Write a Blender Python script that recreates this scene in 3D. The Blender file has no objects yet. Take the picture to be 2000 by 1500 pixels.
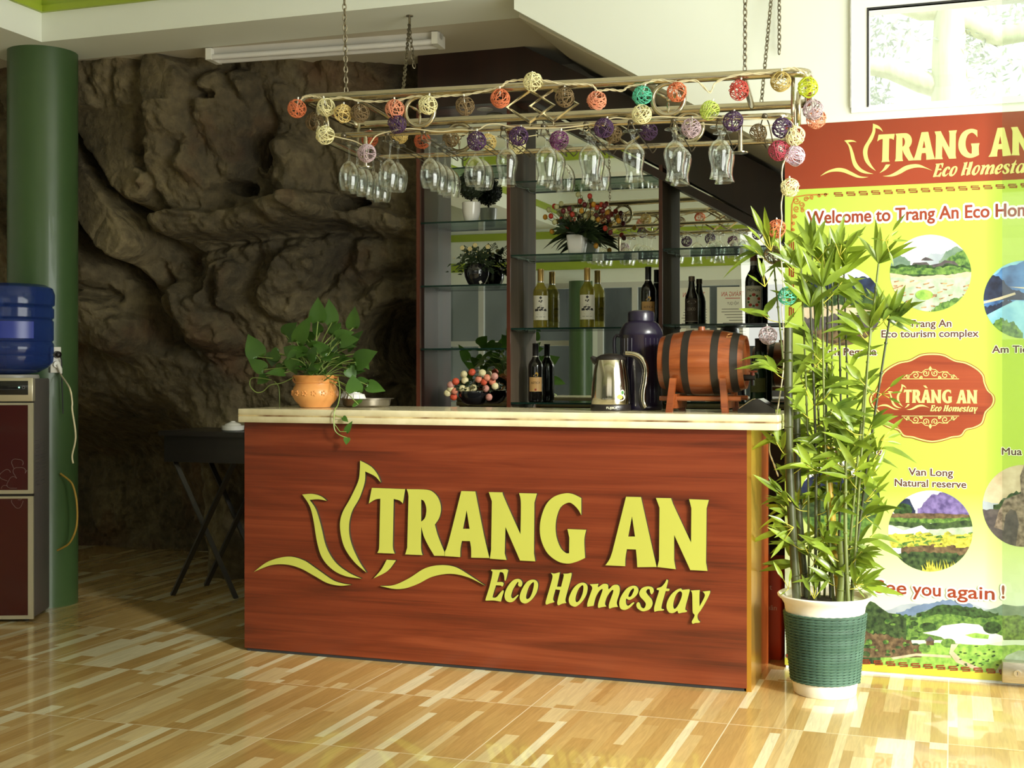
import bpy, math, random
from mathutils import Vector, Matrix, noise
from mathutils.geometry import tessellate_polygon

SC = bpy.context.scene
COL = SC.collection
random.seed(7)
PI = math.pi
sin, cos = math.sin, math.cos

# ---------------------------------------------------------------- camera, world, light
CAM_H, YAW, FOC, HOR = 1.165, math.radians(19.07), 2488.0, 720.0
cam_d = bpy.data.cameras.new('camera')
cam = bpy.data.objects.new('camera', cam_d)
COL.objects.link(cam)
cam.location = (0, 0, CAM_H)
cam.rotation_euler = (PI / 2, 0, YAW)
cam_d.sensor_width = 36
cam_d.lens = FOC / 2000 * 36
cam_d.shift_y = -(750 - HOR) / 2000
cam_d.clip_start = 0.05
SC.camera = cam
SC.view_settings.view_transform = 'Standard'
SC.view_settings.look = 'None'
SC.view_settings.exposure = 0.0
SC.view_settings.gamma = 1
SC.view_settings.use_curve_mapping = False

world = bpy.data.worlds.new('daylight')
SC.world = world
world.use_nodes = True
bg = world.node_tree.nodes['Background']
bg.inputs[0].default_value = (1.0, 1.0, 0.97, 1)
bg.inputs[1].default_value = 2.0


def area(name, loc, target, sx, sy, power, color=(1, 1, 1)):
    l = bpy.data.lights.new(name, 'AREA')
    l.shape = 'RECTANGLE'; l.size = sx; l.size_y = sy; l.energy = power; l.color = color
    o = bpy.data.objects.new(name, l); COL.objects.link(o)
    o.location = loc
    o.rotation_euler = (Vector(target) - Vector(loc)).to_track_quat('-Z', 'Y').to_euler()
    return o


# daylight entering through the wide side doorway, and an added soft fill lamp behind the camera
area('side_doorway_daylight', (1.68, 3.0, 1.45), (-1.2, 4.3, 1.0), 2.6, 2.3, 120, (0.97, 1.0, 0.92))
area('front_fill_light', (-0.6, -1.2, 2.0), (-1.0, 4.6, 1.2), 3.0, 1.2, 10, (1.0, 0.97, 0.9))
sun_d = bpy.data.lights.new('sun', 'SUN'); sun_d.energy = 5.0; sun_d.angle = math.radians(8); sun_d.color = (1, 1, 0.88)
sun = bpy.data.objects.new('sun', sun_d); COL.objects.link(sun)
sun.location = (6, 2, 6)
sun.rotation_euler = Vector((-4.6, 3.2, -2.1)).to_track_quat('-Z', 'Y').to_euler()

# ---------------------------------------------------------------- photo to place
CA, SA = cos(YAW), sin(YAW)


def ray(px, py):
    k = (px - 1000) / FOC
    return Vector((-SA + k * CA, CA + k * SA, (HOR - py) / FOC))


EYE = Vector((0, 0, CAM_H))


def on_y(px, py, Y):
    d = ray(px, py)
    return EYE + d * (Y / d.y)


def on_z(px, py, z):
    d = ray(px, py)
    return EYE + d * ((z - CAM_H) / d.z)


def x_at(px, Y):
    d = ray(px, HOR)
    return d.x / d.y * Y


def ppm(px, Y):
    """pixels per metre at wall depth Y"""
    return FOC / (Y / ray(px, HOR).y)


# ---------------------------------------------------------------- materials
MATS = {}


def nodes_of(name):
    m = bpy.data.materials.new(name); m.use_nodes = True
    nt = m.node_tree
    return m, nt, nt.nodes['Principled BSDF'], nt.nodes['Material Output']


def pm(name, c1, c2=None, scale=8, rough=0.5, metal=0.0, bump=0.0, stretch=(1, 1, 1), trans=0.0, coat=0.0, sheen=0.0, alpha=None, subsurf=0.0, detail=4, wave=False, contrast=0.25):
    """noise-varied principled material"""
    if name in MATS:
        return MATS[name]
    m, nt, b, out = nodes_of(name)
    c2 = c2 or tuple(max(0, v * 0.8) for v in c1)
    L = nt.links.new
    tc = nt.nodes.new('ShaderNodeTexCoord'); mp = nt.nodes.new('ShaderNodeMapping')
    mp.inputs['Scale'].default_value = stretch
    nz = nt.nodes.new('ShaderNodeTexNoise'); nz.inputs['Scale'].default_value = scale; nz.inputs['Detail'].default_value = detail
    cr = nt.nodes.new('ShaderNodeValToRGB')
    cr.color_ramp.elements[0].position = 0.5 - contrast; cr.color_ramp.elements[1].position = 0.5 + contrast
    cr.color_ramp.elements[0].color = (*c2, 1); cr.color_ramp.elements[1].color = (*c1, 1)
    L(tc.outputs['Object'], mp.inputs['Vector']); L(mp.outputs[0], nz.inputs['Vector'])
    L(nz.outputs['Fac'], cr.inputs[0]); L(cr.outputs[0], b.inputs['Base Color'])
    b.inputs['Roughness'].default_value = rough
    b.inputs['Metallic'].default_value = metal
    b.inputs['Transmission Weight'].default_value = trans
    b.inputs['Coat Weight'].default_value = coat
    if bump:
        bp = nt.nodes.new('ShaderNodeBump'); bp.inputs['Strength'].default_value = bump; bp.inputs['Distance'].default_value = 0.02
        L(nz.outputs['Fac'], bp.inputs['Height']); L(bp.outputs[0], b.inputs['Normal'])
    if subsurf:   # thin leaf: light passes through
        tr = nt.nodes.new('ShaderNodeBsdfTranslucent'); mx = nt.nodes.new('ShaderNodeMixShader')
        L(cr.outputs[0], tr.inputs[0]); mx.inputs[0].default_value = subsurf
        L(b.outputs[0], mx.inputs[1]); L(tr.outputs[0], mx.inputs[2]); L(mx.outputs[0], out.inputs[0])
    MATS[name] = m
    return m


def thin_glass(name, tint=(0.96, 0.98, 0.96), strength=1.0, base=0.04):
    if name in MATS:
        return MATS[name]
    m, nt, b, out = nodes_of(name)
    nt.nodes.remove(b)
    L = nt.links.new
    t = nt.nodes.new('ShaderNodeBsdfTransparent'); t.inputs[0].default_value = (*tint, 1)
    g = nt.nodes.new('ShaderNodeBsdfGlossy'); g.inputs['Roughness'].default_value = 0.02; g.inputs[0].default_value = (1, 1, 1, 1)
    lw = nt.nodes.new('ShaderNodeLayerWeight'); lw.inputs[0].default_value = 0.5
    pw = nt.nodes.new('ShaderNodeMath'); pw.operation = 'POWER'; pw.inputs[1].default_value = 2.3
    ma = nt.nodes.new('ShaderNodeMath'); ma.operation = 'MULTIPLY_ADD'; ma.inputs[1].default_value = strength; ma.inputs[2].default_value = base
    ma.use_clamp = True
    mx = nt.nodes.new('ShaderNodeMixShader')
    L(lw.outputs['Facing'], pw.inputs[0]); L(pw.outputs[0], ma.inputs[0]); L(ma.outputs[0], mx.inputs[0])
    L(t.outputs[0], mx.inputs[1]); L(g.outputs[0], mx.inputs[2]); L(mx.outputs[0], out.inputs[0])
    MATS[name] = m
    return m


def emit(name, c, s):
    m, nt, b, out = nodes_of(name)
    b.inputs['Base Color'].default_value = (*c, 1); b.inputs['Emission Color'].default_value = (*c, 1)
    b.inputs['Emission Strength'].default_value = s
    return m


def s2l(r, g, b):
    f = lambda v: (v / 255 / 12.92) if v / 255 <= 0.04045 else ((v / 255 + 0.055) / 1.055) ** 2.4
    return (f(r), f(g), f(b))


def wood(name, cs, axis='x', scale=3.0, rough=0.35, coat=0.2, ring=2.2):
    """grain runs along axis; cs = dark, mid, light"""
    m, nt, b, out = nodes_of(name)
    L = nt.links.new
    tc = nt.nodes.new('ShaderNodeTexCoord'); mp = nt.nodes.new('ShaderNodeMapping')
    s = {'x': (0.22, 3, 3), 'y': (3, 0.22, 3), 'z': (3, 3, 0.22)}[axis]
    mp.inputs['Scale'].default_value = s
    n1 = nt.nodes.new('ShaderNodeTexNoise'); n1.inputs['Scale'].default_value = scale; n1.inputs['Detail'].default_value = 6; n1.inputs['Distortion'].default_value = 1.2
    mp2 = nt.nodes.new('ShaderNodeMapping'); mp2.inputs['Scale'].default_value = tuple(v * (1 if v < 1 else 7) for v in s)
    n2 = nt.nodes.new('ShaderNodeTexNoise'); n2.inputs['Scale'].default_value = scale * 2; n2.inputs['Detail'].default_value = 3
    ad = nt.nodes.new('ShaderNodeMath'); ad.operation = 'MULTIPLY_ADD'; ad.inputs[1].default_value = 0.35
    cr = nt.nodes.new('ShaderNodeValToRGB'); e = cr.color_ramp.elements
    e[0].position = 0.42; e[0].color = (*cs[0], 1); e[1].position = 0.9; e[1].color = (*cs[2], 1)
    k = e.new(0.64); k.color = (*cs[1], 1)
    L(tc.outputs['Object'], mp.inputs[0]); L(tc.outputs['Object'], mp2.inputs[0]); L(mp.outputs[0], n1.inputs[0]); L(mp2.outputs[0], n2.inputs[0])
    L(n2.outputs[0], ad.inputs[0]); L(n1.outputs[0], ad.inputs[2]); L(ad.outputs[0], cr.inputs[0]); L(cr.outputs[0], b.inputs['Base Color'])
    b.inputs['Roughness'].default_value = rough; b.inputs['Coat Weight'].default_value = coat; b.inputs['Coat Roughness'].default_value = 0.15
    MATS[name] = m
    return m


def floor_mat():
    m, nt, b, out = nodes_of('wood_print_tile')
    L = nt.links.new

    def N(t, **kw):
        n = nt.nodes.new(t)
        for k, v in kw.items():
            setattr(n, k, v)
        return n

    def M(op, a, bb=None, c=None):
        n = N('ShaderNodeMath', operation=op)
        for i, v in enumerate((a, bb, c)):
            if v is None:
                continue
            if isinstance(v, (int, float)):
                n.inputs[i].default_value = v
            else:
                L(v, n.inputs[i])
        return n.outputs[0]
    tc = N('ShaderNodeTexCoord'); sp = N('ShaderNodeSeparateXYZ'); L(tc.outputs['Object'], sp.inputs[0])
    x, y = sp.outputs[0], sp.outputs[1]
    TX, TY = 0.681, 0.640
    tx = M('DIVIDE', M('SUBTRACT', x, -0.694), TX); ty = M('DIVIDE', M('SUBTRACT', y, 4.18), TY)
    ix, iy = M('FLOOR', tx), M('FLOOR', ty)
    fx, fy = M('SUBTRACT', tx, ix), M('SUBTRACT', ty, iy)
    # strips run along y; uneven strip width by a warp
    wx = M('ADD', M('MULTIPLY', fx, 16.0), M('MULTIPLY', M('SINE', M('MULTIPLY', fx, 23.0)), 0.36))
    row = M('FLOOR', wx)
    wn = N('ShaderNodeTexWhiteNoise', noise_dimensions='3D'); cb = N('ShaderNodeCombineXYZ'); L(row, cb.inputs[0]); L(iy, cb.inputs[1]); L(ix, cb.inputs[2]); L(cb.outputs[0], wn.inputs['Vector'])
    seg = M('FLOOR', M('ADD', M('MULTIPLY', fy, M('ADD', 0.7, M('MULTIPLY', wn.outputs['Value'], 0.8))), wn.outputs['Value']))
    w2 = N('ShaderNodeTexWhiteNoise', noise_dimensions='4D'); cb2 = N('ShaderNodeCombineXYZ'); L(row, cb2.inputs[0]); L(seg, cb2.inputs[1]); L(ix, cb2.inputs[2]); L(cb2.outputs[0], w2.inputs['Vector']); L(iy, w2.inputs['W'])
    cr = N('ShaderNodeValToRGB'); cr.color_ramp.interpolation = 'CONSTANT'
    e = cr.color_ramp.elements
    cols = [(0, s2l(190, 154, 92)), (0.2, s2l(203, 170, 108)), (0.42, s2l(212, 182, 124)), (0.6, s2l(196, 160, 98)), (0.72, s2l(224, 202, 150)), (0.86, s2l(236, 224, 184))]
    e[0].color = (*cols[0][1], 1); e[1].position = cols[1][0]; e[1].color = (*cols[1][1], 1)
    for p, c in cols[2:]:
        k = e.new(p); k.color = (*c, 1)
    L(w2.outputs['Value'], cr.inputs[0])
    mp = N('ShaderNodeMapping'); mp.inputs['Scale'].default_value = (26, 1.6, 1); L(tc.outputs['Object'], mp.inputs[0])
    nz = N('ShaderNodeTexNoise'); nz.inputs['Scale'].default_value = 3; nz.inputs['Detail'].default_value = 6; nz.inputs['Distortion'].default_value = 1.5; L(mp.outputs[0], nz.inputs[0])
    gr = N('ShaderNodeMapRange'); gr.inputs[1].default_value = 0.3; gr.inputs[2].default_value = 0.7; gr.inputs[3].default_value = 0.84; gr.inputs[4].default_value = 1.08; L(nz.outputs[0], gr.inputs[0])
    mul = N('ShaderNodeMix', data_type='RGBA', blend_type='MULTIPLY'); mul.inputs[0].default_value = 1
    L(cr.outputs[0], mul.inputs[6]); L(gr.outputs[0], mul.inputs[7])
    gx = M('LESS_THAN', M('MINIMUM', fx, M('SUBTRACT', 1.0, fx)), 0.0028); gy = M('LESS_THAN', M('MINIMUM', fy, M('SUBTRACT', 1.0, fy)), 0.0032)
    g = M('MAXIMUM', gx, gy)
    mg = N('ShaderNodeMix', data_type='RGBA'); L(g, mg.inputs[0]); L(mul.outputs[2], mg.inputs[6]); mg.inputs[7].default_value = (*s2l(236, 220, 185), 1)
    L(mg.outputs[2], b.inputs['Base Color'])
    b.inputs['Roughness'].default_value = 0.2
    b.inputs['Coat Weight'].default_value = 0.6; b.inputs['Coat Roughness'].default_value = 0.04
    return m


def rock_mat():
    m, nt, b, out = nodes_of('limestone')
    L = nt.links.new
    tc = nt.nodes.new('ShaderNodeTexCoord')
    n1 = nt.nodes.new('ShaderNodeTexNoise'); n1.inputs['Scale'].default_value = 1.6; n1.inputs['Detail'].default_value = 8
    n2 = nt.nodes.new('ShaderNodeTexNoise'); n2.inputs['Scale'].default_value = 18; n2.inputs['Detail'].default_value = 8
    n3 = nt.nodes.new('ShaderNodeTexNoise'); n3.inputs['Scale'].default_value = 2.3; n3.inputs['Detail'].default_value = 3
    vo = nt.nodes.new('ShaderNodeTexVoronoi'); vo.feature = 'DISTANCE_TO_EDGE'; vo.inputs['Scale'].default_value = 3.2
    mp = nt.nodes.new('ShaderNodeMapping'); mp.inputs['Location'].default_value = (3, 7, 1)
    wv = nt.nodes.new('ShaderNodeMix'); wv.data_type = 'VECTOR'; wv.inputs[0].default_value = 0.18
    L(tc.outputs['Object'], wv.inputs[4]); L(n1.outputs['Color'], wv.inputs[5]); L(wv.outputs[1], vo.inputs['Vector'])
    L(tc.outputs['Object'], n1.inputs[0]); L(tc.outputs['Object'], n2.inputs[0]); L(tc.outputs['Object'], mp.inputs[0]); L(mp.outputs[0], n3.inputs[0])
    cr = nt.nodes.new('ShaderNodeValToRGB'); e = cr.color_ramp.elements
    e[0].position = 0.3; e[0].color = (*s2l(56, 48, 33), 1); e[1].position = 0.7; e[1].color = (*s2l(126, 113, 82), 1)
    k = e.new(0.5); k.color = (*s2l(92, 81, 57), 1)
    L(n1.outputs[0], cr.inputs[0])
    mm = nt.nodes.new('ShaderNodeMix'); mm.data_type = 'RGBA'; mm.blend_type = 'MULTIPLY'; mm.inputs[0].default_value = 0.7
    r2 = nt.nodes.new('ShaderNodeMapRange'); r2.inputs[1].default_value = 0.35; r2.inputs[2].default_value = 0.65; r2.inputs[3].default_value = 0.55; r2.inputs[4].default_value = 1.2
    L(n2.outputs[0], r2.inputs[0]); L(cr.outputs[0], mm.inputs[6]); L(r2.outputs[0], mm.inputs[7])
    # rusty stains
    rr = nt.nodes.new('ShaderNodeMapRange'); rr.inputs[1].default_value = 0.55; rr.inputs[2].default_value = 0.72; rr.inputs[3].default_value = 0; rr.inputs[4].default_value = 0.5
    L(n3.outputs[0], rr.inputs[0])
    ru = nt.nodes.new('ShaderNodeMix'); ru.data_type = 'RGBA'; L(rr.outputs[0], ru.inputs[0]); L(mm.outputs[2], ru.inputs[6]); ru.inputs[7].default_value = (*s2l(100, 60, 28), 1)
    L(ru.outputs[2], b.inputs['Base Color'])
    b.inputs['Roughness'].default_value = 0.85
    ad = nt.nodes.new('ShaderNodeMath'); ad.operation = 'MULTIPLY_ADD'; ad.inputs[1].default_value = 0.5
    sm = nt.nodes.new('ShaderNodeMath'); sm.operation = 'MINIMUM'; sm.inputs[1].default_value = 0.08
    L(vo.outputs['Distance'], sm.inputs[0]); 
    m4 = nt.nodes.new('ShaderNodeMath'); m4.operation = 'MULTIPLY_ADD'; m4.inputs[1].default_value = 2
    L(sm.outputs[0], m4.inputs[0]); L(n1.outputs[0], m4.inputs[2])
    L(n2.outputs[0], ad.inputs[0]); L(m4.outputs[0], ad.inputs[2])
    bp = nt.nodes.new('ShaderNodeBump'); bp.inputs['Strength'].default_value = 1.0; bp.inputs['Distance'].default_value = 0.05
    L(ad.outputs[0], bp.inputs['Height']); L(bp.outputs[0], b.inputs['Normal'])
    return m


# ---------------------------------------------------------------- mesh building
class MB:
    def __init__(s):
        s.v = []; s.f = []; s.mi = []; s.cur = 0

    def add(s, vs, fs):
        n = len(s.v)
        s.v += [Vector(p) for p in vs]
        for f in fs:
            s.f.append(tuple(i + n for i in f)); s.mi.append(s.cur)
        return s

    def box(s, x0, x1, y0, y1, z0, z1):
        vs = [(x, y, z) for z in (z0, z1) for y in (y0, y1) for x in (x0, x1)]
        return s.add(vs, [(0, 2, 3, 1), (4, 5, 7, 6), (0, 1, 5, 4), (2, 6, 7, 3), (0, 4, 6, 2), (1, 3, 7, 5)])

    def bbox(s, x0, x1, y0, y1, z0, z1, r=0.01, seg=3):
        """box with rounded vertical edges"""
        pts = []
        for cx, cy, a0 in ((x1 - r, y1 - r, 0), (x0 + r, y1 - r, 90), (x0 + r, y0 + r, 180), (x1 - r, y0 + r, 270)):
            for i in range(seg + 1):
                a = math.radians(a0 + 90 * i / seg)
                pts.append((cx + r * cos(a), cy + r * sin(a)))
        n = len(pts)
        e = min(r * 0.5, (z1 - z0) * 0.3)
        cx, cy = (x0 + x1) / 2, (y0 + y1) / 2
        vs = []
        for z, k in ((z0, 1), (z0 + e, 0), (z1 - e, 0), (z1, 1)):
            for p in pts:
                q = (p[0] + (cx - p[0]) * k * e / max(abs(cx - p[0]), 1e-6) * 0.6, p[1] + (cy - p[1]) * k * e / max(abs(cy - p[1]), 1e-6) * 0.6) if k else p
                vs.append((q[0], q[1], z))
        fs = [tuple(range(n - 1, -1, -1)), tuple(range(3 * n, 4 * n))]
        for j in range(3):
            for i in range(n):
                k = (i + 1) % n
                fs.append((j * n + i, j * n + k, (j + 1) * n + k, (j + 1) * n + i))
        return s.add(vs, fs)

    def tube(s, path, r, n=8, closed=False, cap=True):
        P = [Vector(p) for p in path]; m = len(P)
        R = r if isinstance(r, (list, tuple)) else [r] * m
        vs = []; up = None
        for i in range(m):
            if closed:
                t = P[(i + 1) % m] - P[i - 1]
            else:
                t = P[min(i + 1, m - 1)] - P[max(i - 1, 0)]
            if t.length < 1e-9:
                t = Vector((0, 0, 1))
            t.normalize()
            if up is None:
                up = Vector((0, 0, 1)) if abs(t.z) < 0.9 else Vector((1, 0, 0))
            a = t.cross(up)
            if a.length < 1e-6:
                a = t.orthogonal()
            a.normalize(); b = a.cross(t); up = b
            for j in range(n):
                w = 2 * PI * j / n
                vs.append(P[i] + (a * cos(w) + b * sin(w)) * R[i])
        fs = []
        for i in range(m if closed else m - 1):
            k = (i + 1) % m
            for j in range(n):
                l = (j + 1) % n
                fs.append((i * n + j, i * n + l, k * n + l, k * n + j))
        if cap and not closed:
            fs.append(tuple(range(n))[::-1]); fs.append(tuple((m - 1) * n + j for j in range(n)))
        return s.add(vs, fs)

    def lathe(s, prof, c=(0, 0, 0), n=28, M=None, sx=1, sy=1):
        vs = []; fs = []; m = len(prof)
        for r, z in prof:
            for j in range(n):
                w = 2 * PI * j / n
                p = Vector((r * cos(w) * sx, r * sin(w) * sy, z))
                vs.append((M @ p if M else p) + Vector(c))
        for i in range(m - 1):
            for j in range(n):
                l = (j + 1) % n
                fs.append((i * n + j, i * n + l, (i + 1) * n + l, (i + 1) * n + j))
        if prof[0][0] > 1e-6:
            fs.append(tuple(range(n))[::-1])
        if prof[-1][0] > 1e-6:
            fs.append(tuple((m - 1) * n + j for j in range(n)))
        return s.add(vs, fs)

    def open_lathe(s, prof, c=(0, 0, 0), n=28):
        k = len(s.f); s.lathe(prof, c, n)
        drop = (1 if prof[0][0] > 1e-6 else 0) + (1 if prof[-1][0] > 1e-6 else 0)
        if drop:
            del s.f[-drop:]; del s.mi[-drop:]
        return s

    def sphere(s, c, r, n=12, m=8, sc=(1, 1, 1)):
        c = Vector(c)
        prof = [(max(r * sin(PI * i / m), 1e-7), -r * cos(PI * i / m)) for i in range(m + 1)]
        vs = []; fs = []
        for a, z in prof:
            for j in range(n):
                w = 2 * PI * j / n
                vs.append(c + Vector((a * cos(w) * sc[0], a * sin(w) * sc[1], z * sc[2])))
        for i in range(m):
            for j in range(n):
                l = (j + 1) % n
                fs.append((i * n + j, i * n + l, (i + 1) * n + l, (i + 1) * n + j))
        return s.add(vs, fs)

    def prism(s, contours, fn, t):
        """contours of 2D points; fn(u,v,w) to 3D, w=0 front .. w=t back"""
        flat = [p for c in contours for p in c]
        tris = tessellate_polygon([[Vector((p[0], p[1], 0)) for p in c] for c in contours])
        n = len(flat)
        # orient
        vs = [fn(p[0], p[1], 0) for p in flat]
        fs = []
        for a, b, c in tris:
            A, B, C = flat[a], flat[b], flat[c]
            ar = (B[0] - A[0]) * (C[1] - A[1]) - (C[0] - A[0]) * (B[1] - A[1])
            fs.append((a, b, c) if ar > 0 else (a, c, b))
        if t:
            vs += [fn(p[0], p[1], t) for p in flat]
            k = 0
            fs += [tuple(i + n for i in f[::-1]) for f in list(fs)]
            for c in contours:
                m = len(c)
                for i in range(m):
                    j = (i + 1) % m
                    fs.append((k + i, k + i + n, k + j + n, k + j))
                k += m
        return s.add(vs, fs)

    def build(s, name, mat, parent=None, smooth=True, world=False, loc=None, auto=40):
        me = bpy.data.meshes.new(name)
        vs = s.v
        if world and parent is not None:
            Mi = Matrix.LocRotScale(parent.location, parent.rotation_euler, None).inverted()
            vs = [Mi @ v for v in vs]
        if loc is not None:
            L = Vector(loc); vs = [v - L for v in vs]
        me.from_pydata([tuple(v) for v in vs], [], s.f)
        mats = mat if isinstance(mat, (list, tuple)) else [mat]
        for mm in mats:
            me.materials.append(mm)
        if len(mats) > 1:
            me.polygons.foreach_set('material_index', s.mi)
        if smooth:
            me.polygons.foreach_set('use_smooth', [True] * len(me.polygons))
            me.set_sharp_from_angle(angle=math.radians(auto))
        me.update()
        o = bpy.data.objects.new(name, me); COL.objects.link(o)
        if parent is not None:
            o.parent = parent
        if loc is not None:
            o.location = loc
        return o


def tag(o, label=None, cat=None, group=None, kind=None):
    if label: o['label'] = label
    if cat: o['category'] = cat
    if group: o['group'] = group
    if kind: o['kind'] = kind
    return o


def thing(name, label, cat, loc=(0, 0, 0), rz=0.0, group=None):
    o = bpy.data.objects.new(name, None); COL.objects.link(o)
    o.empty_display_size = 0.05
    o.location = loc; o.rotation_euler = (0, 0, rz)
    return tag(o, label, cat, group)


def kids(o):
    return [c for c in bpy.data.objects if c.parent == o]


def dup(root, loc, rz=0.0, label=None, group=None, tilt=(0, 0)):
    r = root.copy(); COL.objects.link(r); r.location = loc; r.rotation_euler = (tilt[0], tilt[1], rz)
    if label: r['label'] = label
    if group: r['group'] = group
    for ch in kids(root):
        c = ch.copy(); COL.objects.link(c); c.parent = r
        for g in kids(ch):
            d = g.copy(); COL.objects.link(d); d.parent = c
    return r


def struct(o):
    o['kind'] = 'structure'
    return o


def crspline(pts, n=6, closed=False):
    P = [Vector(p) for p in pts]; m = len(P); out = []
    for i in range(m if closed else m - 1):
        g = (lambda k: P[k % m]) if closed else (lambda k: P[min(max(k, 0), m - 1)])
        a, b, c, d = g(i - 1), g(i), g(i + 1), g(i + 2)
        for j in range(n):
            t = j / n
            out.append(0.5 * (2 * b + (c - a) * t + (2 * a - 5 * b + 4 * c - d) * t * t + (3 * b - a - 3 * c + d) * t ** 3))
    if not closed:
        out.append(P[-1])
    return out


def outline(spec, ox=0, oy=0, k=1.0, n=5):
    """'x y* x y ...' : starred points are corners, the rest smooth; returns 2D pixel points"""
    tok = spec.split(); pts = []; cor = []
    for i in range(0, len(tok), 2):
        st = tok[i + 1].endswith('*')
        pts.append((ox + float(tok[i]) / k, oy + float(tok[i + 1].rstrip('*')) / k)); cor.append(st)
    m = len(pts)
    if not any(cor):
        return [(p.x, p.y) for p in crspline([(a, b, 0) for a, b in pts], n, True)]
    s0 = cor.index(True)
    pts = pts[s0:] + pts[:s0]; cor = cor[s0:] + cor[:s0]
    pts.append(pts[0]); cor.append(True)
    out = []; seg = [pts[0]]
    for i in range(1, m + 1):
        seg.append(pts[i])
        if cor[i]:
            if len(seg) == 2:
                out.append(seg[0])
            else:
                out += [(p.x, p.y) for p in crspline([(a, b, 0) for a, b in seg], n)][:-1]
            seg = [pts[i]]
    return out


def text_mesh(body, offset=0.0, space=1.0):
    cu = bpy.data.curves.new('lettering', 'FONT'); cu.body = body; cu.offset = offset; cu.space_character = space
    cu.resolution_u = 4
    o = bpy.data.objects.new('lettering', cu); COL.objects.link(o)
    dg = bpy.context.evaluated_depsgraph_get()
    me = bpy.data.meshes.new_from_object(o.evaluated_get(dg), depsgraph=dg)
    vs = [tuple(v.co) for v in me.vertices]; fs = [tuple(p.vertices) for p in me.polygons]
    bpy.data.objects.remove(o); bpy.data.curves.remove(cu); bpy.data.meshes.remove(me)
    return vs, fs


def put_text(mb, body, fn, width=None, cap=None, align='l', offset=0.0, space=1.0):
    """lays flat lettering; fn(u,v) to 3D, u right, v up from the baseline start"""
    vs, fs = text_mesh(body, offset, space)
    if not vs:
        return mb
    if offset:
        v0, _ = text_mesh(body, 0, space)
    else:
        v0 = vs
    x0 = min(v[0] for v in v0); x1 = max(v[0] for v in v0)
    sy = (cap / 0.70) if cap else None
    sx = (width / (x1 - x0)) if width else sy
    if sy is None:
        sy = sx
    w = (x1 - x0) * sx
    sh = {'l': 0, 'c': -w / 2, 'r': -w}[align]
    return mb.add([fn((v[0] - x0) * sx + sh, v[1] * sy) for v in vs], fs)
# ---------------------------------------------------------------- levels and planes
Z_ALC = 2.735            # underside of beam and alcove ceiling
Y_BEAM = 5.045           # beam face
Y_WALL = 5.09            # wall with the poster
Y_SH = 5.88              # display shelf front
Y_MIR = 6.08             # mirror at the back of the shelf
Z_CEIL = 3.12
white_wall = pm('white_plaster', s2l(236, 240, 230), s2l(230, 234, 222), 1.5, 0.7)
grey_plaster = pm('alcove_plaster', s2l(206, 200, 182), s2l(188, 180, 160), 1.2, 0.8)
green_paint = pm('olive_green_paint', s2l(158, 178, 52), s2l(150, 168, 46), 2, 0.45)
column_green = pm('gloss_green_paint', s2l(68, 94, 54), s2l(60, 86, 48), 2.5, 0.38, coat=0.15)
dark_panel = wood('dark_mahogany_panel', (s2l(26, 11, 8), s2l(38, 16, 11), s2l(48, 21, 15)), 'z', 2, 0.4)
upvc = pm('white_upvc', s2l(240, 240, 236), s2l(232, 232, 228), 3, 0.3)
clear = thin_glass('clear_pane', (0.94, 0.97, 0.95), 0.7, 0.05)

# floor
mb = MB(); mb.box(-7.2, 1.85, -1.6, 7.2, -0.1, 0)
fl = struct(mb.build('floor', floor_mat(), smooth=False))

# ceilings
mb = MB(); mb.box(-7.2, 1.85, -1.6, Y_BEAM, Z_CEIL, Z_CEIL + 0.1); struct(mb.build('ceiling', white_wall, smooth=False))
XS0 = on_y(1004, 18, Y_BEAM).x   # where the stair soffit starts
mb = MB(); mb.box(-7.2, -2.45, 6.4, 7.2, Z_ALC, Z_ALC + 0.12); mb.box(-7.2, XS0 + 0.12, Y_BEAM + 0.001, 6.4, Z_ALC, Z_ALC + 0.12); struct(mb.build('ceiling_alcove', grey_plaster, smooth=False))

# beams around the room: white fascia, olive green step above
XB = -4.135
Z_F = 2.873
mb = MB()
mb.box(XB - 0.42, XS0, Y_BEAM, Y_BEAM + 0.35, Z_ALC - 0.001, Z_F)
struct(mb.build('trim_1', white_wall, smooth=False))
mb = MB(); mb.box(XB - 0.42, XB, -1.5, Y_BEAM, Z_ALC - 0.001, Z_F); struct(mb.build('trim_2', white_wall, smooth=False))
mb = MB()
mb.box(XB - 0.42, XS0, Y_BEAM - 0.02, Y_BEAM + 0.3, Z_F, Z_F + 0.03); mb.box(XB - 0.42, XS0, Y_BEAM - 0.0, Y_BEAM + 0.3, Z_F + 0.03, Z_F + 0.075)
struct(mb.build('trim_3', green_paint, smooth=False))
mb = MB()
mb.box(XB - 0.42, XB + 0.02, -1.5, Y_BEAM - 0.02, Z_F, Z_F + 0.03); mb.box(XB - 0.42, XB, -1.5, Y_BEAM, Z_F + 0.03, Z_F + 0.075)
struct(mb.build('trim_4', green_paint, smooth=False))
mb = MB(); mb.box(XB - 0.42, XS0, Y_BEAM + 0.02, Y_BEAM + 0.3, Z_F + 0.0751, Z_CEIL); mb.box(XB - 0.42, XB - 0.02, -1.5, Y_BEAM + 0.02, Z_F + 0.0751, Z_CEIL); struct(mb.build('trim_8', white_wall, smooth=False))
# drop beam across the room seen in the mirror
mb = MB(); mb.box(XB, 1.75, 1.2, 1.5, 2.86, Z_CEIL); struct(mb.build('trim_5', white_wall, smooth=False))
mb = MB(); mb.box(XB, 1.75, 1.5, 1.53, 2.98, 3.05); struct(mb.build('trim_6', green_paint, smooth=False))

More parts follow.
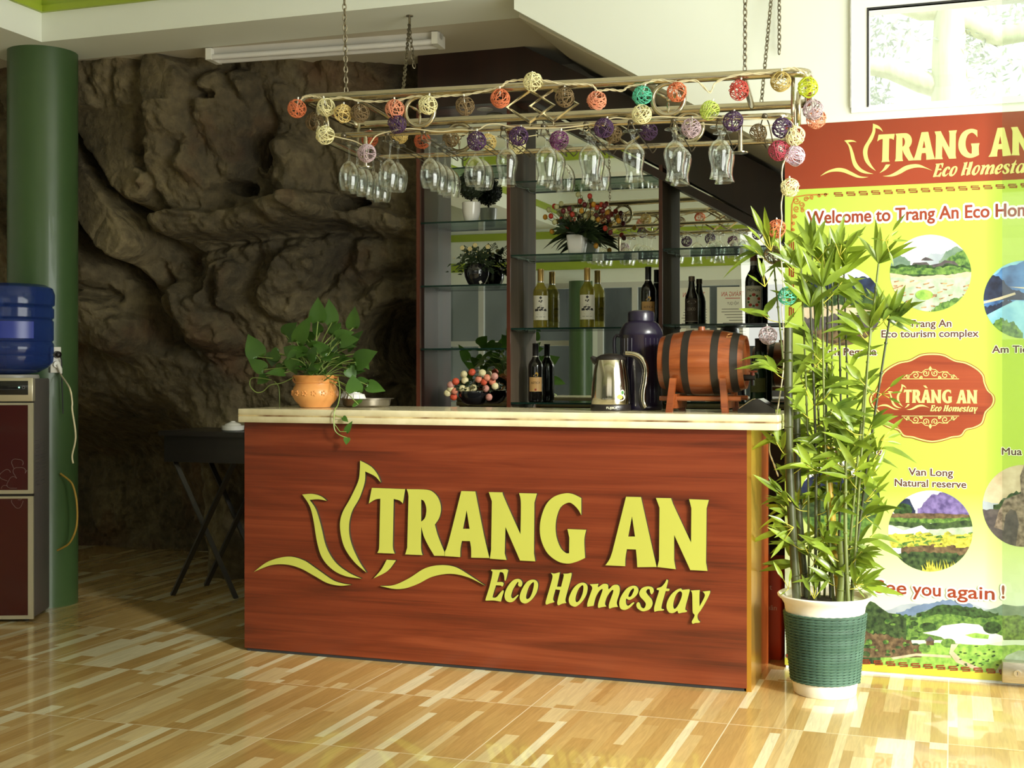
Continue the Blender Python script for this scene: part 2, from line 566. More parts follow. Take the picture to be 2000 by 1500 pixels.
# wall with the poster; its lower left edge is the sloping side of the stair
wp = []
for px, py in ((1004, 18), (1100, 70), (1240, 145), (1443, 250), (1535, 302)):
    p = on_y(px, py, Y_BEAM); wp.append((p.x, p.z))
XJ = x_at(1535, Y_BEAM)
WIN = [on_y(1663, 12, Y_BEAM), on_y(2130, 212, Y_BEAM)]
wx0, wz0 = WIN[0].x, on_y(1660, 222, Y_BEAM).z
wx1, wz1 = WIN[1].x, on_y(1660, -130, Y_BEAM).z
mb = MB()
mb.prism([[(XS0, Z_CEIL)] + [(XS0, Z_ALC)] + wp + [(XJ, Z_CEIL)]], lambda u, v, w: Vector((u, Y_BEAM + w, v)), 0.12)
struct(mb.build('wall_stair', white_wall, smooth=False))
mb = MB()
outer = [(XJ, Z_CEIL), (XJ, 0.0), (1.75, 0.0), (1.75, Z_CEIL)]
hole = [(wx0, wz0), (wx0, wz1), (wx1, wz1), (wx1, wz0)]
mb.prism([outer, hole], lambda u, v, w: Vector((u, Y_BEAM + w, v)), 0.12)
struct(mb.build('wall_stairside', white_wall, smooth=False))
# sloping soffit of the stair running back to the shelf wall
mb = MB()
sl = (wp[-1][1] - wp[0][1]) / (wp[-1][0] - wp[0][0])
xe = -0.50
q = [(wp[0][0] - 0.02, wp[0][1]), (xe, wp[0][1] + sl * (xe - wp[0][0])), (xe, wp[0][1] + sl * (xe - wp[0][0]) + 0.16), (wp[0][0] - 0.02, wp[0][1] + 0.16)]
mb.prism([q], lambda u, v, w: Vector((u, Y_BEAM + 0.121 + w, v)), 1.2)
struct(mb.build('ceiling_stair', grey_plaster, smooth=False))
# closing walls of the alcove
mb = MB(); mb.prism([[(XJ + 0.03, Y_BEAM + 0.121), (XJ + 0.006, Y_BEAM + 0.121), (XJ - 0.105, 6.4), (XJ - 0.05, 6.4)]], lambda u, v, w: Vector((u, v, w)), Z_CEIL); struct(mb.build('wall_alcove', white_wall, smooth=False))
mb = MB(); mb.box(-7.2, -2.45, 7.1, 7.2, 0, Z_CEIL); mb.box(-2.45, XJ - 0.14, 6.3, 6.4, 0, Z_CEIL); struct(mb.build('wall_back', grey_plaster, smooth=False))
mb = MB(); mb.box(-7.3, -7.2, -1.6, 7.2, 0, Z_CEIL); struct(mb.build('wall_left', white_wall, smooth=False))
# right wall with the wide doorway
mb = MB()
mb.box(1.75, 1.85, -1.6, 1.4, 0, Z_CEIL); mb.box(1.75, 1.85, 4.6, Y_BEAM, 0, Z_CEIL); mb.box(1.75, 1.85, 1.4, 4.6, 2.98, Z_CEIL)
struct(mb.build('wall_right', white_wall, smooth=False))
# brown panelled wall over the shelf
XL, XR = x_at(815, Y_SH), XJ
top = [(XL, Z_ALC)]
for px, py in ((1010, 92), (1245, 206), (1524, 349)):
    p = on_y(px, py, Y_SH); top.append((p.x, p.z + 0.02))
bayL = on_y(905, 205, Y_SH).z
dg = [on_y(px, py, Y_SH) for px, py in ((1040, 206), (1362, 362), (1528, 455))]
low = [(dg[2].x + 0.2, dg[2].z - 0.12), (dg[2].x, dg[2].z), (dg[1].x, dg[1].z), (dg[0].x, bayL), (XL, bayL)]
mb = MB(); mb.prism([top + low], lambda u, v, w: Vector((u, Y_SH + 0.006 + w, v)), 0.05)
mb.box(XL - 0.002, XL + 0.03, Y_SH + 0.02, 7.1, 0, Z_ALC)
struct(mb.build('wall_panelled', dark_panel, smooth=False))

# round green column
cx, cy = -4.275, 5.225
mb = MB(); mb.lathe([(0.167, 0), (0.167, Z_ALC - 0.0015)], (cx, cy, 0), 48)
colm = tag(mb.build('column', column_green, loc=(cx, cy, 0)), 'round gloss green column at the corner of the white beam', 'column', kind='structure')

# ---------------------------------------------------------------- rock face
ref = 5.95


def pix(X, Z):
    d = ref * CA - X * SA; xo = X * CA + ref * SA
    return 1000 + xo / d * FOC, HOR - (Z - CAM_H) / d * FOC


def c7(*pts):   # crop coordinates to photo pixels
    return [(140 + x / 2.143, 100 + y / 2.143) for x, y in pts]


def segd(p, poly):
    best = 1e9; tt = 0; n = len(poly) - 1
    for i in range(n):
        a, b = poly[i], poly[i + 1]
        dx, dy = b[0] - a[0], b[1] - a[1]
        t = max(0, min(1, ((p[0] - a[0]) * dx + (p[1] - a[1]) * dy) / (dx * dx + dy * dy)))
        x, y = p[0] - a[0] - t * dx, p[1] - a[1] - t * dy
        d = x * x + y * y
        if d < best:
            best = d; side = dx * y - dy * x; tt = (i + t) / n
    return math.sqrt(best), side, tt


GRO = [  # polyline, depth, width px
    (c7((30, 60), (120, 230), (240, 450), (330, 600), (430, 740), (540, 880)), 0.30, 24),
    (c7((20, 230), (90, 480), (190, 700), (250, 860), (330, 1000), (400, 1200)), 0.32, 24),
    (c7((525, 60), (530, 180), (520, 330), (505, 460), (430, 600)), 0.16, 14),
    (c7((545, 850), (700, 815), (900, 770), (1080, 745), (1440, 770)), 0.10, 10),
    (c7((790, 40), (800, 150), (880, 350)), 0.05, 9),
    (c7((690, 170), (690, 420), (700, 600)), 0.05, 14),
    (c7((900, 200), (905, 420), (890, 620)), 0.07, 12),
    (c7((440, 900), (450, 1100), (480, 1250), (700, 1290)), 0.16, 18),
    (c7((240, 1040), (120, 1010), (0, 1020)), 0.14, 12),
    (c7((610, 1180), (640, 1010), (680, 900)), 0.10, 14),
    (c7((780, 1080), (770, 950), (800, 860)), 0.08, 10),
    (c7((1130, 790), (1100, 880), (1010, 980), (900, 1050)), 0.08, 12),
    (c7((1440, 900), (1250, 920), (1120, 1000)), 0.10, 14),
]
RID = [
    (c7((60, 240), (150, 480), (260, 680), (360, 800)), 0.22, 36),
    (c7((180, 100), (260, 300), (370, 500), (440, 600)), 0.14, 30),
    (c7((600, 200), (590, 430), (620, 620)), 0.10, 38),
    (c7((800, 220), (760, 420), (720, 520)), 0.09, 34),
    (c7((950, 480), (1000, 640)), 0.08, 38),
    (c7((560, 760), (760, 730), (1000, 690), (1080, 670)), 0.16, 22),
    (c7((1100, 660), (1300, 720), (1440, 740)), 0.10, 22),
    (c7((700, 930), (640, 1040)), 0.10, 22),
    (c7((950, 900), (860, 1050)), 0.09, 30),
    (c7((140, 1120), (230, 1190)), 0.14, 40),
    (c7((60, 700), (110, 930)), 0.10, 40),
    (c7((500, 1080), (560, 1200)), 0.12, 40),
]
HOL = [(c7((865, 440))[0], 15, 34, 0.28), (c7((780, 592))[0], 20, 12, 0.35), (c7((1170, 640))[0], 27, 15, 0.28), (c7((328, 915))[0], 14, 10, 0.22), (c7((30, 760))[0], 10, 26, 0.2), (c7((1330, 1220))[0], 75, 75, 0.5), (c7((740, 245))[0], 16, 8, 0.1)]


def sst(a, b, x):
    t = max(0.0, min(1.0, (x - a) / (b - a))); return t * t * (3 - 2 * t)


def rock_y(X, Z):
    px, py = pix(X, Z)
    topY = min(max(5.47 + (X + 3.95) * 0.42, 5.44), 6.02)
    t = sst(0.3, 2.75, Z)
    Y = 6.28 + (topY - 6.28) * t
    # undercut foot and dark hollow beside the column
    Y += 0.75 * sst(380, 200, px) * sst(760, 930, py)
    Y += 0.30 * sst(560, 800, px) * sst(620, 760, py)
    Y -= 0.22 * sst(95, 20, math.hypot((px - 390) * 1.0, (py - 1000) * 0.35))
    wob = noise.noise(Vector((X * 2.2, Z * 2.2, 3.1))) * 14
    wob *= 0.55
    jit = noise.fractal(Vector((X * 9, Z * 9, 4.0)), 0.8, 2, 3) * 5
    for poly, dep, w in RID:      # raised slabs: flat top, steep sides
        d, side, tt = segd((px + wob + jit, py + wob - jit), poly)
        if d < w * 1.45:
            Y -= 1.3 * dep * sst(1.45, 0.8, d / w) * (1 + 0.15 * (1 - d / w))
    for poly, dep, w in GRO:      # clefts: sharp V
        d, side, tt = segd((px + wob + jit, py - wob + jit), poly)
        if d < w * 1.7:
            f = 1 - d / (w * 1.7)
            Y += dep * f ** 1.4 * (0.6 + 0.4 * sin(PI * min(max(tt, 0.05), 0.95)))
    for (hx, hy), rx, ry, dep in HOL:
        d = math.hypot((px + wob * 0.5 - hx) / rx, (py - hy) / ry)
        if d < 1.25:
            Y += dep * sst(1.25, 0.75, d)
    v = Vector((X, Y * 0.4, Z))
    Y -= noise.fractal(v * 1.5 + Vector((5, 2, 1)), 0.9, 2.0, 3) * 0.07
    st = Vector((X * 5.0 + Z * 1.2, 2.0, Z * 2.2))
    Y -= abs(noise.fractal(st, 0.7, 2.2, 4)) * 0.045
    Y -= noise.fractal(v * 11, 0.7, 2.1, 5) * 0.02
    cell = noise.voronoi(Vector((X * 2.4 + 0.25 * noise.noise(v * 3), 0.5, Z * 1.7 + 0.25 * noise.noise(v * 3 + Vector((9, 9, 9))))))[0]
    Y += 0.022 * max(0.0, 0.16 - (cell[1] - cell[0])) / 0.16
    lim = Y_BEAM + 0.37
    return max(Y, lim) if Z > 2.5 else max(Y, 5.36 if X > -3.9 else 5.5)


mb = MB()
NX, NZ = 440, 290
vs = []; fs = []
for j in range(NZ + 1):
    Z = Z_ALC * j / NZ
    for i in range(NX + 1):
        X = -6.2 + (XL - 0.005 + 6.2) * i / NX
        vs.append((X, rock_y(X, Z), Z))
for j in range(NZ):
    for i in range(NX):
        a = j * (NX + 1) + i
        fs.append((a, a + 1, a + NX + 2, a + NX + 1))
mb.add(vs, fs)
struct(mb.build('wall_rock', rock_mat(), smooth=True, auto=180))

# ---------------------------------------------------------------- window, door and outside
mb = MB()
Y0 = Y_BEAM - 0.012
fw = 0.085
xg0 = x_at(1697, Y_BEAM); zg0 = on_y(1697, 207, Y_BEAM).z; zg1 = on_y(1697, 20, Y_BEAM).z
for a in ((wx0, xg0, wz0, wz1), (wx1 - fw, wx1, wz0, wz1), (xg0, wx1 - fw, wz0, zg0), (xg0, wx1 - fw, zg1, wz1)):
    mb.box(a[0], a[1], Y0, Y0 + 0.10, a[2], a[3])
win = struct(mb.build('window_1', upvc, smooth=False))
mb = MB(); gk = 0.006
rub = pm('black_rubber', (0.02, 0.02, 0.022), (0.015, 0.015, 0.015), 5, 0.6)
for a in ((xg0 - gk, xg0, zg0 - gk, zg1 + gk), (xg0, wx1 - fw, zg1, zg1 + gk)):
    mb.box(a[0], a[1], Y0 - 0.003, Y0 + 0.02, a[2], a[3])
o = mb.build('seal', rub, win, smooth=False); o['label'] = 'black rubber window seal'
mb = MB(); mb.box(xg0, wx1 - fw, Y0 + 0.04, Y0 + 0.046, zg0, zg1); o = mb.build('pane', clear, win, smooth=False); o['label'] = 'clear window pane'
mb = MB(); mb.box(wx0 - 0.004, wx0 - 0.0005, Y0 - 0.004, Y0 + 0.01, wz0 + 0.02, wz1); o = mb.build('frame_gap', pm('gap_grey', s2l(150, 150, 145), s2l(210, 210, 205), 30, 0.7), win, smooth=False)

# frameless glass door at the right edge, standing just in front of the poster
xd = x_at(1957, Y_WALL - 0.06)
door_glass = thin_glass('door_glass', (0.90, 0.93, 0.90), 0.5, 0.06)
mb = MB(); mb.box(xd, 1.7, Y_WALL - 0.085, Y_WALL - 0.073, 0.012, 2.74)
door = struct(mb.build('door_1', door_glass, smooth=False))
steel = pm('brushed_steel', s2l(205, 198, 180), s2l(180, 172, 152), 40, 0.32, 0.9, stretch=(1, 1, 8))
p0 = on_y(1957, 1345, Y_WALL - 0.1); p1 = on_y(2060, 1306, Y_WALL - 0.1)
mb = MB(); mb.bbox(p0.x, p0.x + 0.17, Y_WALL - 0.105, Y_WALL - 0.053, 0.018, 0.018 + 0.075, 0.004)
pf = mb.build('patch_fitting', steel, door); pf['label'] = 'brushed steel patch lock at the door bottom'
c = Vector((p0.x + 0.052, Y_WALL - 0.105, 0.056))
mb = MB(); mb.lathe([(0.0, 0), (0.012, 0), (0.012, 0.007), (0.0, 0.007)], (0, 0, 0), 20, Matrix.Translation(c) @ Matrix.Rotation(PI / 2, 4, 'X'))
mb.build('lock_cylinder', pm('chrome', (0.8, 0.8, 0.8), (0.75, 0.75, 0.75), 4, 0.12, 1.0), pf)
mb = MB(); mb.box(c.x - 0.001, c.x + 0.001, c.y - 0.0075, c.y - 0.0068, c.z - 0.006, c.z + 0.006); mb.build('keyhole', rub, pf, smooth=False)

# tree outside the window
bark = pm('pale_bark', s2l(226, 230, 204), s2l(206, 210, 180), 6, 0.9, bump=0.4, stretch=(3, 3, 0.5))
leafo = pm('outdoor_leaf', s2l(200, 206, 196), s2l(176, 184, 172), 9, 0.6, subsurf=0.3)
tb = on_y(1850, 110, 9.0)
tr = thing('tree', 'pale thick-trunked tree outside the window above the poster', 'tree', (tb.x, 9.0, 0))
mb = MB()
P = lambda px, py, Y=9.0: on_y(px, py, Y)
mb.tube([(tb.x + 0.1, 9, 0), P(1866, 330), P(1856, 190), P(1852, 100), P(1860, 20), P(1850, -60), P(1870, -300)], [0.2, 0.15, 0.125, 0.105, 0.115, 0.11, 0.1], 14)
mb.build('trunk', bark, tr, world=True)
mb = MB(); mb.tube([P(1850, 175), P(1800, 160), P(1740, 135), P(1690, 128), P(1600, 110)], [0.075, 0.075, 0.07, 0.06, 0.05], 10); mb.build('branch', bark, tr, world=True)
mb = MB(); mb.tube([P(1858, 15), P(1800, 20), P(1750, 5), P(1690, -30)], [0.08, 0.07, 0.06, 0.05], 10); mb.build('branch', bark, tr, world=True)
mb = MB(); mb.tube([P(1856, 30), P(1900, 45), P(1950, 70), P(2020, 60)], [0.08, 0.08, 0.07, 0.06], 10); mb.build('branch', bark, tr, world=True)
mb = MB(); rnd = random.Random(3)
for k in range(900):
    cxp, cyp, sp = rnd.choice(((1720, 60, 30), (1740, 80, 34), (1920, 150, 34), (1900, 90, 22), (1710, 190, 16), (1960, 20, 40), (1930, -60, 70), (1760, -60, 60)))
    c = P(rnd.gauss(cxp, sp), rnd.gauss(cyp, sp), 9.4 + rnd.uniform(-0.5, 0.6))
    a = Vector((rnd.gauss(0, 1), rnd.gauss(0, 1), rnd.gauss(0, 1))).normalized(); b = a.orthogonal().normalized()
    mb.add([c - a * 0.035, c + b * 0.014, c + a * 0.035, c - b * 0.014], [(0, 1, 2, 3)])
mb.build('foliage', leafo, tr, world=True, smooth=False)
# ground outside
mb = MB(); mb.box(-0.2, 14, 5.3, 20, -0.12, -0.02); struct(mb.build('floor_outside', pm('pale_paving', s2l(200, 198, 188), None, 3, 0.8), smooth=False))
mb = MB(); mb.box(1.85, 14, -3, 5.3, -0.12, -0.02); struct(mb.build('floor_terrace', pm('pale_paving', s2l(200, 198, 188)), smooth=False))

# ---------------------------------------------------------------- far side of the room, seen in the mirror
YF = -1.5
mb = MB()
mb.box(-7.2, 1.75, YF - 0.1, YF, 2.12, Z_CEIL)
for a, b in ((-7.2, -5.62), (-3.95, -3.72), (-1.55, -1.3), (1.6, 1.75)):
    mb.box(a, b, YF - 0.1, YF, 0, 2.12)
struct(mb.build('wall_front', white_wall, smooth=False))
mb = MB(); mb.box(-7.2, 1.75, YF, YF + 0.03, 2.27, 2.37); mb.box(-7.2, 1.75, YF, YF + 0.03, 2.62, 2.70); struct(mb.build('trim_7', green_paint, smooth=False))
frame_grey = pm('pale_grey_frame', s2l(205, 205, 198), s2l(196, 196, 190), 4, 0.4)
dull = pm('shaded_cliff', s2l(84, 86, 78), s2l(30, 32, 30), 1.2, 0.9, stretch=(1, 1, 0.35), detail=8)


def far_window(n, x0, x1, cols, rows, z0=0.0, z1=2.12):
    f = 0.06; mb = MB()
    mb.box(x0, x0 + f, YF - 0.06, YF, z0, z1); mb.box(x1 - f, x1, YF - 0.06, YF, z0, z1); mb.box(x0 + f, x1 - f, YF - 0.06, YF, z1 - f, z1); mb.box(x0 + f, x1 - f, YF - 0.06, YF, z0, z0 + f)
    for c in cols: mb.box(c - f / 2, c + f / 2, YF - 0.059, YF - 0.001, z0 + f, z1 - f)
    for r in rows: mb.box(x0 + f, x1 - f, YF - 0.058, YF - 0.002, r - f / 2, r + f / 2)
    w = struct(mb.build('window_%d' % n, frame_grey, smooth=False))
    mb = MB(); mb.box(x0 + f, x1 - f, YF - 0.035, YF - 0.03, z0 + f, z1 - f); mb.build('pane', clear, w, smooth=False)


far_window(2, -5.62, -3.95, [-5.1, -4.5], [1.45, 0.75])
far_window(3, -3.72, -2.75, [-3.3], [0.6])
far_window(4, -2.75, -1.55, [-2.12], [])
far_window(5, -1.3, 1.6, [-0.4, 0.6], [])
# cliff outside those windows
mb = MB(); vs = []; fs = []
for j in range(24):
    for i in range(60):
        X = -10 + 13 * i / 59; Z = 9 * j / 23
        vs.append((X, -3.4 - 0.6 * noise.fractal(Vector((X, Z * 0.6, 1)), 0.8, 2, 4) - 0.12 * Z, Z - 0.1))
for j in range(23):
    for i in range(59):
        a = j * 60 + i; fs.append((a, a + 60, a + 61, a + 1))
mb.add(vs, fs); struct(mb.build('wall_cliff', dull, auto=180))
mb = MB(); mb.lathe([(0.15, 0), (0.15, Z_CEIL)], (-5.75, YF + 0.3, 0), 32)
tag(mb.build('column', column_green, loc=(-5.75, YF + 0.3, 0)), 'green column reflected at the left of the shelf mirror', 'column', kind='structure')
mb = MB(); mb.lathe([(0.13, 0), (0.13, 2.12)], (-3.84, YF + 0.25, 0), 32)
tag(mb.build('column', column_green, loc=(-3.84, YF + 0.25, 0)), 'green column between the windows in the mirror', 'column', kind='structure')
# two house-rule sheets on the far window
paper = pm('white_paper', s2l(235, 232, 220), s2l(228, 225, 212), 3, 0.6)
red_ink = pm('red_ink', s2l(190, 50, 30), s2l(180, 44, 26), 5, 0.5); dark_ink = pm('dark_ink', s2l(70, 62, 56), s2l(60, 54, 48), 5, 0.5)
for k, xc in enumerate((-2.64, -2.22)):
    z1 = 2.04; w = 0.34; h = 0.62; y = YF + 0.003
    t = thing('notice', 'paper notice with red heading, %s of two in the mirror' % ('right' if k else 'left'), 'notice', (xc, y, z1 - h), group='notices on the far window')
    mb = MB(); mb.box(xc - w / 2, xc + w / 2, y, y + 0.004, z1 - h, z1); mb.build('sheet', paper, t, world=True, smooth=False)
    fn = lambda x0, z0: (lambda u, v: Vector((x0 - u, y + 0.0045, z0 + v)))
    mb = MB(); put_text(mb, 'TRÀNG AN', fn(xc, z1 - 0.10), width=0.24, cap=0.05, align='c'); mb.box(xc - 0.08, xc + 0.08, y + 0.004, y + 0.005, z1 - 0.125, z1 - 0.118)
    mb.build('heading', red_ink, t, world=True, smooth=False)
    mb = MB(); put_text(mb, 'NỘI QUY', fn(xc, z1 - 0.19), width=0.12, cap=0.03, align='c')
    rr = random.Random(5 + k)
    for r in range(13):
        L = rr.uniform(0.18, 0.28); zz = z1 - 0.24 - 0.03 * r
        mb.box(xc + 0.14 - L, xc + 0.14, y + 0.004, y + 0.0048, zz, zz + 0.006)
    mb.build('lettering', dark_ink, t, world=True, smooth=False)
# ---------------------------------------------------------------- lettering traced once, used on the counter, the poster and its emblem
T7 = (700, 930, 6.667); C8 = (960, 940, 4.545); L6 = (480, 860, 4.0); EC = (930, 1090, 8.696); SS = (1130, 1110, 7.407); ONE = (0, 0, 1)
GLY = [
    ('letter', T7, ['178 152* 612 168* 582 355* 535 315 462 297* 450 900* 455 950 475 1008* 250 998* 270 950 275 880* 288 293* 220 305 138 355*']),
    ('letter', T7, ['630 168* 890 176 985 215 1050 300 1078 420 1055 540 998 630* 1040 780 1122 985* 1122 1037* 990 1035* 905 890 850 770 822 655* 818 930 838 1027* 612 1018* 638 930* 655 260* 648 215', '820 305* 860 330 888 430 870 540 820 592*']),
    ('letter', T7, ['1342 193* 1525 198* 1640 780 1708 1065* 1471 1060* 1470 940 1455 845* 1350 843* 1332 940 1328 1053* 1126 1040* 1128 985* 1180 840', '1412 445* 1450 685* 1365 685*']),
    ('letter', ONE, ['955 961* 982 961.6* 985.5 973 1016.8 1043.4* 1017.6 981.8 1014 963.1* 1049 963.8* 1044 981.8* 1043.2 1080.8* 1045.8 1096.2* 1016 1094.7* 987.5 1029.1* 986 1080.8* 989.7 1093.4* 957 1091* 959.5 1074* 961 979*']),
    ('letter', C8, ['798 148* 798 300* 770 250 720 200 680 190 620 225 585 300 570 400 580 500 615 590 660 635 690 638* 692 500* 675 423* 842 430* 825 520 832 680* 760 712 680 730 590 710 500 640 445 530 430 420 445 310 490 200 560 135 650 107 720 112']),
    ('letter', C8, ['1195 137* 1328 140* 1430 600 1467 760* 1295 762* 1290 680 1283 605* 1203 602* 1190 680 1188 753* 1012 745* 1050 690 1075 620*', '1248 310* 1275 490* 1215 490*']),
    ('letter', C8, ['1460 147* 1595 150* 1612 200* 1772 543* 1775 240* 1755 158* 1930 165* 1910 240* 1905 720* 1918 795* 1765 787* 1622 475* 1622 700* 1637 780* 1473 760* 1488 700* 1492 235*']),
    ('lotus_petal', L6, ['65 1027* 180 945 330 908 450 935 550 1000 680 1090 760 1118 825 1128* 740 1135 640 1115 540 1060 430 1000 320 970 200 975']),
    ('lotus_petal', L6, ['443 423* 520 418 590 437 635 472* 570 460 500 465* 550 540 590 670 630 830 700 950 800 1030 905 1080* 780 1060 680 1010 600 920 560 800 530 620 500 510']),
    ('lotus_petal', L6, ['895 158* 980 205 1030 265 1057 330* 1010 280 935 243* 930 330 890 450 830 560 808 680 825 800 880 930 945 1033* 850 950 770 830 738 680 755 570 820 450 880 320 893 230']),
    ('lotus_petal', L6, ['1103 932* 1175 937* 1110 1020 1000 1078* 1060 1010']),
    ('lotus_petal', L6, ['1050 1137* 1160 1130 1280 1075 1400 1000 1520 975 1640 990 1760 1060 1870 1135* 1740 1070 1600 1042 1460 1065 1350 1120 1250 1155 1160 1160']),
    ('script_letter', EC, ['262 192* 400 197 500 187 545 205 540 240 510 365 485 375 478 300 455 245 405 237* 357 408* 440 405 468 425 460 470 440 480 420 465 340 460* 285 640 300 670 350 660 410 590 450 548 472 565 440 670 425 730 400 735 300 718 170 722* 165 690 230 480 280 250 258 215']),
    ('script_letter', EC, ['770 480 788 430 770 380 720 352 640 370 560 450 500 560 485 650 510 720 570 748 640 730 710 650 722 625 705 625 650 670 615 680 598 640 620 550 670 460 708 405 722 420 712 450 735 480']),
    ('script_letter', EC, ['980 365 1040 400 1055 470 1030 580 960 690 880 755 820 768 765 740 742 670 760 580 820 460 890 385', '970 408 985 440 965 550 920 660 870 695 850 660 870 570 910 470']),
    ('script_letter', EC, ['1272 250* 1330 262 1415 242 1420 270 1375 485* 1445 485* 1490 300 1475 265* 1560 262 1615 250 1622 290 1590 430 1520 690 1535 760* 1460 775 1400 800 1380 770 1385 720 1430 540* 1350 530* 1310 690 1335 745* 1250 770 1195 788 1182 750 1200 680 1270 440 1300 310']),
    ('script_letter', EC, ['1820 415 1880 450 1895 520 1870 630 1800 740 1720 810 1665 822 1600 790 1575 720 1590 640 1650 520 1730 440', '1805 460 1825 495 1810 600 1760 710 1710 748 1690 710 1700 630 1745 520']),
    ('script_letter', SS, ['165 230* 290 222* 285 270 360 225 425 235 438 300 500 245 570 240 598 290 590 370 555 490 572 555* 500 565 450 580 440 550 450 490 500 350 500 310 460 340 410 420 385 510 405 550* 340 560 290 570 283 530 300 460 345 330 345 297 300 330 250 420 220 540* 130 555* 130 500 180 350 200 280']),
    ('script_letter', SS, ['800 490 775 500 720 540 690 510 690 440 720 452 760 450 830 400 868 330 850 270 790 250 700 290 620 400 590 500 610 580 670 600 740 570 805 505', '798 290 802 320 770 390 742 412 722 400 745 340 775 300']),
    ('script_letter', SS, ['1060 375 1090 330 1070 275 1000 260 920 285 880 350 895 410 950 470 975 520 950 575 910 560 885 500 860 490 838 520 850 570 900 610 950 620 1030 590 1072 520 1060 450 1010 390 980 340 1000 302 1030 305 1037 345']),
    ('script_letter', SS, ['1275 160* 1297 180 1270 290* 1318 295* 1310 325 1262 328* 1200 560 1235 590 1225 608 1150 615 1100 628* 1095 570 1130 440 1165 325 1135 310 1140 285 1200 265 1250 210']),
    ('script_letter', SS, ['1600 300* 1610 320 1590 400 1545 580 1570 610 1560 630 1500 640 1450 648 1432 610* 1370 645 1310 635 1275 570 1285 480 1340 380 1420 310 1480 290 1500 310*', '1470 330 1500 365 1480 450 1430 550 1390 585 1372 550 1380 470 1420 370']),
    ('script_letter', SS, ['1622 320* 1755 312* 1750 400 1752 550* 1820 420 1825 370 1795 335* 1900 322* 1905 350 1860 450 1780 590 1725 670 1730 740 1755 765 1750 785 1690 790 1655 800 1640 770 1670 710 1680 672 1655 640 1650 560 1645 370']),
]
Y_CF = 4.615      # counter front
LOGO = []         # (name, contours in plane metres x,z) as they lie on the counter front
for nm, (ox, oy, k), cs in GLY:
    LOGO.append((nm, [[(lambda q: (q.x, q.z))(on_y(x, y, Y_CF - 0.012)) for x, y in outline(c, ox, oy, k)] for c in cs]))

# ---------------------------------------------------------------- reception counter
counter_wood = wood('counter_laminate', (s2l(66, 26, 12), s2l(101, 40, 19), s2l(122, 55, 29)), 'x', 4.0, 0.32, 0.25)
gold = pm('gold_trim', s2l(212, 160, 62), s2l(190, 136, 48), 3, 0.28, 0.75, stretch=(1, 1, 0.2))
marble = pm('cream_marble', s2l(222, 212, 178), s2l(196, 184, 144), 14, 0.22, coat=0.3, stretch=(1, 1, 1), detail=8)
marble_line = pm('brown_joint', s2l(110, 78, 48), s2l(200, 180, 130), 9, 0.5, contrast=0.12)
letter_face = pm('yellow_acrylic', s2l(172, 174, 76), s2l(168, 168, 72), 2, 0.35)
letter_side_shade = pm('dark_edge', s2l(40, 36, 14), s2l(34, 30, 12), 5, 0.6)  # letter sides coloured dark to stand for the shadow along their edges
XC0, XC1 = -2.765, -0.700
ct = thing('reception_counter', 'red-brown wood counter with raised yellow lotus logo and cream marble top', 'counter', ((XC0 + XC1) / 2, 4.86, 0))
mb = MB(); mb.box(XC0, XC1, Y_CF, Y_CF + 0.018, 0.012, 0.945); mb.build('front_panel', counter_wood, ct, world=True, smooth=False)
mb = MB(); mb.box(XC1 - 0.002, XC1 + 0.016, Y_CF + 0.001, Y_CF + 0.26, 0.0, 0.945)
o = mb.build('corner_trim', gold, ct, world=True, smooth=False); o['label'] = 'polished gold corner strip'
side_w = wood('counter_side', (s2l(140, 66, 26), s2l(178, 90, 40), s2l(196, 112, 54)), 'z', 2.4, 0.28, 0.4)
mb = MB(); mb.box(XC1 - 0.004, XC1 + 0.012, Y_CF + 0.26, Y_CF + 0.505, 0.0, 0.945); mb.build('side_panel', side_w, ct, world=True, smooth=False)
mb = MB(); mb.box(XC0, XC0 + 0.018, Y_CF + 0.018, Y_CF + 0.505, 0, 0.945); mb.build('side_panel', counter_wood, ct, world=True, smooth=False)
mb = MB(); mb.box(XC0 + 0.018, XC1 - 0.004, Y_CF + 0.487, Y_CF + 0.505, 0.05, 0.945); mb.build('back_panel', dark_panel, ct, world=True, smooth=False)
xt0 = x_at(464, Y_CF - 0.03); xt1 = x_at(1521, Y_CF - 0.03)
mb = MB(); mb.bbox(xt0, xt1, Y_CF - 0.03, Y_CF + 0.52, 0.945, 0.9695, 0.006); mb.bbox(xt0, xt1, Y_CF - 0.03, Y_CF + 0.52, 0.9755, 1.0, 0.006)
wt = mb.build('worktop', marble, ct, world=True); wt['label'] = 'cream marble slab of two layers'
mb = MB(); mb.box(xt0 + 0.002, xt1 - 0.002, Y_CF - 0.029, Y_CF + 0.51, 0.9694, 0.9756); mb.build('joint_line', marble_line, wt, smooth=False, world=False)
jl = bpy.data.objects['joint_line']
for v in jl.data.vertices: v.co -= Vector(ct.location)
mb = MB(); mb.box(XC0 + 0.01, XC1 - 0.01, Y_CF + 0.004, Y_CF + 0.03, 0.0, 0.0119); mb.build('kick_strip', rub, ct, world=True, smooth=False)
for nm, cs in LOGO:
    mb = MB()
    cs2 = [c for c in cs]
    mb.prism(cs2, lambda u, v, w: Vector((u, Y_CF - 0.014 + w, v)), 0.0135)
    # front triangles yellow, rest in the painted shadow tone
    nfront = 0
    mb.mi = []
    n = sum(len(c) for c in cs2)
    for f in mb.f:
        mb.mi.append(0 if all(i < n for i in f) else 1)
    mb.build(nm, [letter_face, letter_side_shade], ct, world=True, smooth=False)

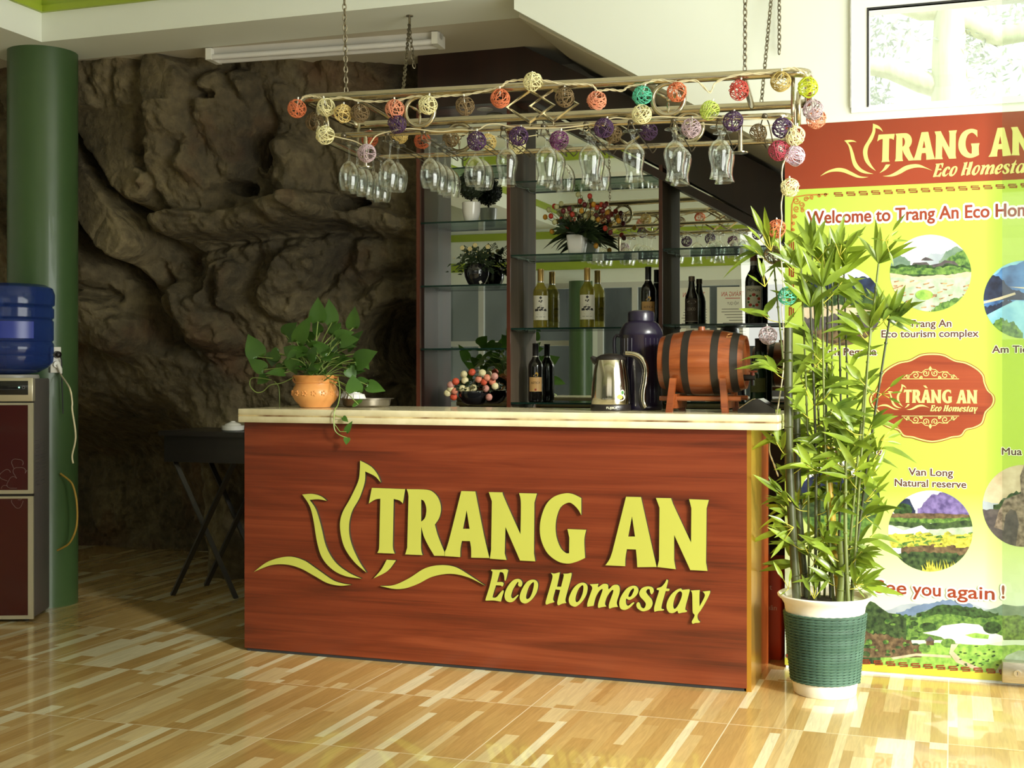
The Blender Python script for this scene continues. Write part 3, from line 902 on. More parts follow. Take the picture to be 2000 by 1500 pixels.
# ---------------------------------------------------------------- display shelf with mirror and glass shelves
board_edge = wood('mahogany_edge', (s2l(60, 24, 13), s2l(84, 36, 20), s2l(96, 44, 25)), 'z', 2.5, 0.4)
grey_lam = wood('grey_laminate', (s2l(62, 50, 36), s2l(80, 66, 50), s2l(92, 78, 60)), 'z', 3, 0.7, 0.0)
mirror_m, nt, b, _ = nodes_of('mirror_silver')
b.inputs['Base Color'].default_value = (0.80, 0.84, 0.81, 1); b.inputs['Metallic'].default_value = 1; b.inputs['Roughness'].default_value = 0.0
shelf_glass = thin_glass('shelf_glass', (0.82, 0.91, 0.86), 0.6, 0.07)
edge_glass = pm('glass_edge', s2l(24, 52, 44), s2l(18, 40, 34), 6, 0.1)
clip_m = pm('black_clip', (0.015, 0.015, 0.015), (0.01, 0.01, 0.01), 5, 0.4)
sh = thing('display_shelf', 'built-in mahogany display shelf with mirror back and glass shelves under the stair', 'shelf', ((XL + XR) / 2, Y_SH, 0))
bx = [x_at(817, Y_SH), x_at(993.5, Y_SH), x_at(1290.5, Y_SH), x_at(1545, Y_SH)]
bt = [bayL + 0.02, bayL + 0.02, on_y(1290, 322, Y_SH).z, on_y(1545, 463, Y_SH).z]
BT = 0.0175
for k in range(4):
    mb = MB(); mb.box(bx[k] - BT / 2, bx[k] + BT / 2, Y_SH - 0.004, Y_SH + 0.005, 0, bt[k]); 
    bd = mb.build('side_board', board_edge, sh, world=True, smooth=False)
    mb = MB(); mb.box(bx[k] - BT / 2 + 0.0005, bx[k] + BT / 2 - 0.0005, Y_SH + 0.005, Y_MIR, 0, bt[k] - 0.002)
    o = mb.build('board_face', grey_lam, bd, smooth=False)
    for v in o.data.vertices: v.co -= Vector(sh.location)
    o['label'] = 'grey inner face of the side board'
mb = MB()
mz = [(bx[0], 0.4), (bx[3], 0.4), (bx[3], bt[3] - 0.04), (dg[1].x, dg[1].z), (dg[0].x, bayL), (bx[0], bayL)]
mb.prism([mz], lambda u, v, w: Vector((u, Y_MIR + w, v)), 0.006); o = mb.build('mirror', mirror_m, sh, world=True, smooth=False); o['label'] = 'mirror back panel'
# top boards
mb = MB(); mb.box(bx[0], dg[0].x + 0.02, Y_SH + 0.06, Y_MIR, bayL, bayL + 0.018); 
tp = mb.build('top_board', board_edge, sh, world=True, smooth=False)
mb = MB(); p, q2 = dg[0], dg[2]; dx = (q2 - p).normalized(); ex = q2 + dx * 0.25
pl = [(p.x - 0.02, p.z - 0.028), (p.x - 0.02, p.z), (p.x, p.z), (ex.x, ex.z), (ex.x, ex.z - 0.05), (p.x + 0.03, p.z - 0.05)]
mb.prism([pl], lambda u, v, w: Vector((u, Y_SH - 0.005 + w, v)), Y_MIR - Y_SH); mb.build('sloping_board', dark_panel, sh, world=True, smooth=False)
# lower cabinet
cabw = wood('cabinet_brown', (s2l(62, 46, 38), s2l(84, 62, 50), s2l(96, 74, 60)), 'x', 2.5, 0.4)
mb = MB(); mb.box(bx[0] + 0.01, bx[3] - 0.01, Y_SH - 0.14, Y_MIR - 0.005, 0.0, 0.86); mb.build('cabinet_base', cabw, sh, world=True, smooth=False)
SHELF = {}
for bay, zs in enumerate(((2.163, None), (0, 0), (0, 0))):
    a, c = bx[bay] + BT / 2 + 0.001, bx[bay + 1] - BT / 2 - 0.001
    xc = (832 + 984) / 2 if bay == 0 else (1150 if bay == 1 else 1400)
    pys = ((326, 431, 556, 680), (347, 493, 639, 787), (482, 632, 785))[bay]
    zz = [on_y(xc, p, Y_SH + 0.005).z for p in pys]
    SHELF[bay] = zz
    for z in zz:
        cc = c
        mb = MB(); mb.box(a, cc, Y_SH + 0.0075, Y_MIR - 0.002, z - 0.008, z)
        gs = mb.build('glass_shelf', shelf_glass, sh, world=True, smooth=False)
        mb = MB(); mb.box(a, cc, Y_SH + 0.006, Y_SH + 0.0075, z - 0.008, z)
        o = mb.build('polished_edge', edge_glass, gs, smooth=False)
        for v in o.data.vertices: v.co -= Vector(sh.location)
        mb = MB()
        for e, s_ in ((a, 1), (cc, -1)):
            mb.tube([(e, Y_SH + 0.012, z - 0.012), (e + s_ * 0.012, Y_SH + 0.05, z - 0.011), (e + s_ * 0.002, Y_SH + 0.1, z - 0.014), (e + s_ * 0.014, Y_SH + 0.18, z - 0.012)], 0.0028, 6)
        o = mb.build('clip', clip_m, gs)
        for v in o.data.vertices: v.co -= Vector(sh.location)
# downlight in the top board
c = on_y(941, 187, Y_SH + 0.08)
dl = thing('downlight', 'round recessed downlight over the left bay of the shelf', 'light', (c.x, Y_SH + 0.125, bayL + 0.0))
mb = MB(); mb.lathe([(0.025, 0.0), (0.026, -0.004), (0.042, -0.004), (0.043, 0.0)], n=32); mb.build('trim_ring', pm('downlight_white', s2l(200, 196, 186)), dl)
mb = MB(); mb.lathe([(0.0, -0.002), (0.025, -0.002), (0.025, -0.001)], n=24); mb.build('lamp_lens', pm('frosted_lens', s2l(170, 166, 156), None, 5, 0.3), dl)

# ---------------------------------------------------------------- poster
YP = Y_WALL - 0.048    # print surface
poster_x0 = x_at(1533, YP); xmid = x_at(1822, YP); poster_x1 = 2 * xmid - poster_x0
zt = on_y(1600, 241, YP).z; zh = on_y(1600, 368, YP).z
po = thing('poster', 'tall yellow-green welcome poster with red header and round landscape photos', 'poster', (xmid, Y_WALL - 0.045, 0.0))


def grad_mat():
    m, nt, b, out = nodes_of('poster_print')
    L = nt.links.new
    tc = nt.nodes.new('ShaderNodeTexCoord'); sp = nt.nodes.new('ShaderNodeSeparateXYZ'); L(tc.outputs['Object'], sp.inputs[0])
    mr = nt.nodes.new('ShaderNodeMapRange'); z0 = on_y(1800, 1180, YP).z; z1 = on_y(1800, 960, YP).z
    mr.inputs[1].default_value = z0; mr.inputs[2].default_value = z1; L(sp.outputs[2], mr.inputs[0])
    cr = nt.nodes.new('ShaderNodeValToRGB'); e = cr.color_ramp.elements
    e[0].color = (*s2l(196, 208, 188), 1); e[1].color = (*s2l(168, 190, 74), 1)
    k = e.new(0.5); k.color = (*s2l(194, 208, 138), 1)
    L(mr.outputs[0], cr.inputs[0]); L(cr.outputs[0], b.inputs['Base Color'])
    b.inputs['Roughness'].default_value = 0.3
    return m


LAY = [0]


def pfn(depth):
    y = YP - depth
    return lambda u, v, w=0: Vector((u, y + w, v))


def ppt(px, py):
    p = on_y(px, py, YP); return (p.x, p.z)


mb = MB(); mb.box(poster_x0, poster_x1, YP, Y_WALL - 0.0455 + 0.0, 0.011, zt)
pb = mb.build('print_sheet', grad_mat(), po, world=True, smooth=False)
poster_red = pm('poster_red', s2l(140, 56, 32), s2l(134, 52, 29), 3, 0.3)
poster_ink = pm('poster_red_ink', s2l(134, 52, 30), s2l(128, 48, 28), 5, 0.35)
cap_ink = pm('caption_ink', s2l(84, 52, 36), s2l(78, 46, 32), 5, 0.4)
halo = pm('white_halo', s2l(240, 242, 226), s2l(236, 238, 222), 5, 0.35)
cream_ink = pm('cream_ink', s2l(206, 200, 120), s2l(200, 194, 112), 3, 0.35)
pyel = pm('poster_yellow', s2l(180, 178, 62), s2l(174, 172, 58), 4, 0.35)
mb = MB(); mb.box(poster_x0, poster_x1, YP - 0.0006, YP - 0.0001, zh, zt); hb = mb.build('header_band', poster_red, po, world=True, smooth=False)
mb = MB(); mb.box(poster_x0, poster_x1, YP - 0.0030, YP - 0.0026, 0.011, 0.011 + 0.028); mb.build('footer_band', pyel, po, world=True, smooth=False)


def similar(src_a, src_b, dst_a, dst_b):
    (ax, ay), (bx_, by), (cx_, cy_), (dx_, dy_) = src_a, src_b, dst_a, dst_b
    k = math.hypot(dx_ - cx_, dy_ - cy_) / math.hypot(bx_ - ax, by - ay)
    return lambda p: (cx_ + (p[0] - ax) * k, cy_ + (p[1] - ay) * k)


def cpt(px, py):
    q = on_y(px, py, Y_CF - 0.012); return (q.x, q.z)


f1 = similar(cpt(497, 1116), cpt(1174, 1107), ppt(1602, 344), ppt(1926, 305))
mb = MB()
for nm, cs in LOGO:
    mb.prism([[f1(p) for p in c] for c in cs], pfn(0.0012), 0)
mb.build('header_lettering', cream_ink, po, world=True, smooth=False)


def ptext(mb, body, x0, x1, y, cap, depth, align='l', offset=0.0, sp=1.0):
    a = ppt(x0, y); b2 = ppt(x1, y)
    k = 1 / ppm((x0 + x1) / 2, YP)
    off = {'l': a[0], 'c': (a[0] + b2[0]) / 2}[align]
    if not offset:
        put_text(mb, body, lambda u, v: pfn(depth)(off + u, a[1] + v), width=b2[0] - a[0], cap=cap * k, align=align)
        return
    for i in range(10):   # white outline: the word repeated around a small circle
        du, dv = offset * k * cos(2 * PI * i / 10), offset * k * sin(2 * PI * i / 10)
        put_text(mb, body, lambda u, v: pfn(depth + i * 0.00001)(off + u + du, a[1] + v + dv), width=b2[0] - a[0], cap=cap * k, align=align)


mb = MB(); ptext(mb, 'Welcome to Trang An Eco Homestay', 1577, 2085, 437, 25, 0.0009, offset=5.0); mb.build('welcome_halo', halo, po, world=True, smooth=False)
mb = MB(); ptext(mb, 'Welcome to Trang An Eco Homestay', 1577, 2085, 437, 25, 0.0014); ptext(mb, 'Welcome to Trang An Eco Homestay', 1577, 2085, 437, 25, 0.0016, offset=0.8); mb.build('welcome_lettering', poster_ink, po, world=True, smooth=False)
caps = [('Trang An', 1776, 1858, 639, 14), ('Eco tourism complex', 1722, 1911, 659, 14), ('Am Tien', 1938, 2018, 689, 14), ('Dinh Pegoda', 1598, 1712, 694, 14), ('Cuc Phuong', 1616, 1722, 887, 14), ('Mua cave', 1957, 2045, 888, 14), ('Van Long', 1775, 1861, 928, 14), ('Natural reserve', 1748, 1887, 949, 14)]
for c in caps:
    mb = MB(); ptext(mb, *c, 0.0010, offset=1.6); mb.cur = 1; ptext(mb, *c, 0.0015); ptext(mb, *c, 0.0016, offset=0.45)
    mb.build('caption', [halo, cap_ink], po, world=True, smooth=False)


def clip_convex(poly, clip):
    out = list(poly)
    n = len(clip)
    for i in range(n):
        a, b2 = clip[i], clip[(i + 1) % n]
        inp = out; out = []
        if not inp: return []
        ins = lambda p: (b2[0] - a[0]) * (p[1] - a[1]) - (b2[1] - a[1]) * (p[0] - a[0]) >= 0
        for j in range(len(inp)):
            p, q = inp[j - 1], inp[j]
            if ins(p) != ins(q):
                d1 = (b2[0] - a[0]) * (p[1] - a[1]) - (b2[1] - a[1]) * (p[0] - a[0])
                d2 = (b2[0] - a[0]) * (q[1] - a[1]) - (b2[1] - a[1]) * (q[0] - a[0])
                t = d1 / (d1 - d2); out.append((p[0] + (q[0] - p[0]) * t, p[1] + (q[1] - p[1]) * t))
            if ins(q): out.append(q)
    return out


PR = {}


def ink(c, c2=None, sc=60, name=None, det=6, stretch=(1, 1, 1)):
    k = (c, c2, sc)
    if k not in PR:
        PR[k] = pm('print_%d' % len(PR), s2l(*c), s2l(*(c2 or c)), sc, 0.35, detail=det, contrast=0.16, stretch=stretch)
    return PR[k]


SKY = ink((236, 238, 236), (222, 226, 228), 8); GRN = ink((112, 146, 66), (44, 78, 38), 70); DGRN = ink((70, 92, 52), (28, 44, 30), 60); HILL = ink((120, 140, 122), (88, 112, 96), 25)
FAR = ink((160, 168, 176), (140, 150, 160), 14); WATER = ink((176, 186, 170), (140, 156, 130), 30); BOAT = ink((196, 150, 104), (96, 66, 44), 90); ROOF = ink((92, 84, 84), (66, 60, 64), 50)
PURP = ink((128, 112, 168), (76, 64, 112), 45); BLUE = ink((92, 140, 200), (40, 70, 120), 12); NAVY = ink((44, 54, 84), (24, 28, 50), 30); CYAN = ink((150, 200, 214), (104, 160, 190), 14)
YEL = ink((214, 206, 84), (130, 132, 44), 60); BRN = ink((116, 96, 70), (62, 48, 36), 50); SAND = ink((204, 186, 160), (176, 156, 128), 20); STONE = ink((150, 132, 118), (84, 70, 62), 70); TREE = ink((60, 90, 46), (24, 40, 24), 80); LAKE = ink((238, 240, 226), (220, 226, 200), 10); LAWN = ink((150, 186, 84), (96, 140, 56), 50)


def picture(name, label, clip_px, layers):
    clip = [ppt(*p) for p in clip_px]
    ar = sum(clip[i - 1][0] * clip[i][1] - clip[i][0] * clip[i - 1][1] for i in range(len(clip)))
    if ar < 0: clip = clip[::-1]
    mb = MB(); mats = []
    for k, (mt, pts) in enumerate(layers):
        P_ = clip if pts is None else clip_convex([ppt(*p) for p in pts], clip)
        if len(P_) < 3: continue
        if mt not in mats: mats.append(mt)
        mb.cur = mats.index(mt)
        mb.prism([P_], pfn(0.0004 + 0.00002 * k), 0)
    o = mb.build(name, mats, po, world=True, smooth=False); o['label'] = label
    return o


def jag(x0, x1, ys, amp, seed, bottom):
    r = random.Random(seed); n = 28; pts = []
    for i in range(n + 1):
        t = i / n; f = t * (len(ys) - 1); j = min(int(f), len(ys) - 2); u = f - j; u = u * u * (3 - 2 * u)
        pts.append((x0 + (x1 - x0) * t, ys[j] * (1 - u) + ys[j + 1] * u + r.uniform(-amp, amp)))
    return pts + [(x1, bottom), (x0, bottom)]


def circ(cx_, cy_, rx, ry, n=56):
    return [(cx_ + rx * cos(2 * PI * i / n), cy_ + ry * sin(2 * PI * i / n)) for i in range(n)]


boats = []
r = random.Random(2)
for i in range(46):
    x = r.uniform(1740, 1895); y = r.uniform(548, 606); l = r.uniform(7, 15); s_ = r.uniform(-0.35, 0.15)
    boats.append((BOAT, [(x, y), (x + l, y + l * s_), (x + l * 0.9, y + l * s_ + 2.4), (x + l * 0.1, y + 2.4)]))
picture('photo_print', 'round photo of boats before a pagoda roof', circ(1817.5, 533.5, 79.5, 75), [
    (SKY, None), (FAR, jag(1800, 1860, [512, 495, 496, 490], 1, 1, 530)), (HILL, jag(1736, 1778, [495, 488, 502, 510], 1, 2, 560)), (HILL, jag(1834, 1900, [510, 490, 481, 488, 500], 1, 3, 560)),
    (GRN, jag(1842, 1900, [512, 498, 488, 500], 1.5, 30, 560)),
    (ROOF, [(1780, 519), (1784, 513), (1810, 512), (1816, 518), (1836, 514), (1845, 508), (1864, 510), (1872, 518), (1870, 524), (1780, 524)]), (ROOF, [(1798, 509), (1802, 505), (1808, 502), (1817, 505), (1824, 509)]),
    (TREE, jag(1736, 1900, [522, 516, 520, 515, 522], 3, 4, 545)), (GRN, jag(1736, 1900, [526, 522, 524, 520, 526], 2, 31, 536)), (SAND, jag(1736, 1900, [533, 540, 537, 531], 1, 5, 560)), (WATER, jag(1736, 1900, [541, 546, 543, 540], 1, 6, 620)), (SAND, [(1740, 548), (1780, 553), (1800, 549), (1790, 556), (1745, 570)])] + boats + [
    (LAWN, circ(1805, 576, 17, 10)), (GRN, jag(1815, 1900, [608, 590, 582, 574], 2, 8, 640))])
picture('photo_print', 'round photo of a blue lake with a causeway', circ(2000, 585, 79, 76), [
    (CYAN, None), (BLUE, jag(1915, 2080, [556, 520, 500, 520], 2, 9, 600)), (NAVY, jag(1918, 2010, [530, 540, 566, 572], 2, 10, 586)), (NAVY, jag(1918, 1990, [600, 596, 586, 590], 2, 40, 620)), (CYAN, [(1918, 620), (1960, 598), (1985, 586), (2080, 596), (2080, 670), (1918, 670)]), (SAND, [(1920, 589), (1950, 581), (1982, 571), (1984, 575), (1952, 586), (1921, 593)]), (SAND, [(1970, 560), (2000, 561), (2080, 570), (2080, 572), (2000, 564)]), (GRN, jag(1930, 1998, [640, 622, 628, 650], 3, 11, 680))])
picture('photo_print', 'round photo of dark hills over water, behind the bamboo', circ(1645, 598, 79, 77), [
    (SKY, None), (NAVY, jag(1566, 1730, [560, 536, 548, 540, 560], 3, 12, 640)), (DGRN, jag(1566, 1730, [575, 570, 566, 572], 3, 13, 640)), (SAND, jag(1566, 1730, [600, 596, 604], 2, 14, 640)), (ROOF, jag(1566, 1730, [622, 612, 620], 3, 15, 690)), (BRN, jag(1566, 1730, [648, 640, 650], 3, 16, 690))])
r = random.Random(4); reeds = []
for i in range(60):
    x = r.uniform(1736, 1898); y = r.uniform(1040, 1068); reeds.append((r.choice((YEL, GRN, YEL)), [(x, y), (x + r.uniform(6, 18), y - r.uniform(1, 4)), (x + r.uniform(8, 20), y + 3), (x, y + 3)]))
for i in range(34):
    x = r.uniform(1800, 1885); y = r.uniform(1092, 1104); reeds.append((YEL, [(x, 1118), (x + r.uniform(-8, 8), y), (x + 5, 1118)]))
picture('photo_print', 'round photo of purple cliffs above a marsh', circ(1817.5, 1037, 82.5, 79), [
    (SKY, None), (PURP, jag(1792, 1902, [992, 968, 960, 975, 990], 3, 17, 1010)), (NAVY, jag(1748, 1788, [990, 972, 974, 996], 1, 18, 1010)), (TREE, circ(1763, 996, 19, 13)), (BRN, jag(1730, 1905, [1003, 1003, 1005], 1, 19, 1016)), (GRN, jag(1730, 1905, [1010, 1013, 1011], 1, 20, 1022)), (DGRN, jag(1730, 1905, [1018, 1022, 1016], 1, 21, 1034)), (WATER, jag(1730, 1905, [1026, 1034, 1028], 1, 22, 1050)), (SKY, [(1734, 1024), (1765, 1036), (1800, 1026), (1815, 1038), (1790, 1044), (1734, 1048)]), (YEL, jag(1730, 1905, [1042, 1046, 1042], 2, 23, 1070)), (BRN, jag(1760, 1905, [1068, 1062, 1070], 2, 24, 1100)), (DGRN, jag(1730, 1905, [1080, 1078, 1084], 3, 25, 1130))] + reeds)
picture('photo_print', 'round photo of a stone arch at dusk', circ(1998, 988, 79, 80), [
    (SAND, None), (FAR, jag(1915, 1970, [978, 982, 990], 1, 26, 1010)), (DGRN, jag(1940, 2080, [985, 960, 950, 955], 3, 27, 1000)), (ROOF, jag(1915, 2080, [996, 994, 1000], 2, 28, 1080)), (STONE, [(1942, 1030), (1950, 1000), (1962, 976), (1980, 968), (2000, 962), (2012, 1040), (2000, 1070), (1984, 1066), (1990, 1022), (1984, 998), (1974, 994), (1964, 1006), (1960, 1036)]), (STONE, [(1994, 966), (1992, 930), (2000, 908), (2030, 900), (2040, 1000)])])
picture('photo_print', 'round photo of a dark green forest, behind the bamboo', circ(1640, 978, 79, 78), [
    (SKY, None), (NAVY, jag(1560, 1725, [940, 920, 930, 950], 3, 29, 1000)), (DGRN, jag(1560, 1725, [965, 958, 962], 4, 32, 1060)), (GRN, jag(1560, 1725, [1010, 1004, 1012], 3, 33, 1070))])
# landscape along the foot of the poster
lx0, lx1 = 1536, 2108
land = []
r = random.Random(9)
picture('landscape_print', 'landscape of hills and a white lake along the poster foot', [(lx0, 1160), (lx1, 1160), (lx1, 1326 + 14), (lx0, 1296)], [
    (FAR, jag(1536, 2108, [1195, 1185, 1200, 1180, 1176, 1190, 1178, 1190], 3, 34, 1240)), (ink((110, 128, 160), (84, 104, 130), 20), jag(1750, 1900, [1196, 1180, 1172, 1180], 2, 35, 1230)), (HILL, jag(1760, 2108, [1205, 1186, 1196, 1180, 1192, 1176], 3, 36, 1240)),
    (DGRN, jag(1530, 1780, [1190, 1176, 1170, 1164, 1176, 1196, 1204], 3, 37, 1320)), (TREE, jag(1790, 1950, [1198, 1180, 1186, 1198], 2, 41, 1220)), (GRN, jag(1770, 2108, [1206, 1200, 1206, 1202, 1208, 1200], 3, 38, 1250)),
    (LAWN, jag(1720, 2108, [1262, 1256, 1260, 1250], 2, 39, 1345)), (LAKE, [(1802, 1236), (1830, 1231), (1840, 1222), (1880, 1217), (1912, 1220), (1930, 1232), (1958, 1242), (1960, 1252), (1920, 1260), (1880, 1258), (1850, 1252), (1838, 1244)]), (LAWN, [(1884, 1240), (1905, 1236), (1932, 1240), (1930, 1248), (1900, 1246)]),
    (BRN, jag(1680, 1800, [1232, 1240, 1246, 1262], 3, 42, 1284)), (TREE, circ(1812, 1224, 16, 8)), (TREE, circ(1938, 1226, 18, 12)), (GRN, circ(1852, 1256, 14, 9)), (GRN, circ(1806, 1266, 12, 9)), (ROOF, [(1806, 1252), (1816, 1242), (1826, 1252)]), (BRN, [(1809, 1252), (1824, 1252), (1824, 1260), (1809, 1260)]),
    (SAND, [(1740, 1284), (1790, 1276), (1856, 1280), (1858, 1285), (1790, 1281), (1745, 1288)]), (SAND, [(1858, 1258), (1872, 1258), (1862, 1272), (1880, 1290), (1918, 1306), (1905, 1308), (1868, 1294), (1854, 1276)]), (WATER, [(1945, 1310), (1966, 1280), (1990, 1270), (2108, 1280), (2108, 1340), (1945, 1320)])]
    + [(r.choice((TREE, DGRN, GRN)), circ(r.uniform(1690, 1800), r.uniform(1200, 1280), r.uniform(3, 8), r.uniform(2, 5), 10)) for i in range(50)] + [(TREE, circ(r.uniform(1870, 1950), r.uniform(1262, 1300), r.uniform(1.5, 4), r.uniform(1, 2), 8)) for i in range(26)])
for w_, x0, x1, y in (('See', 1710, 1770, 1157), ('you', 1783, 1837, 1161.5), ('again', 1851, 1942, 1166), ('!', 1957, 1961.5, 1168)):
    mb = MB(); ptext(mb, w_, x0, x1, y, 25, 0.0030, offset=4.0); mb.cur = 1; ptext(mb, w_, x0, x1, y, 25, 0.0033); ptext(mb, w_, x0, x1, y, 25, 0.0034, offset=0.7)
    mb.build('farewell_word', [halo, poster_ink], po, world=True, smooth=False)

# oval emblem
E5 = lambda *a: [(1680 + x / 5, 650 + y / 5) for x, y in a]
half = [(705, 195), (780, 199), (840, 215), (930, 262), (1040, 285), (1150, 345), (1210, 410), (1225, 480), (1260, 560), (1305, 605), (1320, 655), (1300, 715), (1240, 775), (1220, 835), (1195, 895), (1120, 935), (1040, 955), (990, 1015), (900, 1030), (820, 1055), (705, 1075)]
full = half + [(1410 - x, y) for x, y in half[-2:0:-1]]
eo = [(p.x, p.y) for p in crspline([(x, y, 0) for x, y in E5(*full)], 4, True)]


def shrink(pts, k):
    c = (1680 + 705 / 5, 650 + 640 / 5); return [(c[0] + (x - c[0]) * k, c[1] + (y - c[1]) * (1 - (1 - k) * 1.25)) for x, y in pts]


em_wood = wood('emblem_print', (s2l(108, 38, 18), s2l(134, 54, 27), s2l(148, 66, 35)), 'x', 4, 0.35)
mb = MB(); mb.prism([[ppt(*p) for p in eo]], pfn(0.0018), 0); em = mb.build('emblem', em_wood, po, world=True, smooth=False); em['label'] = 'red-brown oval emblem with scrolls'
mb = MB(); mb.prism([[ppt(*p) for p in shrink(eo, 0.987)], [ppt(*p) for p in shrink(eo, 0.962)]], pfn(0.0021), 0); o = mb.build('emblem_rim', cream_ink, em, smooth=False)
for v in o.data.vertices: v.co -= Vector(po.location)
f2 = similar(cpt(726, 953), cpt(1385, 976), ppt(1766, 761), ppt(1909, 761))
mb = MB()
for nm, cs in LOGO: mb.prism([[f2(p) for p in c] for c in cs], pfn(0.0022), 0)
mb.prism([[ppt(*p) for p in ((1803, 753), (1808, 753), (1812, 758), (1808, 758))]], pfn(0.0022), 0)
o = mb.build('emblem_lettering', cream_ink, em, smooth=False)
for v in o.data.vertices: v.co -= Vector(po.location)


def ribbon(mb, pts, w, depth):
    P_ = [Vector((*p, 0)) for p in pts]; n = len(P_); L_, R_ = [], []
    for i in range(n):
        t = (P_[min(i + 1, n - 1)] - P_[max(i - 1, 0)]).normalized(); nn = Vector((-t.y, t.x, 0)) * w / 2
        L_.append(P_[i] + nn); R_.append(P_[i] - nn)
    vs = [pfn(depth)(*ppt(p.x, p.y)) for p in L_ + R_]
    mb.add(vs, [(i, i + 1, n + i + 1, n + i) for i in range(n - 1)])


def spiral(cx_, cy_, r0, turns, a0, sgn=1, n=26):
    return [(cx_ + r0 * (1 - 0.8 * i / n) * cos(a0 + sgn * 2 * PI * turns * i / n), cy_ + r0 * (1 - 0.8 * i / n) * sin(a0 + sgn * 2 * PI * turns * i / n)) for i in range(n + 1)]


mb = MB(); ecx = 1817
for yb, s_ in ((740, -1), (812.5, 1)):
    mb = MB()
    ribbon(mb, [(ecx - 56, yb), (ecx + 56, yb)], 1.2, 0.0023)
    for m_ in (-1, 1):
        for (dx_, dy_, rr_, a0, sg) in ((9, 11, 6.5, 2.6, 1), (29, 7, 7, 0.6, 1), (43, 4.5, 4, 2.5, -1), (18, 3.5, 3.2, 0, -1)):
            ribbon(mb, [(ecx + m_ * (x - ecx), yb + s_ * (y - yb)) for x, y in spiral(ecx + dx_, yb + dy_, rr_, 1.3, a0, sg)], 1.5, 0.0023)
        ribbon(mb, [(ecx + m_ * dx_, yb + s_ * dy_) for dx_, dy_ in ((2, 19), (10, 18), (17, 12), (24, 14), (33, 14), (38, 8), (46, 8), (52, 2))], 1.2, 0.0023)
    mb.prism([[ppt(*p) for p in ((ecx, yb + s_ * 25), (ecx + 4, yb + s_ * 19), (ecx, yb + s_ * 15), (ecx - 4, yb + s_ * 19))]], pfn(0.0023), 0)
    o = mb.build('emblem_scroll', cream_ink, em, smooth=False)
    for v in o.data.vertices: v.co -= Vector(po.location)
# key-pattern border and corner ornament
def keyrow(mb, x, y, kx, ky, dep, rot=False):
    for a0, a1, b0, b1 in ((0, 16, 0, 2), (0, 2.6, 2, 3.5), (0, 18, 3.5, 5.5), (15.4, 18, 5.5, 7), (2, 18, 7, 9)):
        pts = [((x + (b * ky if rot else a * kx)), (y + (a * kx if rot else b * ky))) for a, b in ((a0, b0), (a1, b0), (a1, b1), (a0, b1))]
        mb.prism([[ppt(*p) for p in pts]], pfn(dep), 0)


mb = MB()
for i in range(19):
    keyrow(mb, 1629 + i * 24.3, 375.5 - 0.0485 * (i * 24.3), 0.98, 0.9, 0.001)
mb.build('key_border', poster_ink, po, world=True, smooth=False); mb = MB()
for i in range(24):
    keyrow(mb, 1536 + i * 24.4, 1277 + i * 24.4 * 0.073, 0.98, 1.05, 0.0032)
mb.build('key_border', poster_ink, po, world=True, smooth=False); mb = MB()
for i in range(6):
    keyrow(mb, 1541, 470 + i * 26, 1.05, 1.1, 0.001, True)
o = mb.build('key_border', poster_ink, po, world=True, smooth=False)
mb = MB()
ribbon(mb, [(1546, 452), (1547, 400), (1552, 385), (1575, 381), (1618, 379)], 2.5, 0.001)
for (x, y, rr_, a0, sg) in ((1556, 392, 7, 0, 1), (1566, 400, 6, 2, -1), (1556, 408, 6, 1, 1), (1575, 389, 5, 0, -1), (1552, 422, 4.5, 0, 1), (1586, 385, 4, 1, 1), (1549, 436, 3.5, 2, -1), (1567, 411, 4, 4, 1), (1600, 382, 3, 0, 1), (1612, 380, 3, 2, -1), (1549, 448, 3, 0, 1)):
    ribbon(mb, spiral(x, y, rr_, 1.4, a0, sg), 2.0, 0.001)
mb.build('corner_scroll', pm('ornament_brown', s2l(186, 122, 48), s2l(160, 96, 40), 30, 0.4), po, world=True, smooth=False)
# ---------------------------------------------------------------- hanging glass rack
ZT, ZB = 2.156, 2.018
RA = on_z(588, 193, ZT); RB = on_z(1578, 140, ZT)
ux = (RB - RA); RL = ux.length; ux.normalize(); uy = Vector((-ux.y, ux.x, 0))
RV = 0.53
steel_r = pm('rack_steel', s2l(196, 186, 160), s2l(170, 160, 134), 30, 0.17, 0.95, stretch=(0.3, 4, 4))
steel_d = pm('dark_wire', s2l(120, 112, 98), s2l(96, 90, 78), 20, 0.3, 0.9)
chain_m = pm('chain_steel', s2l(150, 140, 118), s2l(110, 102, 84), 30, 0.35, 0.9)


def R(u, v, z):
    p = RA + ux * u + uy * v; return Vector((p.x, p.y, z))


def uv_at(px, v):
    d = ray(px, HOR); d.z = 0
    t = (v + RA.dot(uy)) / d.dot(uy); p = d * t
    return (p - RA).dot(ux)


def rk(px, py, v):
    """photo point lying at depth v of the rack"""
    d = ray(px, py); t = (v + RA.dot(uy)) / (d.x * uy.x + d.y * uy.y)
    return EYE + d * t


rack = thing('glass_rack', 'hanging brushed steel stemware rack with rings and diamonds over the counter', 'rack', tuple(R(RL / 2, RV / 2, ZB)))


def roundrect(u0, u1, v0, v1, z, r, n=6):
    pts = []
    for cu, cv, a0 in ((u1 - r, v1 - r, 0), (u0 + r, v1 - r, 90), (u0 + r, v0 + r, 180), (u1 - r, v0 + r, 270)):
        for i in range(n + 1):
            a = math.radians(a0 + 90 * i / n); pts.append(R(cu + r * cos(a), cv + r * sin(a), z))
    return pts


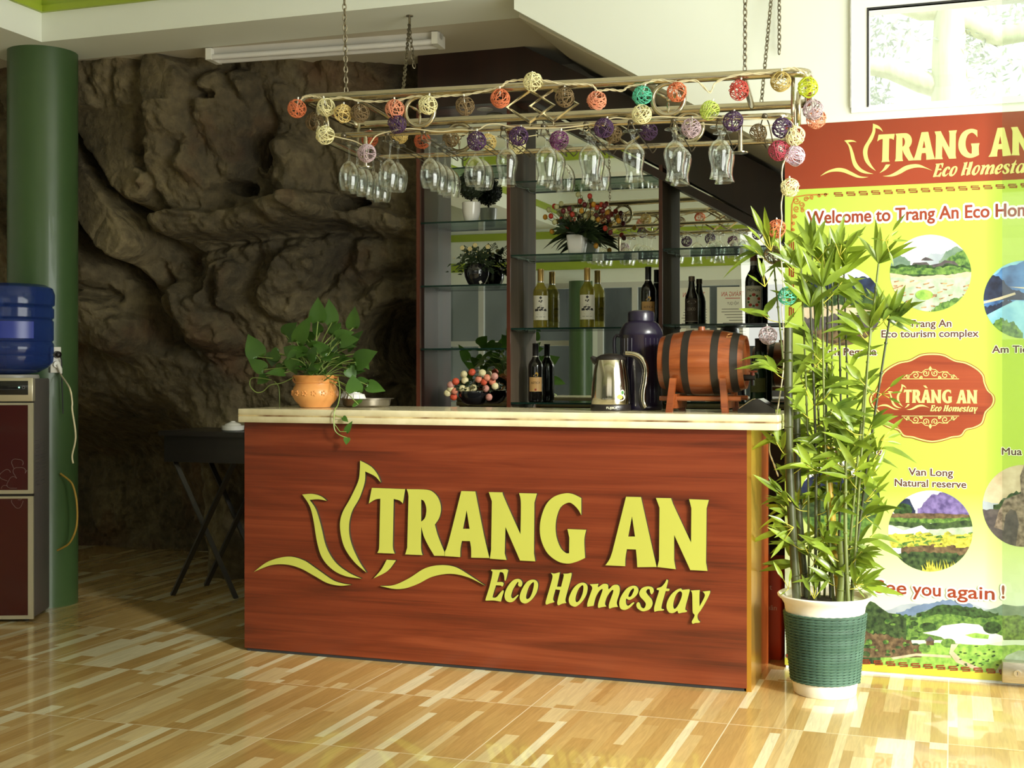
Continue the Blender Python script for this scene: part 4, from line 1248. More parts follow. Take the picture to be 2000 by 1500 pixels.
mb = MB(); mb.tube(roundrect(0, RL, 0, RV, ZT, 0.05), 0.0165, 12, closed=True); mb.build('upper_rail', steel_r, rack, world=True)
LO = 0.09
mb = MB(); mb.tube(roundrect(0.055, RL - 0.06, 0.02, RV - 0.02, ZB, 0.04), 0.0105, 12, closed=True); mb.build('lower_rail', steel_r, rack, world=True)
for px in (690, 1452):
    u = uv_at(px, 0); mb = MB(); mb.tube([R(u, 0, ZT), R(u, RV, ZT)], 0.012, 10); mb.build('cross_bar', steel_r, rack, world=True)
zm = (ZT + ZB) / 2
ring_r = (ZT - ZB) / 2 - 0.012


def ring(ctr, du, dv):
    mb = MB()
    a, b2 = (ux if du else uy), Vector((0, 0, 1))
    mb.tube([ctr + (a * cos(2 * PI * i / 36) + b2 * sin(2 * PI * i / 36)) * (ring_r - 0.003) for i in range(36)], 0.0085, 10, closed=True)
    o = mb.build('ring', steel_r, rack, world=True)
    mb = MB(); mb.sphere(ctr, 0.009, 12, 8)
    for k in (30, 150, 270):
        w = math.radians(k); d = a * cos(w) + b2 * sin(w); pr = []
        mb.tube([ctr + d * 0.008, ctr + d * 0.018, ctr + d * 0.034, ctr + d * (ring_r - 0.004)], [0.0015, 0.0055, 0.004, 0.0008], 8)
    o2 = mb.build('ring_spokes', steel_r, o, smooth=True)
    for v in o2.data.vertices: v.co = Matrix.LocRotScale(rack.location, rack.rotation_euler, None).inverted() @ v.co
    return o


for px, v in ((820, 0.0), (1305, 0.0), (897, RV), (1345, RV)):
    ring(R(uv_at(px, v), v, zm), True, False)
ring(R(0.03, 0.13, zm), False, True); ring(R(RL - 0.035, RV * 0.5, zm), False, True)


def diamonds(px, v):
    u0 = uv_at(px, v); h = (ZT - ZB) / 2 - 0.014; w = 0.085; dd = 0.084
    mb = MB()
    for s_ in (-1, 1):
        c = u0 + s_ * dd * 0.5
        mb.tube([R(c - w, v, zm), R(c, v, zm + h), R(c + w, v, zm), R(c, v, zm - h)], 0.0075, 4, closed=True)
        mb.tube([R(c, v, zm + h), R(c, v, ZT)], 0.003, 6); mb.tube([R(c, v, zm - h), R(c, v, ZB)], 0.003, 6)
    mb.build('diamond_ornament', steel_r, rack, world=True, smooth=False)


diamonds(1058, 0.0); diamonds(1205, RV)
# posts with a foot below the lower rail, and end posts
for px in (714, 1446):
    u = uv_at(px, 0.02); mb = MB()
    mb.tube([R(u, 0.02, ZB - 0.005), R(u, 0.02, ZB - 0.118)], 0.008, 10)
    mb.lathe([(0.0, -0.123), (0.026, -0.122), (0.026, -0.118), (0.0, -0.117)], tuple(R(u, 0.02, ZB)), 20)
    mb.build('foot_post', steel_r, rack, world=True)
for u, v in ((0.045, 0.05), (RL - 0.05, 0.05), (0.045, RV - 0.05), (RL - 0.05, RV - 0.05)):
    mb = MB(); mb.tube([R(u, v, ZT), R(u, v, ZB)], 0.007, 8); mb.build('corner_post', steel_r, rack, world=True)
# wire runners that carry the glass feet
ZW = ZB - 0.026
CL = [682, 766, 836, 928, 990, 1068, 1150, 1236, 1319, 1408, 1495]
for i, px in enumerate(CL):
    u = uv_at(px, 0.05); mb = MB()
    for s_ in (-1, 1):
        mb.tube(crspline([R(u + s_ * 0.004, -0.005, ZB - 0.006), R(u + s_ * 0.013, 0.01, ZW - 0.002), R(u + s_ * 0.0135, 0.06, ZW - 0.003), R(u + s_ * 0.0135, 0.40, ZW - 0.003), R(u + s_ * 0.014, RV - 0.04, ZW - 0.003), R(u + s_ * 0.03, RV - 0.02, ZB)], 4), 0.0022, 6)
    mb.sphere(R(u, -0.006, ZB - 0.005), 0.0105, 12, 8)
    mb.build('glass_runner', steel_d, rack, world=True)


# chains from ceiling and beam
def chain(p, q, sag=0.0, L=0.026, name='chain'):
    p, q = Vector(p), Vector(q); n = max(2, int((q - p).length / (L * 0.72))); mb = MB()
    d = (q - p).normalized(); a = d.orthogonal().normalized(); b2 = d.cross(a)
    for i in range(n):
        c = p + (q - p) * ((i + 0.5) / n); s_ = a if i % 2 else b2
        pts = []
        for k in range(12):
            w = 2 * PI * k / 12; pts.append(c + d * (L * 0.5) * cos(w) + s_ * (L * 0.26) * sin(w))
        mb.tube(pts, 0.0023, 5, closed=True)
    return mb.build(name, chain_m, rack, world=True)


hook1 = on_z(800, 30, Z_ALC)
ch_f0 = rk(676, 178, 0.0); chain((ch_f0.x - 0.02, ch_f0.y + 0.0, Z_CEIL), R(uv_at(676, 0), 0, ZT + 0.012))
bl = R(uv_at(782, RV), RV, ZT + 0.012); chain((hook1.x, hook1.y, Z_ALC - 0.03), bl)
h2 = on_y(807, 55, hook1.y - 0.01); chain((h2.x - 0.02, h2.y, Z_ALC - 0.05), (h2.x + 0.005, h2.y, on_y(809, 132, h2.y).z), name='loose_chain')
mb = MB(); mb.tube([(hook1.x, hook1.y, Z_ALC), (hook1.x, hook1.y, Z_ALC - 0.06)], 0.006, 8); mb.lathe([(0, -0.005), (0.016, -0.005), (0.016, 0)], (hook1.x, hook1.y, Z_ALC), 14); mb.build('ceiling_hook', chain_m, rack, world=True)
u = uv_at(1455, 0); a0 = R(u, 0, ZT + 0.012); chain((a0.x + 0.004, a0.y, Z_CEIL), a0)
bq = R(uv_at(1487, RV), RV, ZT + 0.012); tq = on_y(1508, 0, Y_BEAM - 0.03); tq2 = tq + (tq - bq) * 0.25
chain((tq2.x, Y_BEAM - 0.02, tq2.z), bq)
t3 = on_y(1522, 105, Y_BEAM - 0.03); chain((t3.x, t3.y, tq2.z), (t3.x, t3.y, t3.z), name='loose_chain')
mb = MB(); mb.tube([(t3.x - 0.03, Y_BEAM, tq2.z), (t3.x - 0.03, Y_BEAM - 0.04, tq2.z + 0.005)], 0.007, 8); mb.build('ceiling_hook', chain_m, rack, world=True)

# ---------------------------------------------------------------- glasses hung by the foot (built upside down: foot at the top)
glass_m = thin_glass('stem_glass', (0.95, 0.965, 0.945), 0.85, 0.045)


def make_glass(kind, name, label):
    t = thing(name, label, 'glass')
    if kind == 'wine':
        foot = [(0.0, 0.0), (0.031, -0.0005), (0.031, -0.0025), (0.012, -0.005), (0.0045, -0.012)]
        stem = [(0.0045, -0.012), (0.0036, -0.03), (0.0036, -0.055), (0.006, -0.064)]
        out = [(0.006, -0.064), (0.022, -0.077), (0.034, -0.095), (0.0395, -0.118), (0.0395, -0.137), (0.036, -0.158), (0.0325, -0.172)]
        inn = [(r - 0.0014, z) for r, z in out[:0:-1]] + [(0.004, -0.067), (0.0, -0.066)]
    else:
        foot = [(0.0, 0.0), (0.034, -0.0005), (0.034, -0.003), (0.012, -0.007), (0.007, -0.014)]
        stem = [(0.007, -0.014), (0.0075, -0.022), (0.006, -0.032), (0.0085, -0.042)]
        out = [(0.0085, -0.042), (0.024, -0.053), (0.036, -0.070), (0.0395, -0.088), (0.036, -0.110), (0.0305, -0.132), (0.029, -0.150), (0.0315, -0.166), (0.0355, -0.178)]
        inn = [(r - 0.0016, z) for r, z in out[:0:-1]] + [(0.006, -0.046), (0.0, -0.045)]
    mb = MB(); mb.lathe(foot, n=32); mb.build('foot', glass_m, t)
    mb = MB(); mb.open_lathe(stem, n=12); mb.build('stem', glass_m, t)
    mb = MB(); mb.open_lathe(out + inn, n=32); mb.build('bowl', glass_m, t, auto=80)
    return t


ORD = ['front', 'second', 'third', 'fourth', 'fifth']
GL = [  # stem px, depth v, kind, label
    (682, 0.05, 'wine', 'wine glass at the front of the far left runner'), (697, 0.135, 'wine', 'second wine glass on the far left runner'), (712, 0.22, 'wine', 'third wine glass on the far left runner'),
    (728, 0.31, 'wine', 'fourth wine glass on the far left runner'), (744, 0.40, 'wine', 'rearmost wine glass on the far left runner'),
    (763, 0.05, 'wine', 'front wine glass of the pair right of the mauve ball'), (778, 0.135, 'wine', 'rear wine glass of the pair right of the mauve ball'),
    (838, 0.06, 'wine', 'front wine glass of the row of four left of the topiary'), (854, 0.15, 'wine', 'second wine glass of the row of four left of the topiary'), (868, 0.24, 'wine', 'third wine glass of the row of four left of the topiary'), (882, 0.33, 'wine', 'rearmost wine glass of the row of four left of the topiary'),
    (928, 0.06, 'wine', 'front wine glass hanging before the topiary'), (942, 0.155, 'wine', 'rear wine glass hanging before the topiary'),
    (990, 0.05, 'tulip', 'short-stemmed tulip glass right of the topiary, leftmost of its kind'),
    (1068, 0.05, 'tulip', 'front tulip glass left of the magenta ball'), (1085, 0.16, 'tulip', 'tulip glass behind the one left of the magenta ball'), (1102, 0.30, 'wine', 'wine glass at the back of the runner left of the magenta ball'),
    (1150, 0.05, 'tulip', 'front tulip glass right of the magenta ball'), (1160, 0.15, 'tulip', 'tulip glass behind the one right of the magenta ball'), (1174, 0.30, 'wine', 'wine glass at the back of the runner right of the magenta ball'),
    (1236, 0.05, 'tulip', 'single tulip glass hanging alone under the cream ball'),
    (1317, 0.05, 'tulip', 'front tulip glass left of the pale mauve ball'), (1331, 0.18, 'tulip', 'rear tulip glass left of the pale mauve ball'),
    (1406, 0.05, 'tulip', 'front tulip glass at the right end of the rack'), (1411, 0.16, 'tulip', 'rear tulip glass at the right end of the rack'),
]
proto = {}
for px, v, kd, lb in GL:
    u = uv_at(px, v); p = R(u, v, ZW + 0.003)
    lab = 'clear upside-down ' + lb
    if kd not in proto:
        g = make_glass(kd, 'wine_glass' if kd == 'wine' else 'tulip_glass', lab); g.location = p; proto[kd] = g
        g['group'] = 'glasses hanging from the rack'
    else:
        dup(proto[kd], p, random.uniform(0, 6), lab, 'glasses hanging from the rack', (random.uniform(-0.05, 0.05), random.uniform(-0.05, 0.05)))

# ---------------------------------------------------------------- string light and rattan balls
cord_m = pm('cream_cord', s2l(232, 222, 186), s2l(216, 204, 166), 30, 0.6)


def cord(pts, label, name='light_string', twist=True, r=0.0022):
    mb = MB(); P_ = crspline(pts, 8)
    if twist:
        for ph in (0, PI):
            mb.tube([p + Vector((0, 0.0025 * cos(i * 0.7 + ph), 0.0025 * sin(i * 0.7 + ph))) for i, p in enumerate(P_)], r, 5)
    else:
        mb.tube(P_, r, 6)
    base = min(P_, key=lambda p: p.z)
    o = mb.build(name, cord_m, loc=tuple(base)); return tag(o, label, 'light string')


fv = -0.027
cord([rk(x, y, fv) for x, y in ((586, 200), (592, 190), (606, 187), (622, 190), (640, 194), (668, 190), (703, 197), (740, 198), (775, 196), (811, 188), (840, 190), (872, 187), (908, 185), (945, 178), (977, 170), (990, 160), (1018, 156), (1040, 155), (1062, 157), (1100, 164), (1125, 164), (1155, 166), (1168, 177), (1190, 175), (1215, 177), (1228, 169), (1256, 164), (1285, 156), (1320, 160), (1360, 158), (1386, 180), (1400, 160), (1443, 146), (1490, 143), (1524, 138), (1550, 133), (1575, 145), (1582, 165))], 'cream twisted light string along the upper front rail of the rack')
cord([rk(x, y, 0.0 - 0.018) for x, y in ((640, 262), (660, 268), (690, 275), (717, 285), (735, 265), (765, 256), (800, 251), (855, 257), (895, 254), (931, 254), (950, 244), (970, 242), (1000, 248), (1040, 250), (1092, 250), (1130, 246), (1175, 238), (1200, 230), (1235, 232), (1290, 228), (1340, 230), (1390, 229), (1440, 232), (1500, 233), (1540, 235), (1552, 250))], 'cream cord looped along the lower front rail of the rack', twist=False)
cord([rk(x, y, RV - 0.03) for x, y in ((700, 262), (722, 260), (780, 256), (824, 262), (880, 262), (950, 264), (1000, 270), (1060, 262), (1140, 250), (1198, 245), (1267, 242), (1330, 240), (1400, 244), (1480, 246), (1530, 242))], 'cream cord along the back of the rack', twist=False)
cord([on_y(x, y, 4.63 + 0.0001 * y) for x, y in ((1550, 262), (1546, 285), (1530, 320), (1527, 345), (1530, 370), (1526, 400), (1527, 430), (1523, 460), (1527, 520), (1530, 560), (1528, 600), (1531, 660), (1530, 720), (1522, 780), (1516, 812), (1513, 830), (1506, 845), (1503, 880), (1511, 905), (1520, 930))], 'cream twisted cord hanging down beside the poster to the counter end')

RAT = {}


def rattan(seed):
    if seed in RAT: return RAT[seed]
    r = random.Random(seed); mb = MB(); rad = 0.0325
    for k in range(17):
        nrm = Vector((r.gauss(0, 1), r.gauss(0, 1), r.gauss(0, 1))).normalized(); a = nrm.orthogonal().normalized(); b2 = nrm.cross(a)
        off = r.uniform(-0.5, 0.5) * rad; rr = math.sqrt(rad * rad - off * off); kk = r.uniform(0.96, 1.03)
        ph = r.uniform(0, 6)
        mb.tube([(a * cos(2 * PI * i / 26) + b2 * sin(2 * PI * i / 26)) * rr * kk + nrm * (off + 0.003 * sin(2 * 2 * PI * i / 26 + ph)) for i in range(26)], 0.00145, 4, closed=True)
    me = mb.v, mb.f
    RAT[seed] = me; return me


BM = {k: pm('rattan_' + k, s2l(*a), s2l(*b2), 40, 0.65) for k, a, b2 in (
    ('orange', (226, 132, 86), (200, 106, 66)), ('coral', (236, 164, 130), (220, 136, 102)), ('cream', (240, 234, 186), (226, 218, 164)), ('straw', (236, 214, 148), (214, 186, 112)), ('brown', (140, 116, 78), (100, 82, 54)),
    ('purple', (84, 52, 94), (54, 28, 66)), ('magenta', (116, 60, 108), (84, 36, 78)), ('mauve', (196, 174, 180), (170, 148, 156)), ('teal', (104, 204, 170), (70, 168, 138)), ('red', (206, 84, 74), (184, 64, 56)), ('lime', (206, 224, 110), (180, 200, 84)), ('yellow', (222, 232, 60), (196, 210, 44)), ('tan', (206, 184, 110), (170, 146, 78)), ('crimson', (178, 66, 86), (150, 46, 66)), ('lilac', (226, 210, 220), (196, 170, 190)), ('rust', (200, 104, 62), (170, 80, 44)))}
white_pl = pm('white_plastic', s2l(238, 236, 226), s2l(228, 226, 214), 8, 0.35)
BALLS = [  # px, py, v, colour, label
    (580, 212, -0.03, 'orange', 'orange rattan ball at the far left end of the rack'), (614, 237, 0.06, 'brown', 'dark brown rattan ball hanging low behind the far left orange one'), (637, 210, -0.03, 'cream', 'cream rattan ball beside the far left orange one'),
    (670, 222, -0.03, 'straw', 'straw-yellow rattan ball between a cream and a brown one'), (703, 221, -0.03, 'brown', 'dark brown rattan ball right of the straw-yellow one'), (771, 213, -0.035, 'coral', 'coral rattan ball just left of the left steel ring'),
    (775, 243, -0.035, 'purple', 'purple rattan ball right under the coral one near the left ring'), (635, 264, -0.03, 'cream', 'cream rattan ball at the left end of the lower rail'), (716, 299, -0.025, 'mauve', 'pale mauve rattan ball hanging among the left wine glasses'),
    (722, 271, 0.48, 'rust', 'rust-orange rattan ball half hidden behind the left lower rail'), (781, 265, 0.48, 'straw', 'straw rattan ball half hidden under the purple one at the left'), (825, 275, 0.48, 'rust', 'rust-orange rattan ball behind the row of four wine glasses'),
    (836, 205, -0.035, 'cream', 'cream-green rattan ball over the right edge of the left ring'), (908, 207, -0.03, 'brown', 'brown rattan ball between the left ring and an orange ball'), (977, 192, -0.03, 'orange', 'orange rattan ball just left of the steel diamonds'),
    (1041, 160, -0.035, 'cream', 'cream rattan ball perched on the upper rail above the diamonds'), (931, 275, -0.03, 'purple', 'purple rattan ball above the two glasses before the topiary'), (1013, 266, -0.03, 'purple', 'purple rattan ball under the diamonds, right of the first tulip glass'),
    (880, 272, 0.49, 'brown', 'brown rattan ball behind the rear left ring'), (953, 278, 0.49, 'straw', 'straw rattan ball peeping out right of a purple one at the back'), (1010, 284, 0.49, 'cream', 'pale rattan ball hidden below the purple one under the diamonds'),
    (1103, 190, -0.03, 'brown', 'brown rattan ball over the right tip of the diamonds'), (1165, 197, -0.03, 'coral', 'coral rattan ball between the diamonds and the teal ball'), (1254, 187, -0.03, 'teal', 'teal rattan ball left of the right steel ring'),
    (1253, 223, -0.03, 'cream', 'cream rattan ball on the lower rail under the teal one'), (1179, 250, -0.03, 'purple', 'purple rattan ball on the lower rail left of the single tulip glass'), (1092, 274, -0.03, 'magenta', 'magenta rattan ball between two tulip glasses'),
    (1198, 263, 0.47, 'brown', 'brown rattan ball behind the purple one on the lower rail'), (1267, 257, 0.47, 'purple', 'dark purple rattan ball at the back, right of the single tulip glass'), (1322, 180, -0.03, 'orange', 'orange rattan ball over the edge of the right steel ring'),
    (1386, 216, -0.03, 'lime', 'lime green rattan ball on the lower rail at the right'), (1443, 176, -0.03, 'red', 'bright red rattan ball below the right front chain'), (1350, 250, -0.03, 'mauve', 'pale mauve rattan ball right of a tulip glass near the right ring'),
    (1432, 237, -0.03, 'purple', 'purple rattan ball over the last tulip glasses at the right'), (1525, 159, -0.03, 'tan', 'tan rattan ball near the upper right corner of the rack'), (1578, 171, -0.02, 'yellow', 'lemon yellow rattan ball at the upper right corner of the rack'),
    (1588, 214, -0.02, 'mauve', 'pinkish rattan ball at the right end below the lemon yellow one'), (1594, 232, 0.10, 'coral', 'peach rattan ball tucked behind the pinkish one at the right end'), (1481, 260, 0.46, 'brown', 'brown rattan ball at the back near the right end'),
    (1527, 250, -0.03, 'purple', 'dark purple rattan ball at the right end of the lower rail'), (1552, 265, -0.03, 'cream', 'cream rattan ball in the cluster at the right end'), (1521, 294, -0.03, 'crimson', 'crimson rattan ball low in the right end cluster'),
    (1552, 305, -0.03, 'lilac', 'whitish lilac rattan ball at the bottom of the right end cluster'),
]
sock_mb = MB(); sock_mb.lathe([(0.0, 0.029), (0.003, 0.029), (0.0032, 0.039), (0.002, 0.042), (0.0, 0.042)], n=10)
bulb_mb = MB(); bulb_mb.tube([(0, 0, 0.030), (0, 0, 0.012), (0, 0, 0.006)], [0.0025, 0.0025, 0.0005], 8)
meshes = {}
bulb_m = pm('bulb_white', (0.8, 0.78, 0.7), None, 5, 0.3)


def ball(p, colr, label, seed):
    s_ = seed % 4; r0 = random.Random(seed)
    t = thing('rattan_ball', label, 'ball', tuple(p), r0.uniform(0, 6), 'rattan balls on the string lights')
    t.rotation_euler = (r0.uniform(-0.3, 0.3), r0.uniform(-0.3, 0.3), r0.uniform(0, 6))
    if (s_, colr) not in meshes:
        mb = MB(); v, f = rattan(s_); mb.add(v, f); o = mb.build('woven_shell', BM[colr], t, auto=180); meshes[(s_, colr)] = o.data
    else:
        o = bpy.data.objects.new('woven_shell', meshes[(s_, colr)]); COL.objects.link(o); o.parent = t
    if 'sock' not in meshes:
        o = MB().add(sock_mb.v, sock_mb.f).build('socket', white_pl, t); meshes['sock'] = o.data
        o2 = MB().add(bulb_mb.v, bulb_mb.f).build('bulb', bulb_m, o); meshes['bulb'] = o2.data
    else:
        o = bpy.data.objects.new('socket', meshes['sock']); COL.objects.link(o); o.parent = t
        o2 = bpy.data.objects.new('bulb', meshes['bulb']); COL.objects.link(o2); o2.parent = o


for i, (px, py, v, c, lb) in enumerate(BALLS):
    p = rk(px, py, v); ball(p, c, lb, i)
for i, (px, py, Y, c, lb) in enumerate(((1543, 366, 4.66, 'cream', 'cream rattan ball on the cord hanging in front of the red poster header'), (1517, 447, 4.70, 'orange', 'orange rattan ball on the hanging cord just above the bamboo'), (1510, 498, 4.72, 'brown', 'brown rattan ball on the hanging cord among the bamboo tips'), (1538, 578, 4.69, 'teal', 'teal rattan ball on the hanging cord among the bamboo leaves'), (1500, 655, 4.74, 'mauve', 'greyish mauve rattan ball low on the hanging cord behind bamboo leaves'))):
    ball(on_y(px, py, Y), c, lb, 60 + i)
# ---------------------------------------------------------------- leaf helpers
def heart_leaf(mb, base, tip_dir, nrm, L, W, curl=0.15, fold=0.12):
    t = Vector(tip_dir).normalized(); n = Vector(nrm); n = (n - t * n.dot(t)).normalized(); s = t.cross(n)
    prof = [(-0.10, 0.0), (-0.08, 0.30), (0.06, 0.47), (0.24, 0.50), (0.45, 0.43), (0.66, 0.29), (0.84, 0.13), (1.0, 0.0)]
    B = Vector(base); vs = []; fs = []
    for i, (a, w) in enumerate(prof):
        a0 = 0 if i == 0 else a
        z = -curl * L * a * a
        for k in (-1, -0.5, 0, 0.5, 1):
            if i == 0:
                vs.append(B)
            else:
                vs.append(B + t * (a * L + (0.06 * L * (1 - abs(k)) if i == 1 else 0)) + s * (k * w * W) + n * (z + fold * abs(k) * w * W - 0.10 * W * k * k * w))
    for i in range(len(prof) - 1):
        for k in range(4):
            a = i * 5 + k; fs.append((a, a + 1, a + 6, a + 5))
    mb.add(vs, fs)


def blade(mb, base, d, nrm, L, W, droop=0.25):
    t = Vector(d).normalized(); n = Vector(nrm); n = n - t * n.dot(t)
    n = n.normalized() if n.length > 1e-4 else t.orthogonal().normalized()
    s = t.cross(n); B = Vector(base); vs = []
    pr = [(0, 0.05), (0.12, 0.28), (0.32, 0.5), (0.55, 0.44), (0.78, 0.25), (1, 0.0)]
    for a, w in pr:
        c = B + t * (a * L) - Vector((0, 0, 1)) * (droop * L * a * a) 
        for k in (-1, 0, 1):
            vs.append(c + s * (k * w * W) + n * (0.18 * W * abs(k) * w * 2))
    fs = []
    for i in range(5):
        for k in range(2):
            a = i * 3 + k; fs.append((a, a + 1, a + 4, a + 3))
    mb.add(vs, fs)


# ---------------------------------------------------------------- pothos in a terracotta pot
YPOT = 4.83
pc = on_y(616, 796, YPOT); PX = pc.x
terra = pm('terracotta_glaze', s2l(226, 160, 92), s2l(204, 132, 66), 6, 0.32, coat=0.3)
soil = pm('soil', s2l(58, 42, 30), s2l(30, 22, 16), 60, 0.95, bump=0.5)
poth = pm('pothos_leaf', s2l(78, 114, 42), s2l(52, 86, 30), 7, 0.35, subsurf=0.25)
stem_g = pm('pothos_stem', s2l(140, 160, 84), s2l(104, 124, 58), 10, 0.5)
t = thing('pothos_plant', 'leafy pothos in a round terracotta pot on the left of the counter', 'plant', (PX, YPOT, 1.0))
S = 1.0
mb = MB(); mb.lathe([(0.0, 0), (0.058, 0.0), (0.064, 0.003), (0.066, 0.008), (0.086, 0.030), (0.0985, 0.052), (0.0985, 0.066), (0.092, 0.084), (0.084, 0.098), (0.083, 0.103), (0.086, 0.105), (0.083, 0.108), (0.086, 0.122), (0.094, 0.134), (0.094, 0.137), (0.088, 0.137), (0.078, 0.122), (0.0, 0.118)], n=48)
pot = mb.build('pot', terra, t)
pot['label'] = 'round glazed terracotta pot'
mb = MB()
for s_ in (-1, 1):
    mb.tube([(s_ * 0.089, 0, 0.131), (s_ * 0.106, 0, 0.128), (s_ * 0.103, 0, 0.112), (s_ * 0.086, 0, 0.100)], [0.006, 0.006, 0.005, 0.006], 8)
mb.build('handle', terra, pot)
mb = MB(); r = random.Random(3)
for a in range(-3, 4):   # floral relief
    w = -PI / 2 + a * 0.42; rr = 0.0985
    for k in range(5):
        f = 2 * PI * k / 5; q = Vector((rr * cos(w + 0.09 * cos(f)), rr * sin(w + 0.09 * cos(f)), 0.062 + 0.008 * sin(f))); mb.sphere(q, 0.0042, 8, 6)
mb.build('relief', terra, pot)
mb = MB(); mb.lathe([(0.0, 0.124), (0.079, 0.123)], n=24); mb.build('soil', soil, t)
ml = MB(); ms = MB(); r = random.Random(11)
k1 = 1 / ppm(616, YPOT)
# leaves traced from the photo: (base px, tip px, width px, depth offset)
LV = [((621, 628, ), (620, 581), 28, 0.0), ((648, 630), (642, 584), 24, 0.02), ((690, 640), (690, 598), 26, 0.02), ((580, 668), (606, 617), 26, -0.02), ((504, 697), (484, 652), 32, 0.0), ((558, 655), (577, 630), 28, 0.06),
      ((640, 690), (606, 663), 18, -0.06), ((618, 694), (595, 690), 24, -0.08), ((694, 708), (735, 686), 34, -0.03), ((612, 730), (609, 707), 22, -0.08), ((568, 700), (578, 732), 24, -0.05),
      ((545, 690), (522, 700), 22, 0.0), ((516, 722), (484, 700), 22, -0.02), ((693, 765), (688, 732), 26, -0.05), ((718, 752), (751, 763), 20, -0.04), ((702, 766), (708, 746), 12, -0.04), ((700, 790), (694, 782), 18, -0.06),
      ((680, 680), (708, 645), 24, 0.04), ((655, 660), (690, 648), 22, 0.0), ((700, 690), (716, 715), 20, 0.02), ((625, 650), (610, 625), 20, 0.04), ((660, 645), (638, 632), 20, 0.03), ((535, 690), (530, 715), 24, 0.03), ((590, 650), (560, 668), 22, 0.03), ((680, 720), (695, 740), 20, -0.03), ((575, 690), (552, 676), 22, -0.03), ((650, 655), (665, 630), 22, 0.05), ((665, 668), (700, 662), 22, -0.02), ((520, 735), (502, 750), 18, 0.02), ((612, 665), (590, 650), 22, 0.05), ((640, 672), (660, 690), 22, 0.04), ((600, 690), (575, 712), 20, 0.04), ((705, 700), (720, 720), 16, 0.0), ((552, 712), (545, 735), 20, 0.01)]
for (bx_, by_), (tx_, ty_), w, dy in LV:
    b3 = on_y(bx_, by_, YPOT + dy); t3 = on_y(tx_, ty_, YPOT + dy + r.uniform(-0.02, 0.02)); d = t3 - b3
    n_ = Vector((r.uniform(-0.35, 0.35) + 0.15, -1, r.uniform(0.0, 0.6)))
    heart_leaf(ml, b3, d, n_, d.length * 1.02, w * k1 * 1.3, r.uniform(0.02, 0.15), r.uniform(0.1, 0.3))
    q = Vector((PX + r.uniform(-0.05, 0.05), YPOT + r.uniform(-0.05, 0.05), 1.125))
    ms.tube(crspline([q, q * 0.5 + b3 * 0.5 + Vector((0, 0, 0.025)), b3], 5), 0.0022, 5)
for k in range(46):   # inner leaves
    a = r.uniform(0, 2 * PI); rr = r.uniform(0.02, 0.16); h = r.uniform(0.16, 0.30) - rr * 0.45
    b3 = Vector((PX + rr * cos(a) * 1.15, YPOT + rr * sin(a) * 0.8 + 0.03, 1.0 + h)); d = Vector((cos(a), sin(a), r.uniform(-0.4, 0.5)))
    heart_leaf(ml, b3, d, (cos(a) * -0.3, -0.6, 0.8), r.uniform(0.055, 0.085), r.uniform(0.045, 0.06), 0.2, 0.2)
    q = Vector((PX + r.uniform(-0.05, 0.05), YPOT + r.uniform(-0.05, 0.05), 1.125)); ms.tube(crspline([q, q * 0.4 + b3 * 0.6 + Vector((0, 0, 0.02)), b3], 4), 0.0018, 5)
# trailing vines
V1 = [on_y(x, y, YPOT + dy) for x, y, dy in ((578, 735, -0.05), (550, 748, -0.03), (528, 752, -0.02), (514, 764, 0.0), (500, 766, 0.0), (488, 752, 0.0), (494, 738, 0.0), (530, 742, -0.02))]
ms.tube(crspline(V1, 6), 0.0022, 5)
V2 = [on_y(x, y, yy) for x, y, yy in ((660, 738, YPOT - 0.06), (664, 765, YPOT - 0.13), (660, 790, 4.64), (654, 801, 4.574), (652, 822, 4.570), (654, 840, 4.570), (664, 850, 4.572), (678, 855, 4.572))]
ms.tube(crspline(V2, 6), 0.0024, 5)
for (bx_, by_), (tx_, ty_), w in (((670, 815), (680, 824), 11), ((676, 843), (688, 822), 13), ((678, 855), (676, 869), 14)):
    b3 = on_y(bx_, by_, 4.568); t3 = on_y(tx_, ty_, 4.562); heart_leaf(ml, b3, t3 - b3, (0.2, -1, 0.2), (t3 - b3).length, w / ppm(670, 4.57), 0.05, 0.2)
ms.tube([on_y(653, 810, 4.57), on_y(662, 814, 4.568), on_y(670, 815, 4.568)], 0.0016, 5); ms.tube([on_y(653, 828, 4.57), on_y(664, 843, 4.568), on_y(676, 843, 4.568)], 0.0016, 5)
ms.tube(crspline([on_y(x, y, YPOT + 0.02) for x, y in ((536, 745), (544, 755), (546, 775), (546, 795))], 4), 0.0022, 5)
ml.build('foliage', poth, t, world=True, auto=180); ms.build('stems', stem_g, t, world=True)

